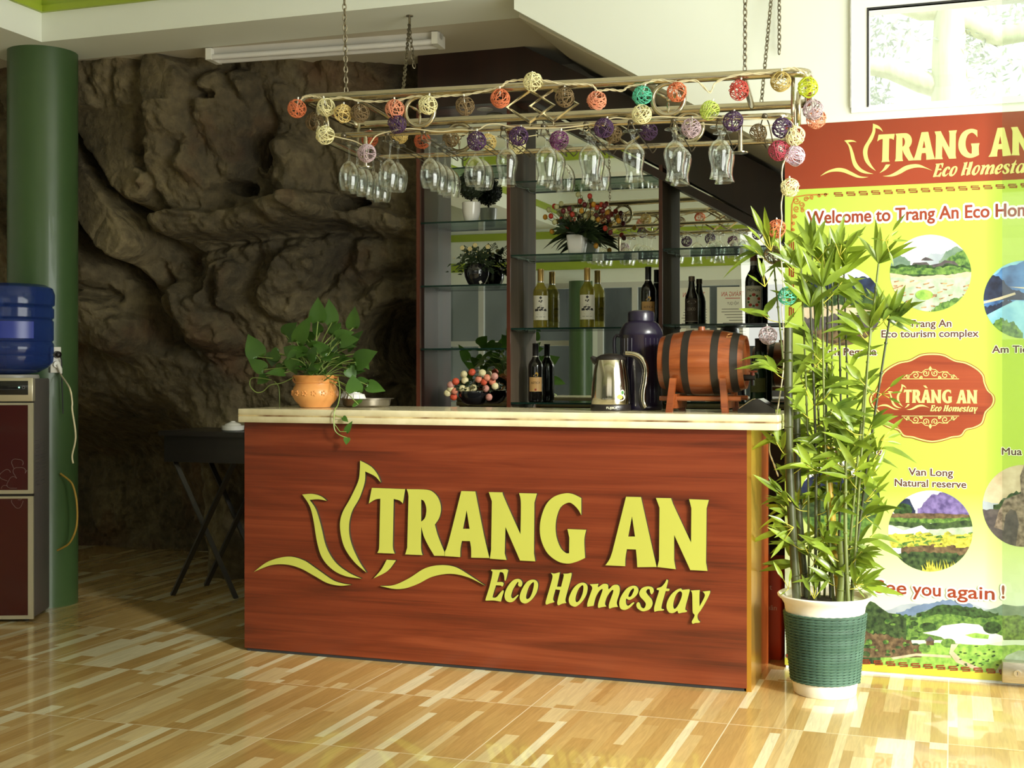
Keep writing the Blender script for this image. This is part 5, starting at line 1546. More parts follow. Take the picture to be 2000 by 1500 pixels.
# ---------------------------------------------------------------- steel tray and two white cups
YT = 4.98
tc_ = on_y(716, 795, YT); kx = 1 / ppm(716, YT)
tin = pm('dull_tin', s2l(150, 142, 126), s2l(112, 104, 90), 14, 0.35, 0.85)
t = thing('metal_tray', 'shallow round dull steel tray behind the terracotta pot', 'tray', (tc_.x, YT, 1.0))
mb = MB(); mb.open_lathe([(0.0, 0.002), (0.090, 0.002), (0.100, 0.008), (0.105, 0.034), (0.118, 0.036), (0.118, 0.038), (0.104, 0.037), (0.098, 0.010), (0.088, 0.0005), (0.0, 0.0005)], n=40); mb.build('dish', tin, t)
porc = pm('white_porcelain', s2l(238, 236, 230), s2l(230, 228, 220), 6, 0.2, coat=0.4)
for i, (px, dy, rr, lb) in enumerate(((694, 0.0, 0.046, 'larger white upturned cup in the tray behind the terracotta pot'), (672, 0.03, 0.034, 'smaller white upturned cup in the tray, nearest the terracotta pot'))):
    c = on_y(px, 780, YT + dy)
    t2 = thing('cup', 'small ' + lb if 0 else lb, 'cup', (c.x if i == 0 else c.x + 0.012, YT + dy, 1.0105), group='cups on the tray')
    mb = MB(); mb.lathe([(rr * 0.97, 0), (rr, 0.003), (rr * 0.97, 0.022), (rr * 0.78, 0.044), (rr * 0.5, 0.050), (rr * 0.48, 0.056), (rr * 0.44, 0.056), (rr * 0.42, 0.052), (0, 0.0515)], n=32)
    mb.build('bowl', porc, t2)
    mb = MB()
    for k in range(10):
        a = 2 * PI * k / 10; mb.tube([(rr * 1.0 * cos(a), rr * 1.0 * sin(a), 0.006), (rr * 0.99 * cos(a), rr * 0.99 * sin(a), 0.022), (rr * 0.80 * cos(a), rr * 0.80 * sin(a), 0.0435)], 0.0022, 6)
    mb.build('ribs', porc, t2)

# ---------------------------------------------------------------- kettle
YK = 4.86
kc = on_y(1193, 800, YK); kk = 1 / ppm(1193, YK)
chrome = pm('polished_steel', s2l(214, 206, 186), s2l(196, 188, 168), 3, 0.12, 1.0)
blackp = pm('black_plastic', s2l(34, 28, 26), s2l(26, 22, 20), 6, 0.35)
t = thing('electric_kettle', 'shiny steel electric kettle with black base and fruit sticker', 'kettle', (kc.x, YK, 1.0))
mb = MB(); mb.lathe([(0, 0), (0.078, 0), (0.080, 0.004), (0.0795, 0.022), (0.077, 0.025), (0, 0.025)], n=40); base = mb.build('base', blackp, t)
mb = MB(); mb.lathe([(0.0755, 0.025), (0.077, 0.028), (0.0765, 0.06), (0.0735, 0.11), (0.067, 0.16), (0.0585, 0.198), (0.0575, 0.2005)], n=48); body = mb.build('body', chrome, t)
mb = MB(); mb.lathe([(0.0585, 0.199), (0.060, 0.204), (0.055, 0.211), (0.040, 0.219), (0.02, 0.224), (0, 0.225)], n=40); mb.build('lid', blackp, t)
mb = MB(); mb.tube([(-0.05, -0.005, 0.188), (-0.064, -0.01, 0.200), (-0.076, -0.012, 0.212)], [0.016, 0.014, 0.007], 12); mb.build('spout', blackp, t)
hx = lambda px, py: (lambda q: (q.x - kc.x, -0.0, q.z - 1.0))(on_y(px, py, YK))
path = crspline([hx(1222, 690), hx(1240, 692), hx(1254, 701), hx(1262, 718), hx(1261, 740), hx(1257, 765), hx(1257, 785), hx(1262, 796)], 6)
mb = MB(); mb.tube(path, [0.010] * len(path), 12); hd = mb.build('handle', chrome, t)
mb = MB(); mb.tube([(p[0] - 0.009, p[1] + 0.001, p[2] - 0.004) for p in path], 0.0095, 10); mb.build('grip_lining', blackp, hd)
lab_w = pm('sticker_white', s2l(236, 232, 206), None, 8, 0.4); fr_y = pm('sticker_yellow', s2l(206, 196, 60), s2l(180, 160, 44), 30, 0.4); fr_g = pm('sticker_green', s2l(76, 128, 60), s2l(50, 96, 44), 30, 0.4)


def on_curve(R_, z0, a0, d=0.0006):
    """u along the surface, v up, on a cylinder of radius R_ around the thing's axis; a0 faces the viewer"""
    return lambda u, v, w=0: Vector(((R_ + d) * sin(a0 + u / R_), -(R_ + d) * cos(a0 + u / R_), z0 + v))


def patch(mb, R_, z0, z1, a0, a1, d=0.0006, n=10, R2=None):
    R2 = R2 or R_; vs = []
    for i in range(n + 1):
        a = a0 + (a1 - a0) * i / n
        vs.append(((R_ + d) * sin(a), -(R_ + d) * cos(a), z0)); vs.append(((R2 + d) * sin(a), -(R2 + d) * cos(a), z1))
    mb.add(vs, [(2 * i, 2 * i + 2, 2 * i + 3, 2 * i + 1) for i in range(n)])


aK = math.atan2(-kc.x, YK)   # angle towards the camera
g = on_curve(0.0768, 0.062, aK + 0.52)
mb = MB(); mb.cur = 0; mb.add([g(0.021 * cos(2 * PI * i / 24), 0.015 * sin(2 * PI * i / 24) - 0.008) for i in range(24)], [tuple(range(24))])
mb.add([g(0.008 + 0.009 * cos(2 * PI * i / 24), 0.011 + 0.010 * sin(2 * PI * i / 24)) for i in range(24)], [tuple(range(24))])
g2 = on_curve(0.0768, 0.062, aK + 0.52, 0.001)
mb.cur = 1; mb.add([g2(-0.004 + 0.012 * cos(2 * PI * i / 20), -0.007 + 0.009 * sin(2 * PI * i / 20)) for i in range(20)], [tuple(range(20))])
mb.cur = 2; mb.add([g2(0.008 + 0.0065 * cos(2 * PI * i / 20), 0.010 + 0.0075 * sin(2 * PI * i / 20)) for i in range(20)], [tuple(range(20))])
mb.build('sticker', [lab_w, fr_y, fr_g], body, smooth=False)
mb = MB(); put_text(mb, 'FUJIKA', on_curve(0.080, 0.009, aK + 0.05, 0.0005), width=0.042, cap=0.0085, align='c'); mb.build('lettering', lab_w, base, smooth=False)

# ---------------------------------------------------------------- thermos flask
YTH = 5.0
tc2 = on_y(1252, 800, YTH)
purp = pm('dark_violet_plastic', s2l(32, 25, 46), s2l(27, 21, 40), 3, 0.3, coat=0.2)
t = thing('thermos_flask', 'tall dark violet thermos flask behind the kettle', 'flask', (tc2.x, YTH, 1.0))
mb = MB(); mb.lathe([(0, 0), (0.083, 0), (0.087, 0.006), (0.087, 0.02), (0.084, 0.024), (0.084, 0.292), (0.087, 0.296), (0.087, 0.308), (0.082, 0.324), (0.07, 0.344), (0.056, 0.354), (0, 0.354)], n=48); body = mb.build('body', purp, t)
mb = MB()
for k in range(28):
    a = 2 * PI * k / 28
    if k % 7 < 2: continue
    mb.tube([(0.0835 * cos(a), 0.0835 * sin(a), 0.03), (0.0835 * cos(a), 0.0835 * sin(a), 0.286)], 0.0016, 6)
mb.build('ribs', purp, body)
mb = MB(); mb.lathe([(0.050, 0.352), (0.0535, 0.356), (0.0535, 0.386), (0.049, 0.394), (0.03, 0.399), (0, 0.4)], n=40); mb.build('cup_lid', purp, t)
mb = MB(); mb.tube([(-0.084, -0.01, 0.296), (-0.098, -0.012, 0.300), (-0.107, -0.012, 0.288), (-0.108, -0.012, 0.262), (-0.104, -0.012, 0.20), (-0.096, -0.012, 0.13), (-0.083, -0.01, 0.11)], [0.008, 0.007, 0.007, 0.0075, 0.008, 0.008, 0.008], 10); mb.build('handle', purp, t)

# ---------------------------------------------------------------- wine barrel on a cradle
YB = 4.87
bl_, br_ = on_y(1296, 712, YB), on_y(1462, 712, YB)
bz = on_y(1385, 708, YB).z
b0x, b1x = x_at(1292, YB - 0.02), x_at(1458, YB)
BLn = (b1x - b0x) / 2; bcx = (b0x + b1x) / 2
oak = wood('varnished_oak', (s2l(88, 38, 15), s2l(124, 60, 26), s2l(146, 80, 40)), 'x', 4, 0.28, 0.4)
hoop = pm('dark_hoop', s2l(52, 46, 40), s2l(40, 36, 32), 8, 0.45, 0.5)
RBm, RBe = 0.126, 0.101
brad = lambda s_: RBm - (RBm - RBe) * s_ * s_
t = thing('wine_barrel', 'small varnished wooden barrel with four black hoops on a cradle', 'barrel', (bcx, YB, bz - RBm))
MX = Matrix.Rotation(PI / 2, 4, 'Y')
mb = MB()
prof = [(0, -BLn + 0.012), (RBe - 0.012, -BLn + 0.012), (RBe - 0.010, -BLn)] + [(brad(k / 10), k / 10 * BLn) for k in range(-10, 11)] + [(RBe - 0.010, BLn), (RBe - 0.012, BLn - 0.012), (0, BLn - 0.012)]
mb.lathe(prof, (0, 0, RBm), 48, MX); body = mb.build('body', oak, t, auto=30)
for s_ in (-0.78, -0.33, 0.36, 0.80):
    mb = MB(); w = 0.0135; a, c = s_ * BLn - w, s_ * BLn + w
    mb.lathe([(brad(a / BLn), a), (brad(a / BLn) + 0.0022, a), (brad(c / BLn) + 0.0022, c), (brad(c / BLn), c)], (0, 0, RBm), 48, MX); del mb.f[-2:]; del mb.mi[-2:]
    mb.build('hoop', hoop, t)
mb = MB(); mb.lathe([(0.014, 0), (0.013, 0.016), (0, 0.016)], (-0.01, 0, 2 * RBm - 0.004), 16); mb.build('bung', oak, t)
mb = MB(); c = Vector((BLn - 0.012, 0, RBm - 0.058))
mb.tube([c, c + Vector((0.03, 0, 0)), c + Vector((0.045, 0, 0))], [0.012, 0.012, 0.010], 12); mb.tube([c + Vector((0.036, 0, 0)), c + Vector((0.037, 0, -0.03))], 0.007, 10)
tap = mb.build('tap', blackp, t)
mb = MB(); mb.tube([c + Vector((0.036, 0, 0.008)), c + Vector((0.036, 0, 0.022))], [0.008, 0.006], 10); mb.box(c.x + 0.022, c.x + 0.052, -0.007, 0.007, c.z + 0.02, c.z + 0.027)
mb.build('tap_key', pm('dark_red_plastic', s2l(140, 60, 36), None, 5, 0.4), tap)
mb = MB(); sgn = on_curve(1, 0, 0)
for i in range(1):
    q = [(BLn * 0.60, 0.062), (BLn * 0.72, 0.060), (BLn * 0.72, 0.045), (BLn * 0.60, 0.047)]
    mb.add([(x, -math.sqrt(max(0, (brad(x / BLn) + 0.0012) ** 2 - (0.105 - (v - 0.05)) ** 2)), RBm + 0.105 - (v - 0.05)) for x, v in q], [(0, 1, 2, 3)])
mb.build('brand_mark', pm('pale_stamp', s2l(222, 170, 110), s2l(150, 80, 36), 60, 0.4, contrast=0.1), body, smooth=False)
# cradle
t = thing('barrel_cradle', 'wooden cradle of two crossed supports under the barrel', 'stand', (bcx, YB, 1.0))
zc = bz - 1.0
for s_, nm in ((-0.60, 'left'), (0.56, 'right')):
    x = s_ * BLn; rr = brad(s_) + 0.002
    mb = MB()
    for k in (-1, 1):
        top = Vector((x, k * rr * 0.88, zc - rr * 0.50)); bot = Vector((x - 0.012 * (1 if s_ < 0 else -1), k * 0.118, 0.0))
        for w0, w1, hh in ((0.013, 0.014, 0),):
            vs = []
            for p, wy in ((bot, 0.013), (top, 0.009)):
                for dx_, dy_ in ((-0.012, -wy), (0.012, -wy), (0.012, wy), (-0.012, wy)): vs.append(p + Vector((dx_, dy_ + k * 0.006, 0)))
            mb.add(vs, [(3, 2, 1, 0), (4, 5, 6, 7), (0, 1, 5, 4), (1, 2, 6, 5), (2, 3, 7, 6), (3, 0, 4, 7)])
    yb_ = 0.10; mb.box(x - 0.011, x + 0.011, -yb_, yb_, 0.014, zc - rr - 0.001 if zc - rr > 0.03 else 0.03)
    mb.build('support', oak, t, smooth=False)
for k in (-1, 1):
    mb = MB(); mb.tube([(-BLn * 0.95, k * 0.088, 0.052), (BLn * 0.95, k * 0.088, 0.052)], 0.0095, 12); mb.build('rail', oak, t)

# ---------------------------------------------------------------- black tablet stand at the right end of the counter
t = thing('card_terminal', 'dark slanted flat device at the right end of the counter beside the barrel', 'device', tuple(on_y(1475, 803, 4.86)[:2]) + (1.0,))
dk = pm('dark_glossy_plastic', s2l(50, 46, 42), s2l(38, 36, 32), 6, 0.22, coat=0.3)
mb = MB(); mb.prism([[(-0.055, 0.0), (0.085, 0.0), (0.085, 0.012), (0.02, 0.052), (0.012, 0.052), (-0.055, 0.014)]], lambda u, v, w: Vector((u, -0.07 + w, v)), 0.15); mb.build('body', dk, t, smooth=False)
mb = MB(); mb.add([(0.022, -0.06, 0.0522), (0.082, -0.06, 0.0152), (0.082, 0.07, 0.0152), (0.022, 0.07, 0.0522)], [(0, 1, 2, 3)]); mb.build('screen', pm('screen_black', (0.01, 0.01, 0.012), (0.012, 0.012, 0.012), 5, 0.08), t, smooth=False)
mb = MB(); mb.tube([(0.012, -0.072, 0.052), (0.0, -0.072, 0.05), (-0.05, -0.072, 0.016)], 0.002, 6); mb.build('edge_strip', chrome, t)

# ---------------------------------------------------------------- bottles
glass_dark = pm('dark_wine_glass', s2l(22, 20, 18), s2l(16, 14, 12), 3, 0.08, coat=0.4)
capsule_b = pm('black_capsule', s2l(26, 24, 24), s2l(18, 16, 16), 5, 0.35)
capsule_g = pm('gold_capsule', s2l(186, 152, 84), s2l(160, 128, 66), 8, 0.35, 0.5)
label_tan = pm('tan_label', s2l(206, 164, 104), s2l(192, 148, 90), 14, 0.5)
label_wht = pm('ivory_label', s2l(226, 222, 204), s2l(214, 210, 190), 14, 0.5)
inkb = pm('black_ink', s2l(38, 34, 32), s2l(28, 24, 22), 20, 0.5)
gold_ink = pm('gold_ink', s2l(196, 150, 60), s2l(220, 180, 90), 60, 0.35, 0.5)
m_, nt_, b_, o_ = nodes_of('white_wine_glass'); b_.inputs['Base Color'].default_value = (*s2l(156, 140, 52), 1); b_.inputs['Roughness'].default_value = 0.05; b_.inputs['Coat Weight'].default_value = 0.5
tr_ = nt_.nodes.new('ShaderNodeBsdfTransparent'); tr_.inputs[0].default_value = (0.80, 0.76, 0.36, 1); mx_ = nt_.nodes.new('ShaderNodeMixShader'); mx_.inputs[0].default_value = 0.68
nt_.links.new(b_.outputs[0], mx_.inputs[1]); nt_.links.new(tr_.outputs[0], mx_.inputs[2]); nt_.links.new(mx_.outputs[0], o_.inputs[0]); white_wine = m_
BORD = [(0, 0.012), (0.020, 0.004), (0.032, 0.0), (0.0375, 0.004), (0.038, 0.01), (0.038, 0.178), (0.0365, 0.192), (0.030, 0.206), (0.0205, 0.219), (0.0155, 0.232), (0.0142, 0.246), (0.0142, 0.296), (0, 0.296)]


def bottle(name, label, cat, x, Y, z, H, prof, glass, cap, cap_from, body_r, group=None):
    k = H / 0.296
    t = thing(name, label, cat, (x, Y, z), group=group)
    mb = MB(); mb.lathe([(r_ * k, h * k) for r_, h in prof], n=36); mb.build('glass_body', glass, t)
    mb = MB(); mb.lathe([(0.0155 * k, cap_from * k), (0.0155 * k, 0.292 * k), (0.0162 * k, 0.293 * k), (0.0162 * k, 0.300 * k), (0.010 * k, 0.3015 * k), (0, 0.3015 * k)], n=24); cp = mb.build('capsule', cap, t)
    mb = MB(); mb.lathe([(0.0147 * k, (cap_from - 0.006) * k), (0.0160 * k, (cap_from - 0.006) * k), (0.0160 * k, (cap_from + 0.000) * k), (0.0147 * k, (cap_from + 0.0) * k)], n=24); mb.build('neck_ring', pm('silver_foil', s2l(200, 196, 186), None, 9, 0.3, 0.8), cp)
    return t


YS = (Y_SH + Y_MIR) / 2 + 0.005
zz = SHELF[1]


def red_wine(px, pyb, z, label, Y=YS):
    t = bottle('red_wine_bottle', label, 'bottle', x_at(px, Y), Y, z, 0.285, BORD, glass_dark, capsule_b, 0.236, 0.038)
    a = math.atan2(-t.location.x, Y); R_ = 0.0366
    mb = MB(); patch(mb, R_, 0.052, 0.122, a - 0.95, a + 0.95); lb = mb.build('label', label_tan, t)
    mb = MB(); put_text(mb, 'ASTICA', on_curve(R_, 0.090, a, 0.0010), width=0.046, cap=0.0105, align='c'); mb.build('lettering', inkb, lb, smooth=False)
    mb = MB(); patch(mb, R_, 0.056, 0.066, a - 0.12, a + 0.12, 0.0010, 4); mb.build('crest', pm('crest_red', s2l(160, 60, 40), None, 20, 0.5), lb)
    mb = MB(); r_ = random.Random(2)
    for k in range(7):
        an = -0.9 + 0.3 * k; g = on_curve(R_, 0.132, a, 0.0008); mb.add([g(-0.012, -0.004), g(-0.010 + 0.03 * cos(an) * 0.8, 0.016 * sin(an) + 0.006), g(-0.008 + 0.02 * cos(an), 0.010 * sin(an))], [(0, 1, 2)])
    mb.build('gilt_sun', gold_ink, t, smooth=False)
    return t


def white_wine_b(px, z, label, Y=YS):
    t = bottle('white_wine_bottle', label, 'bottle', x_at(px, Y), Y, z, 0.288, BORD, white_wine, capsule_g, 0.238, 0.038)
    a = math.atan2(-t.location.x, Y); R_ = 0.0370
    mb = MB(); patch(mb, R_, 0.040, 0.160, a - 1.2, a + 1.2); lb = mb.build('label', label_wht, t)
    mb = MB(); g = on_curve(R_, 0.0, a, 0.0010)
    mb.add([g(0, 0.157), g(-0.0075, 0.149), g(0, 0.141), g(0.0075, 0.149)], [(0, 1, 2, 3)])
    for dx_, dz in ((-0.006, 0.132), (0.002, 0.128), (0.006, 0.134)): mb.add([g(dx_ - 0.006, dz), g(dx_, dz - 0.004), g(dx_ + 0.004, dz + 0.002), g(dx_ - 0.001, dz + 0.004)], [(0, 1, 2, 3)])
    r_ = random.Random(4)
    for k in range(46):   # engraved house and trees
        u = r_.uniform(-0.029, 0.029); v = 0.083 + r_.uniform(0, 0.020) * (1 - (u / 0.034) ** 2); w_ = r_.uniform(0.002, 0.006)
        mb.add([g(u - w_, v), g(u + w_, v - 0.001), g(u + w_ * 0.6, v + 0.004), g(u - w_ * 0.7, v + 0.004)], [(0, 1, 2, 3)])
    mb.add([g(-0.018, 0.100), g(0.018, 0.100), g(0.004, 0.113), g(-0.004, 0.113)], [(0, 1, 2, 3)])
    for k, (u0, u1, v) in enumerate(((-0.02, 0.02, 0.074), (-0.016, 0.016, 0.067), (-0.024, -0.012, 0.054), (-0.006, 0.006, 0.054), (0.012, 0.024, 0.054))):
        mb.add([g(u0, v), g(u1, v), g(u1, v + 0.0022), g(u0, v + 0.0022)], [(0, 1, 2, 3)])
    mb.build('engraving', inkb, lb, smooth=False)
    return t


white_wine_b(1056, zz[2], 'white wine bottle with gold capsule on the middle shelf, left of two alike')
white_wine_b(1147, zz[2], 'white wine bottle with gold capsule on the middle shelf, right of two alike')
red_wine(1266, 636, zz[2], 'dark red wine bottle with tan label above the thermos flask')
red_wine(1046, 788, zz[3], 'dark red wine bottle with tan label on the lowest shelf, left of the kettle')
z3 = SHELF[2]
# dark cocoa bottle
CHO = [(0, 0.004), (0.030, 0.0), (0.0315, 0.004), (0.0315, 0.118), (0.029, 0.136), (0.0205, 0.158), (0.0155, 0.178), (0.0135, 0.2), (0.0135, 0.222), (0, 0.222)]
t = thing('syrup_bottle', 'small dark brown syrup bottle with screw cap beside the barrel shelf', 'bottle', (x_at(1351, YS), YS, z3[1]))
t['label'] = 'small dark cocoa bottle with screw cap above the barrel'
mb = MB(); mb.lathe(CHO, n=32); mb.build('glass_body', glass_dark, t)
mb = MB(); mb.lathe([(0.0148, 0.205), (0.0148, 0.226), (0.0135, 0.229), (0, 0.229)], n=24); mb.build('cap', pm('brown_cap', s2l(120, 104, 88), s2l(96, 82, 68), 20, 0.4, 0.5), t)
a = math.atan2(-t.location.x, YS); lm = pm('sepia_label', s2l(72, 58, 50), s2l(48, 38, 32), 30, 0.5)
mb = MB(); patch(mb, 0.0315, 0.012, 0.122, a - 1.1, a + 1.1); lb = mb.build('label', lm, t)
pale_ink = pm('pale_ink', s2l(190, 180, 168), None, 30, 0.5)
mb = MB(); g = on_curve(0.0315, 0, a, 0.001)
mb.add([g(0.022 * cos(2 * PI * i / 20), 0.106 + 0.008 * sin(2 * PI * i / 20)) for i in range(20)], [tuple(range(20))])
put_text(mb, 'COCO', lambda u, v: g(u - 0.003, v + 0.066), width=0.040, cap=0.013, align='c'); mb.add([g(-0.026, 0.048), g(0.0, 0.049), g(0.0, 0.052), g(-0.026, 0.051)], [(0, 1, 2, 3)])
patch(mb, 0.0315, 0.013, 0.0155, a - 1.1, a + 1.1, 0.001)
mb.build('lettering', pale_ink, lb, smooth=False)
# fruit syrup bottle
MON = [(0, 0.004), (0.036, 0.0), (0.0395, 0.005), (0.0395, 0.196), (0.037, 0.214), (0.028, 0.234), (0.0175, 0.252), (0.0155, 0.275), (0.0155, 0.318), (0, 0.318)]
t = thing('syrup_bottle', 'tall dark syrup bottle with cream fruit label left of the bamboo tips', 'bottle', (x_at(1472, YS), YS, z3[1]))
mb = MB(); mb.lathe(MON, n=36); mb.build('glass_body', glass_dark, t)
mb = MB(); mb.lathe([(0.0158, 0.250), (0.0158, 0.292), (0.0158, 0.292)], n=24); mb.build('neck_glass', pm('pale_neck', s2l(180, 178, 170), s2l(150, 148, 140), 10, 0.15), t)
mb = MB(); mb.lathe([(0.0165, 0.292), (0.0165, 0.320), (0.015, 0.322), (0, 0.322)], n=24)
for k in range(3): mb.lathe([(0.0165, 0.298 + 0.007 * k), (0.0175, 0.300 + 0.007 * k), (0.0165, 0.302 + 0.007 * k)], n=24)
mb.build('cap', pm('rust_cap', s2l(120, 78, 64), None, 10, 0.5), t)
a = math.atan2(-t.location.x, YS) 
mb = MB(); patch(mb, 0.0395, 0.046, 0.176, a - 1.05, a + 1.05); lb = mb.build('label', label_wht, t)
g = on_curve(0.0395, 0, a, 0.001); mb = MB(); put_text(mb, 'MONIN', lambda u, v: g(u, v + 0.150), width=0.062, cap=0.013, align='c'); mb.add([g(-0.02, 0.062), g(0.02, 0.062), g(0.02, 0.064), g(-0.02, 0.064)], [(0, 1, 2, 3)])
mb.build('lettering', inkb, lb, smooth=False)
mb = MB(); r_ = random.Random(6)
for k in range(10):
    an = 2 * PI * k / 10 + 0.3; mb.cur = k % 2; cu, cv = 0.026 * cos(an), 0.108 + 0.026 * sin(an); s1 = 0.0085 if k % 2 == 0 else 0.006
    mb.add([g(cu + s1 * cos(2 * PI * i / 14), cv + s1 * 0.85 * sin(2 * PI * i / 14)) for i in range(14)], [tuple(range(14))])
mb.build('fruit_wreath', [pm('fruit_red', s2l(200, 84, 60), s2l(180, 60, 44), 40, 0.5), fr_g], lb, smooth=False)
# green bottle behind the barrel
gg = pm('green_bottle_glass', s2l(36, 66, 34), s2l(22, 44, 22), 4, 0.1, coat=0.4)
GRB = [(0, 0.012), (0.034, 0.0), (0.040, 0.006), (0.040, 0.13), (0.036, 0.16), (0.024, 0.20), (0.0165, 0.225), (0.0145, 0.25), (0.0145, 0.296), (0, 0.296)]
t = bottle('green_wine_bottle', 'green sparkling wine bottle with dark foil behind the barrel tap', 'bottle', x_at(1481, YS), YS, z3[2], 0.29, GRB, gg, pm('grey_foil', s2l(84, 74, 66), s2l(50, 44, 40), 40, 0.4, 0.4), 0.215, 0.04)
a = math.atan2(-t.location.x, YS); mb = MB(); patch(mb, 0.0392, 0.045, 0.110, a - 1.0, a + 1.0); mb.build('label', pm('olive_label', s2l(120, 120, 70), s2l(90, 92, 50), 20, 0.5), t)

# ---------------------------------------------------------------- planted pots and flowers on the shelf
z1 = SHELF[0]
Yv = Y_SH + 0.075
dark_leaf = pm('dark_topiary_leaf', s2l(44, 58, 34), s2l(22, 32, 18), 40, 0.6)
bark_d = pm('dark_stem', s2l(54, 42, 30), s2l(36, 28, 20), 20, 0.8)
t = thing('topiary', 'ball topiary in a white pot on the upper left shelf', 'plant', (x_at(920.5, Yv), Yv, z1[1]))
mb = MB(); mb.lathe([(0, 0), (0.029, 0), (0.034, 0.006), (0.044, 0.05), (0.0465, 0.096), (0.0445, 0.098), (0.042, 0.092), (0, 0.088)], n=36); mb.build('pot', porc, t)
mb = MB(); mb.tube([(0, 0, 0.085), (0.001, 0, 0.13), (0, 0, 0.17)], 0.005, 8); mb.build('stem', bark_d, t)
mb = MB(); mb.sphere((0, 0, 0.185), 0.062, 20, 14); r = random.Random(8)
for k in range(1300):
    d = Vector((r.gauss(0, 1), r.gauss(0, 1), r.gauss(0, 1))).normalized(); c = Vector((0, 0, 0.185)) + d * r.uniform(0.060, 0.073); n_ = (d + Vector((r.gauss(0, .5), r.gauss(0, .5), r.gauss(0, .5)))).normalized(); b2 = n_.orthogonal().normalized(); a2 = n_.cross(b2)
    mb.add([c - b2 * 0.007, c + a2 * 0.004, c + b2 * 0.007, c - a2 * 0.004], [(0, 1, 2, 3)])
mb.build('ball_foliage', dark_leaf, t, smooth=False)

t = thing('flower_vase', 'black vase of dark ferns with small cream flowers on the left shelf', 'vase', (x_at(931, Yv + 0.01), Yv + 0.01, z1[2]))
blk = pm('black_ceramic', (0.012, 0.012, 0.014), (0.008, 0.008, 0.008), 5, 0.12, coat=0.5)
mb = MB(); mb.lathe([(0, 0), (0.036, 0), (0.046, 0.012), (0.060, 0.045), (0.064, 0.075), (0.058, 0.098), (0.048, 0.108), (0.046, 0.104), (0, 0.10)], n=40); vb = mb.build('vase_body', blk, t)
mb = MB(); mb.add([(0.034, -0.045, 0.004), (0.046, -0.042, 0.010), (0.040, -0.045, 0.022), (0.029, -0.047, 0.016)], [(0, 1, 2, 3)]); o = mb.build('price_tag', label_wht, vb, smooth=False); 
fern = pm('dark_fern', s2l(54, 72, 36), s2l(28, 42, 20), 30, 0.5)
mb = MB(); r = random.Random(12)
for k in range(26):
    a = r.uniform(0, 2 * PI); h = r.uniform(0.14, 0.21); out = r.uniform(0.02, 0.11)
    p0 = Vector((0, 0, 0.10)); p2 = Vector((out * cos(a), out * sin(a) * 0.6 - 0.005, h)); p1 = p0 * 0.4 + p2 * 0.6 + Vector((0, 0, 0.015)); P_ = crspline([p0, p1, p2], 6)
    for i in range(3, len(P_)):
        d = (P_[i] - P_[i - 1]).normalized(); s_ = d.cross(Vector((0.2, -1, 0.3))).normalized(); w = 0.020 * (1 - 0.6 * i / len(P_))
        for sg in (-1, 1): blade(mb, P_[i], s_ * sg + d * 0.6, (0, -1, 0.4), w, 0.005, 0.1)
for k in range(260):
    a = r.uniform(0, 2 * PI); rr = abs(r.gauss(0, 0.045)); c = Vector((rr * cos(a) * 1.35, rr * sin(a) * 0.8 - 0.01, 0.115 + r.uniform(-0.03, 0.05) - rr * 0.3))
    blade(mb, c, (cos(a), sin(a), r.uniform(-0.6, 0.6)), (0, -1, 0.5), r.uniform(0.02, 0.035), 0.009, 0.3)
mb.build('fern_foliage', fern, t)
cpet = pm('cream_petal', s2l(220, 206, 150), s2l(200, 180, 120), 40, 0.6)
for px, py in ((903, 484), (918, 486), (953, 482), (928, 479)):
    q = on_y(px, py, Yv - 0.04) - Vector(t.location); mb = MB()
    for k in range(6):
        a = 2 * PI * k / 6; mb.sphere(q + Vector((0.008 * cos(a), -0.002, 0.007 * sin(a))), 0.0055, 8, 6, (1, 0.5, 1))
    mb.sphere(q, 0.004, 8, 6); mb.build('flower', cpet, t)
for px, py in ((909, 493), (931, 491), (944, 493), (953, 494), (916, 496), (949, 507), (887, 504), (930, 502)):
    mb = MB(); mb.sphere(on_y(px, py, Yv - 0.05) - Vector(t.location), 0.0032, 8, 6); mb.build('bud', cpet, t)

t = thing('rose_bowl', 'black bowl of salmon and cream roses on the bottom left shelf', 'flowers', (x_at(927, Yv), Yv, on_y(905, 800, Y_SH).z - 0.008))
t.location.z = 0.985
mb = MB(); mb.lathe([(0, 0), (0.04, 0), (0.06, 0.012), (0.082, 0.045), (0.080, 0.068), (0.074, 0.066), (0, 0.06)], n=36); mb.build('bowl', blk, t)
mb = MB(); r = random.Random(15)
for k in range(220):
    a = r.uniform(0, 2 * PI); rr = 0.10 * math.sqrt(r.random()); blade(mb, (rr * cos(a), rr * sin(a) * 0.7, 0.07 + 0.06 * (1 - (rr / 0.1) ** 2)), (cos(a), sin(a), r.uniform(0, 0.8)), (0, -1, 0.5), 0.03, 0.012, 0.3)
mb.build('leaves', fern, t)
ROSE = [pm('rose_cream', s2l(232, 222, 176), s2l(214, 200, 150), 50, 0.6), pm('rose_salmon', s2l(226, 148, 116), s2l(206, 116, 88), 50, 0.6), pm('rose_orange', s2l(222, 96, 60), s2l(196, 70, 44), 50, 0.6), pm('rose_pink', s2l(214, 160, 146), s2l(190, 124, 112), 50, 0.6)]
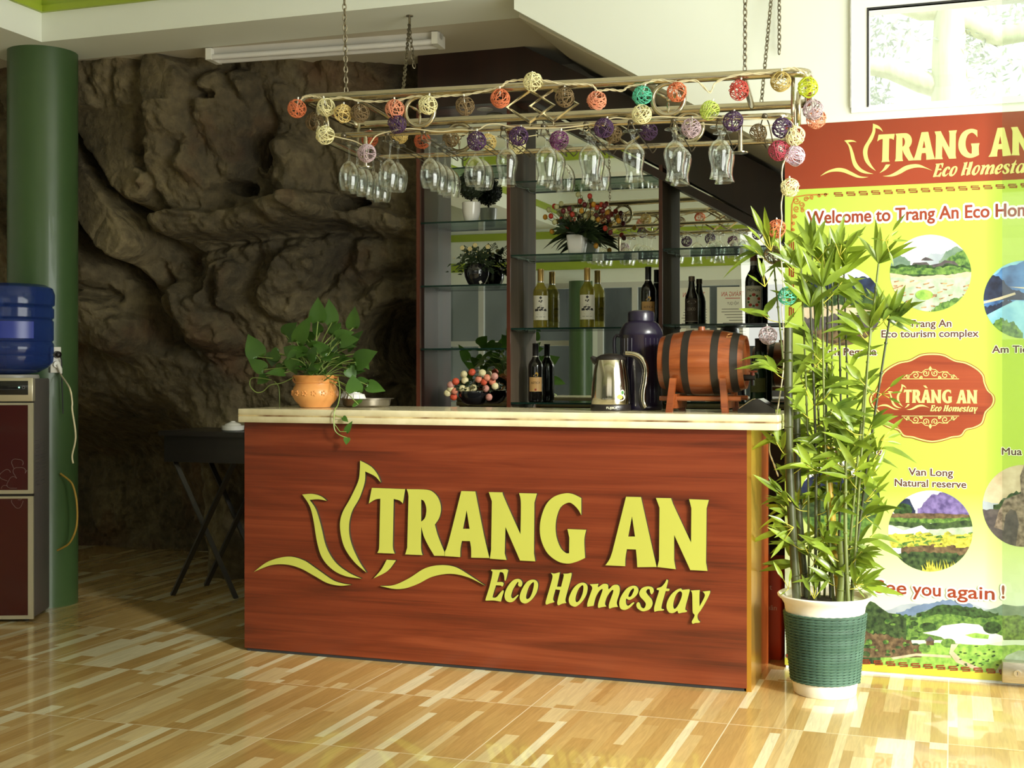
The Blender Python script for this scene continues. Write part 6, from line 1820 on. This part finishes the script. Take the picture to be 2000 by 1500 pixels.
for px, py, c in ((906, 731, 0), (922, 727, 2), (942, 728, 0), (890, 745, 2), (908, 743, 0), (935, 741, 1), (951, 738, 1), (903, 759, 0), (914, 762, 0), (925, 757, 0), (945, 746, 2), (949, 759, 3), (967, 754, 0), (888, 764, 1), (886, 775, 2), (874, 768, 0), (923, 774, 1), (955, 776, 3), (966, 735, 3), (880, 752, 3), (961, 745, 1), (880, 760, 0)):
    q = on_y(px, py, Yv - 0.055 + r.uniform(-0.01, 0.015)) - Vector(t.location); mb = MB(); R_ = 0.019
    vs = []; m_, n_ = 14, 24; ax = Vector((r.uniform(-0.3, 0.3), -1, r.uniform(0.1, 0.5))).normalized(); e1 = ax.orthogonal().normalized(); e2 = ax.cross(e1); ph = r.uniform(0, 6)
    for i in range(m_ + 1):
        th = PI * i / m_
        for j in range(n_):
            w = 2 * PI * j / n_; rr = R_ * (0.86 + 0.15 * ((w * 2.5 / PI + th * 2.6 + ph) % 1.0))
            vs.append(q + (ax * cos(th) * 0.75 + (e1 * cos(w) + e2 * sin(w)) * max(sin(th), 0.001)) * rr)
    mb.add(vs, [(i * n_ + j, i * n_ + (j + 1) % n_, (i + 1) * n_ + (j + 1) % n_, (i + 1) * n_ + j) for i in range(m_) for j in range(n_)])
    mb.build('rose', ROSE[c], t)

t = thing('flower_vase', 'square white vase of red, yellow and green berry stems on the middle shelf', 'vase', (x_at(1127, YS - 0.02), YS - 0.02, zz[1]))
mb = MB(); vs = []
for z, a in ((0, 0.033), (0.004, 0.036), (0.05, 0.043), (0.09, 0.046), (0.093, 0.044), (0.088, 0.040)):
    n_ = 24
    for i in range(n_):
        w = 2 * PI * i / n_; c_, s_ = cos(w), sin(w); e = 0.35
        vs.append((a * abs(c_) ** e * (1 if c_ > 0 else -1), a * abs(s_) ** e * (1 if s_ > 0 else -1), z))
mb.add(vs, [(j * 24 + i, j * 24 + (i + 1) % 24, (j + 1) * 24 + (i + 1) % 24, (j + 1) * 24 + i) for j in range(5) for i in range(24)] + [tuple(range(24))[::-1], tuple(range(120, 144))]); mb.build('vase_body', porc, t)
mb = MB(); r = random.Random(21)
for k in range(22):
    a = 2 * PI * k / 22 + r.uniform(-.1, .1); d = Vector((cos(a), sin(a) * 0.6, r.uniform(-0.1, 0.5))); blade(mb, (0.02 * cos(a), 0.02 * sin(a), 0.09), d, (0, -0.6, 1), r.uniform(0.10, 0.16), 0.05, 0.35)
for k in range(240):
    a = r.uniform(0, 2 * PI); rr = 0.09 * math.sqrt(r.random()); blade(mb, (rr * cos(a), rr * sin(a) * 0.7, 0.11 + 0.05 * r.random()), (cos(a), sin(a), r.uniform(-0.2, 1.2)), (0, -1, 0.3), 0.035, 0.010, 0.2)
mb.build('leaves', fern, t)
BC = {'r': pm('berry_red', s2l(196, 70, 50), s2l(170, 50, 38), 30, 0.35), 'y': pm('berry_yellow', s2l(214, 160, 50), s2l(196, 136, 36), 30, 0.35), 'g': pm('berry_green', s2l(206, 204, 150), s2l(180, 178, 120), 30, 0.4), 'd': pm('berry_dark', s2l(120, 40, 44), s2l(90, 28, 34), 30, 0.35)}
sm_ = MB()
for px, py, c in ((1129, 380, 'g'), (1152, 383, 'r'), (1133, 393, 'r'), (1096, 398, 'g'), (1083, 403, 'r'), (1072, 410, 'g'), (1087, 404, 'g'), (1100, 412, 'd'), (1142, 400, 'd'), (1147, 402, 'g'), (1159, 399, 'y'), (1166, 405, 'r'), (1181, 402, 'd'), (1186, 415, 'y'), (1177, 412, 'd'), (1065, 424, 'y'), (1076, 422, 'r'), (1106, 420, 'g'), (1097, 428, 'r'), (1118, 419, 'r'), (1136, 412, 'y'), (1143, 422, 'g'), (1164, 421, 'd'), (1158, 427, 'g'), (1168, 429, 'y'), (1188, 424, 'd'), (1208, 431, 'y'), (1083, 434, 'g'), (1122, 438, 'g'), (1107, 446, 'r'), (1078, 452, 'y'), (1182, 446, 'r'), (1164, 438, 'g'), (1192, 454, 'd'), (1164, 480, 'y'), (1092, 416, 'g'), (1112, 408, 'd'), (1175, 400, 'r')):
    q = on_y(px, py, YS - 0.02 + r.uniform(-0.06, 0.03)) - Vector(t.location); bq_ = MB(); bq_.sphere(q, 0.0125, 12, 8, (1, 1, 1.12)); bq_.build('berry', BC[c], t); sm_.tube(crspline([(0, 0, 0.09), tuple(q * 0.55 + Vector((0, 0, 0.04))), tuple(q)], 4), 0.0012, 4)
sm_.build('stems', fern, t)

# ---------------------------------------------------------------- bamboo in a rope-wrapped pot
bx0, by0 = on_z(1610, 1350, 0).x - 0.0, 4.70
bx0 = x_at(1611, by0)
t = thing('bamboo_plant', 'tall artificial bamboo in a white pot wrapped in green rope', 'plant', (bx0, by0, 0))
potw = pm('cream_pot', s2l(238, 232, 218), s2l(230, 222, 206), 4, 0.4)
mb = MB(); mb.lathe([(0, 0), (0.106, 0), (0.110, 0.004), (0.1145, 0.042), (0.140, 0.300), (0.143, 0.318), (0.154, 0.336), (0.166, 0.346), (0.168, 0.352), (0.163, 0.356), (0.150, 0.352), (0.142, 0.335), (0, 0.33)], n=56); pt = mb.build('pot', potw, t)
rope = pm('green_rope', s2l(76, 108, 88), s2l(38, 64, 50), 6, 0.75)
mb = MB(); turns = 24; z0, z1_ = 0.045, 0.292; n_ = 64
for ph in range(3):
    path = []
    for i in range(turns * n_ + 1):
        f = i / (turns * n_); w = 2 * PI * i / n_; z = z0 + (z1_ - z0) * f; rr = 0.1145 + (z - 0.042) / (0.258) * 0.0255 + 0.0042
        tw = w * 11 + ph * 2 * PI / 3
        path.append(((rr + 0.0026 * cos(tw)) * cos(w), (rr + 0.0026 * cos(tw)) * sin(w), z + 0.0028 * sin(tw)))
    mb.tube(path, 0.0030, 5)
ro = mb.build('rope_wrap', rope, pt); ro['label'] = 'twisted green rope wound round the pot'
mb = MB(); mb.lathe([(0, 0.334), (0.142, 0.333)], n=32); mb.build('soil', soil, t)
cane_d = pm('dark_cane', s2l(70, 74, 44), s2l(46, 50, 30), 8, 0.35, stretch=(1, 1, 0.4)); cane_g = pm('green_cane', s2l(112, 122, 60), s2l(84, 94, 44), 8, 0.4, stretch=(1, 1, 0.4)); cane_y = pm('yellow_cane', s2l(214, 180, 64), s2l(190, 150, 44), 8, 0.35, stretch=(1, 1, 0.4))
bleaf = pm('bamboo_leaf', s2l(158, 180, 56), s2l(72, 98, 36), 7, 0.3, subsurf=0.35)
btwig = pm('bamboo_twig', s2l(196, 190, 70), s2l(170, 164, 54), 20, 0.5)
ml = MB(); mt = MB(); r = random.Random(31)
L0 = Vector(t.location)
CAN = [  # base px x, base y-offset, top px, top py, radius, material
    (1556, -0.02, 1540, 640, 0.0155, cane_d), (1575, 0.03, 1556, 800, 0.0135, cane_d), (1640, 0.0, 1612, 860, 0.013, cane_y), (1640, -0.06, 1642, 1053, 0.0150, cane_g), (1592, -0.02, 1583, 600, 0.006, cane_d), (1600, 0.04, 1586, 490, 0.005, cane_g),
    (1622, 0.05, 1618, 520, 0.005, cane_d), (1635, 0.02, 1636, 540, 0.005, cane_d), (1650, -0.02, 1716, 515, 0.0055, cane_g), (1660, 0.02, 1738, 620, 0.0055, cane_d), (1664, -0.05, 1700, 640, 0.005, cane_g), (1648, 0.06, 1648, 520, 0.0045, cane_d), (1568, 0.05, 1510, 500, 0.0045, cane_g), (1580, 0.0, 1565, 525, 0.0045, cane_g), (1610, 0.07, 1625, 495, 0.0045, cane_g), (1628, -0.03, 1606, 560, 0.005, cane_g), (1657, -0.07, 1652, 900, 0.008, cane_g)]
BX0, BX1 = 1466, 1764


def twig(p, dirx, n_lv, Lf):
    tip = p + Vector((dirx * r.uniform(0.03, 0.07), r.uniform(-0.06, 0.04), r.uniform(0.02, 0.08)))
    mt.tube(crspline([p, p * 0.5 + tip * 0.5 + Vector((0, 0, -0.008)), tip], 3), 0.0016, 5)
    for k in range(n_lv):
        a = r.uniform(-1.0, 1.0)
        d = Vector((dirx * r.uniform(0.2, 1.0) + r.gauss(0, 0.35), r.gauss(-0.15, 0.4), r.uniform(-0.35, 1.0)))
        q = p * (1 - (0.5 + 0.5 * k / n_lv)) + tip * (0.5 + 0.5 * k / n_lv)
        blade(ml, q, d, (r.gauss(0, .5), -0.8, 0.7), Lf * r.uniform(0.7, 1.15), Lf * r.uniform(0.17, 0.23), r.uniform(0.0, 0.35))


for px, dy, tx, ty, rad, mt_ in CAN:
    Yb = by0 + dy
    b3 = on_y(px, 1180, Yb); b3.z = 0.331
    k3 = on_y(tx, ty, Yb + r.uniform(-0.03, 0.05))
    n_ = max(4, int((k3.z - b3.z) / 0.11)); mb = MB(); P_ = []; rr_ = []
    mid = b3 * 0.5 + k3 * 0.5 + Vector((r.uniform(-0.015, 0.015), 0, 0))
    cs = crspline([b3, mid, k3], 24); N_ = len(cs); 
    for i, p in enumerate(cs):
        f = i / (N_ - 1); w = rad * (1 - 0.35 * f * (0 if rad > 0.012 else 1)); P_.append(p); rr_.append(w)
    mb.tube(P_, rr_, 12)
    for j in range(1, n_):
        p = cs[int((N_ - 1) * j / n_)]; d = (cs[min(int((N_ - 1) * j / n_) + 1, N_ - 1)] - p).normalized()
        mb.tube([p - d * 0.004, p, p + d * 0.004], [rad * 0.95, rad * 1.16, rad * 0.95], 12)
    cane = mb.build('cane', mt_, t, world=True); ml = MB(); mt = MB()
    if rad < 0.012:
        for j in range(int(n_ * 0.9)):
            f = r.uniform(0.08, 1.0); p = cs[int((N_ - 1) * f)]
            twig(p, r.choice((-1, 1)), r.randint(3, 5), r.uniform(0.10, 0.14))
        for k in range(7): # crown spray
            d = Vector((r.gauss(0, 0.55), r.gauss(-0.1, 0.4), r.uniform(0.5, 1.2))); blade(ml, k3, d, (r.gauss(0, .5), -0.8, 0.5), r.uniform(0.12, 0.17), r.uniform(0.022, 0.03), r.uniform(0, 0.15))
    else:
        for j in range(5):
            p = cs[int((N_ - 1) * r.uniform(0.15, 0.95))]; twig(p, r.choice((-1, -1, 1)), 4, r.uniform(0.10, 0.13))
    ml.cur = 1; ml.add(mt.v, mt.f); o = ml.build('leaves', [bleaf, btwig], cane, auto=180)
    for v in o.data.vertices: v.co -= L0
# sprays that stick out in the photo: stem px, leaf tips px
for bx_, by_, tips in ((1506, 490, ((1466, 400), (1493, 402), (1458, 440), (1470, 418), (1516, 450))), (1494, 560, ((1460, 535), (1480, 500), (1490, 508), (1515, 520))), (1570, 590, ((1502, 565), (1515, 518), (1530, 640))), (1722, 770, ((1768, 730), (1764, 765), (1760, 788), (1690, 760), (1700, 790))), (1720, 860, ((1765, 815), (1764, 845), (1762, 868))), (1690, 980, ((1742, 915), (1738, 940), (1720, 975))), (1690, 1010, ((1718, 1000), (1722, 1035))), (1545, 980, ((1500, 930), (1470, 925), (1500, 945))), (1550, 1030, ((1500, 1005), (1498, 1025), (1512, 1050), (1505, 1090))), (1668, 1140, ((1714, 1145), (1698, 1098), (1710, 1160), (1690, 1168))), (1540, 1150, ((1510, 1095), (1522, 1165), (1545, 1110))), (1590, 1170, ((1585, 1105), (1565, 1120), (1622, 1125), (1600, 1112))), (1730, 470, ((1770, 415), (1755, 450), (1700, 465), (1775, 470), (1745, 520))), (1640, 500, ((1620, 440), (1676, 450), (1650, 440), (1655, 520))), (1612, 525, ((1565, 470), (1600, 450), (1600, 520), (1630, 470)))):
    ml = MB(); yb_ = by0 + r.uniform(-0.10, 0.02); b3 = on_y(bx_, by_, yb_)
    for tx, ty in tips:
        t3 = on_y(tx, ty, yb_ + r.uniform(-0.04, 0.04)); d = t3 - b3; L_ = d.length * r.uniform(0.55, 0.7); q = t3 - d.normalized() * L_
        ml.cur = 1; ml.tube([b3, q], 0.0015, 5); ml.cur = 0; blade(ml, q, d, (r.gauss(0, .5), -0.8, 0.5), L_, L_ * 0.22, 0.02)
    ml.build('leaf_spray', [bleaf, btwig], t, world=True, auto=180)

# ---------------------------------------------------------------- red box behind the counter end
rb0, rb1 = x_at(1470, 5.16), x_at(1526, 5.16)
red_board = pm('red_board', s2l(196, 70, 34), s2l(184, 62, 28), 4, 0.4)
t = thing('red_box', 'upright red box with pale lettering standing behind the counter end', 'box', ((rb0 + rb1) / 2, 5.26, 0))
mb = MB(); mb.bbox(rb0, rb1, 5.16, 5.40, 0.0, 0.385, 0.006); o = mb.build('carton', red_board, t, world=True)
mb = MB()
for body_, x1, y, cap in (('bảo mật', 1508, 1152, 11), ('Hội Xuân', 1517, 1192, 10)):
    p = on_y(x1, y, 5.159); put_text(mb, body_, lambda u, v: Vector((p.x + u, 5.1592, p.z + v)), cap=cap / ppm(x1, 5.16), align='r')
mb.build('lettering', pm('pale_pink_ink', s2l(230, 190, 170), None, 6, 0.5), o, smooth=False)
for v in bpy.data.objects[o.children[0].name].data.vertices: v.co -= Vector(t.location)

# ---------------------------------------------------------------- water dispenser and bottle
A = on_z(65, 1215, 0); Bk = on_z(107, 1188, 0); yd = (Bk - A); yd.z = 0; yd.normalize(); xd = Vector((yd.y, -yd.x, 0))
DW, DD, DH = 0.33, 0.30, on_y(80, 738, A.y).z
rz = math.atan2(xd.y, xd.x)
O = A - xd * DW
silver = pm('silver_plastic', s2l(206, 198, 172), s2l(196, 188, 162), 3, 0.3, 0.55)
greyp = pm('grey_plastic', s2l(96, 90, 86), s2l(86, 80, 76), 3, 0.45)
maroon = pm('maroon_glass_panel', s2l(70, 24, 22), s2l(62, 20, 19), 2, 0.12, coat=0.3)
t = thing('water_dispenser', 'tall water dispenser with maroon flower doors and silver frame', 'water dispenser', tuple(O), rz)
mb = MB(); mb.bbox(0.004, DW - 0.012, 0.035, DD, 0.012, DH - 0.004, 0.012); bd = mb.build('body', greyp, t)
mb = MB()
for c in range(2):
    for k in range(13):
        y0 = 0.075 + c * 0.085; zz_ = 0.62 + 0.0175 * k; mb.tube([(DW - 0.0125, y0, zz_), (DW - 0.0095, y0 + 0.03, zz_ + 0.001), (DW - 0.0125, y0 + 0.06, zz_)], 0.003, 6)
mb.build('vent_slots', greyp, bd)
mb = MB()
for x in (0.04, DW - 0.05):
    for y in (0.06, DD - 0.05): mb.lathe([(0.014, 0), (0.014, 0.013)], (x, y, 0), 12)
mb.build('feet', rub, t)
ZD = 0.565
zd = on_y(70, 967, A.y).z
dark_gap = pm('dark_strip', s2l(40, 34, 32), None, 5, 0.4)
mb = MB(); mb.box(0.004, DW - 0.006, 0.012, 0.036, 0.012, DH - 0.004); mb.build('dark_edge', dark_gap, t, smooth=False)
for nm, z0, z1_ in (('lower_door', 0.014, zd - 0.006), ('upper_door', zd + 0.006, DH - 0.115)):
    mb = MB(); f = 0.024
    mb.box(0, f, 0, 0.012, z0, z1_); mb.box(DW - f, DW, 0, 0.012, z0, z1_); mb.box(f, DW - f, 0, 0.012, z0, z0 + 0.017); mb.box(f, DW - f, 0, 0.012, z1_ - 0.010, z1_)
    dr = mb.build(nm, silver, t, smooth=False)
    mb = MB(); mb.box(f, DW - f, 0.003, 0.010, z0 + 0.017, z1_ - 0.010); mb.build('glass_panel', maroon, dr, smooth=False)
    mb = MB(); fc = (DW - f - 0.012, zd + 0.055)
    for ring_n, (cnt, rad_, sz) in enumerate(((6, 0.055, 0.045), (8, 0.095, 0.042))):
        for k in range(cnt):
            a = 2 * PI * k / cnt + ring_n * 0.4; ccx, ccz = fc[0] + rad_ * cos(a), fc[1] + rad_ * sin(a)
            pts = []
            for i in range(15):
                w = -2.2 + 4.4 * i / 14; rr = sz * (0.75 + 0.10 * sin(3 * w)); x, z = ccx + rr * cos(a + w) * 0.8, ccz + rr * sin(a + w) * 0.8
                pts.append((x, z))
            run = []
            for x, z in pts + [(9, 9)]:
                if f + 0.002 < x < DW - f - 0.002 and z0 + 0.019 < z < z1_ - 0.012: run.append((x, 0.0028, z))
                else:
                    if len(run) > 2: mb.tube(run, 0.0011, 4)
                    run = []
    if mb.v: mb.build('flower_motif', pm('etched_line', s2l(120, 96, 90), None, 10, 0.3), dr)
mb = MB(); mb.bbox(0, DW, -0.004, 0.034, DH - 0.108, DH, 0.006); cpn = mb.build('control_head', silver, t)
mb = MB(); mb.bbox(0.02, DW - 0.022, -0.0055, -0.0035, DH - 0.078, DH - 0.014, 0.0008); cp2 = mb.build('control_panel', pm('gloss_black', (0.012, 0.012, 0.012), None, 5, 0.1), cpn)
mb = MB(); mb.sphere((DW - 0.062, -0.006, DH - 0.044), 0.0035, 10, 8); mb.build('indicator_light', emit('green_led', (0.3, 1.0, 0.6), 3.0), cpn)
mb = MB(); mb.tube([(DW - 0.042 + 0.006 * cos(2 * PI * i / 16), -0.0058, DH - 0.044 + 0.006 * sin(2 * PI * i / 16)) for i in range(16)], 0.0006, 4, closed=True); mb.build('button_ring', pm('panel_grey', s2l(160, 160, 160), None, 5, 0.4), cpn)
mb = MB(); mb.lathe([(0.128, DH - 0.004), (0.130, DH + 0.002), (0.126, DH + 0.014), (0.110, DH + 0.016), (0.105, DH + 0.010), (0.0, DH + 0.008)], (DW / 2 + 0.02, DD / 2 - 0.02, 0), 40); mb.build('bottle_collar', pm('collar_grey', s2l(170, 166, 156), None, 4, 0.3), t)
Mw = Matrix.LocRotScale(O, t.rotation_euler, None)
bc = Mw @ Vector((DW / 2 + 0.02, DD / 2 - 0.02, DH + 0.0165))
m_, nt_, b_, o_ = nodes_of('blue_bottle'); b_.inputs['Base Color'].default_value = (*s2l(44, 66, 132), 1); b_.inputs['Roughness'].default_value = 0.12; b_.inputs['Coat Weight'].default_value = 0.3
tr_ = nt_.nodes.new('ShaderNodeBsdfTransparent'); tr_.inputs[0].default_value = (0.30, 0.42, 0.72, 1); mx_ = nt_.nodes.new('ShaderNodeMixShader'); mx_.inputs[0].default_value = 0.5
nt_.links.new(b_.outputs[0], mx_.inputs[1]); nt_.links.new(tr_.outputs[0], mx_.inputs[2]); nt_.links.new(mx_.outputs[0], o_.inputs[0]); blue_b = m_
t = thing('water_bottle', 'large blue water bottle upside down on the dispenser', 'bottle', tuple(bc))
dcam = bc.y * CA - bc.x * SA; k = ((104 - 1000) / FOC * dcam - (bc.x * CA + bc.y * SA)) / 0.139
prof = [(0.0, 0.0), (0.045, 0.0), (0.085, 0.006), (0.118, 0.030), (0.131, 0.050), (0.133, 0.075), (0.129, 0.082), (0.133, 0.090), (0.133, 0.128), (0.128, 0.136), (0.133, 0.144), (0.133, 0.222), (0.128, 0.230), (0.134, 0.238), (0.134, 0.275), (0.128, 0.283), (0.136, 0.292), (0.137, 0.335), (0.130, 0.362), (0.108, 0.376), (0.0, 0.378)]
kz = (on_y(60, 551, bc.y - 0.1).z - bc.z) / 0.378
mb = MB(); mb.lathe([(a * k, z * kz) for a, z in prof], n=56); bb = mb.build('bottle_shell', blue_b, t)
mb = MB(); patch(mb, 0.134 * k, 0.148 * kz, 0.218 * kz, -1.2, 1.25, 0.001, 24); mb.build('wrap_label', pm('blue_wrap', s2l(38, 56, 150), s2l(34, 50, 140), 3, 0.3), bb)

# ---------------------------------------------------------------- socket on the column with plugs and leads
ang = math.atan2(-1.0, 0.62)
pc_ = on_y(117, 700, cy - 0.13)
dv = Vector((pc_.x - cx, pc_.y - cy, 0)).normalized()
if dv.length < 0.5: dv = Vector((0.6, -0.8, 0))
rzs = math.atan2(dv.y, dv.x) + PI / 2
pos = Vector((cx, cy, on_y(118, 728, cy - 0.15).z)) + dv * 0.166
t = thing('power_socket', 'white double power socket on the green column', 'socket', tuple(pos), rzs)
mb = MB(); mb.bbox(-0.026, 0.026, -0.022, 0.01, 0.0, 0.125, 0.004); mb.build('box', white_pl, t)
t2 = thing('power_plug', 'black plug in the upper hole of the white column socket', 'plug', tuple(pos), rzs)
mb = MB(); mb.lathe([(0.0, 0), (0.018, 0), (0.016, 0.025), (0.008, 0.032), (0, 0.033)], (0.004, -0.0225, 0.088), 16, Matrix.Rotation(PI / 2, 4, 'X')); mb.build('plug_body', blackp, t2)
mb = MB(); mb.tube(crspline([(0.006, -0.045, 0.085), (0.020, -0.04, 0.06), (0.026, -0.03, -0.02), (0.032, -0.03, -0.2)], 6), 0.0032, 6); mb.build('cable', rub, t2)
t3 = thing('power_plug', 'white plug with a dangling white lead below the black plug', 'plug', tuple(pos), rzs)
mb = MB(); mb.lathe([(0.0, 0), (0.017, 0), (0.016, 0.016), (0, 0.018)], (0.0, -0.0225, 0.040), 16, Matrix.Rotation(PI / 2, 4, 'X')); mb.tube([(0.004, -0.038, 0.040), (0.014, -0.042, 0.016), (0.018, -0.042, -0.004)], [0.012, 0.010, 0.006], 10); mb.build('plug_body', white_pl, t3)
ws = [Matrix.LocRotScale(pos, t3.rotation_euler, None) @ Vector(q) for q in ((0.018, -0.042, -0.002), (0.0185, -0.042, -0.012))] + [on_y(x, y, 5.0 + 0.0002 * (y - 700)) for x, y in ((136, 758), (141, 785), (141, 800), (147, 840), (147, 862), (141, 890), (143, 905))]
mb = MB(); mb.tube(crspline(ws, 6), 0.0042, 8); mb.build('cable', cord_m, t3, world=True)
yl = [on_y(x, y, 5.15) for x, y in ((118, 925), (135, 938), (143, 950), (149, 975), (151, 1005), (149, 1030), (142, 1050), (132, 1064), (112, 1075))]
mb = MB(); mb.tube(crspline(yl, 6), 0.005, 8)
tag(mb.build('yellow_cable', pm('yellow_cable', s2l(176, 140, 58), None, 5, 0.5), loc=tuple(min(yl, key=lambda p: p.z))), 'yellow cable looping out behind the column foot', 'cable')

# ---------------------------------------------------------------- tube light on the alcove ceiling
p0 = on_z(412, 105, Z_ALC - 0.02); p1 = on_z(862, 73, Z_ALC - 0.02)
d = p1 - p0; d.z = 0; LL = d.length; rzl = math.atan2(d.y, d.x)
alum = pm('lamp_housing', s2l(214, 210, 200), s2l(204, 200, 190), 3, 0.4)
tubew = pm('unlit_tube', s2l(228, 226, 222), s2l(222, 220, 216), 3, 0.25)
t = thing('tube_light', 'unlit twin fluorescent tube fitting on the alcove ceiling', 'light', (p0.x, p0.y, Z_ALC), rzl)
mb = MB(); mb.prism([[(-0.03, 0), (0.03, 0), (0.022, -0.03), (-0.022, -0.03)]], lambda u, v, w: Vector((w, u, v - 0.0005)), LL); mb.build('housing', alum, t, smooth=False)
for y in (-0.038, 0.038):
    mb = MB(); mb.tube([(0.03, y, -0.048), (LL - 0.03, y, -0.048)], 0.014, 14); mb.build('fluorescent_tube', tubew, t)
for x in (0.0, LL - 0.03):
    mb = MB(); mb.box(x, x + 0.03, -0.056, 0.056, -0.062, -0.006); mb.build('lamp_holder', white_pl, t, smooth=False)

# ---------------------------------------------------------------- dark table with a dish, behind the counter's left end
TY0 = 5.58
tx0 = x_at(309, TY0); tz = on_y(400, 843, TY0).z
black_wood = wood('black_wood', (s2l(20, 17, 15), s2l(28, 23, 20), s2l(34, 28, 24)), 'x', 3, 0.45)
t = thing('side_table', 'dark wooden table with crossed legs in front of the rock', 'table', (tx0 + 0.55, TY0 + 0.2, 0))
mb = MB(); mb.box(tx0, tx0 + 1.1, TY0, TY0 + 0.42, tz - 0.025, tz); mb.build('tabletop', black_wood, t, world=True, smooth=False)
mb = MB(); mb.box(tx0 + 0.015, tx0 + 1.085, TY0 + 0.03, TY0 + 0.40, tz - 0.16, tz - 0.0251); mb.build('apron', black_wood, t, world=True, smooth=False)
for yy in (TY0 + 0.05, TY0 + 0.36):
    for xa, xb in ((0.06, 0.42), (0.42, 0.06), (0.70, 1.04), (1.04, 0.70)):
        mb = MB(); mb.tube([(tx0 + xa, yy + (0.012 if xa < xb else -0.012), tz - 0.161), (tx0 + xb, yy + (0.012 if xa < xb else -0.012), 0.0)], 0.016, 4); mb.build('leg', black_wood, t, world=True, smooth=False)
c = on_y(455, 838, TY0 + 0.12)
t = thing('lidded_dish', 'white lidded dish on the dark table beside the counter', 'dish', (c.x, TY0 + 0.12, tz))
mb = MB(); mb.lathe([(0, 0), (0.05, 0), (0.056, 0.004), (0.058, 0.026), (0.054, 0.028), (0, 0.026)], n=32); mb.build('dish', porc, t)
mb = MB(); mb.lathe([(0.044, 0.028), (0.038, 0.036), (0.02, 0.043), (0.012, 0.046), (0.012, 0.05), (0, 0.051)], n=28); mb.build('lid', porc, t)
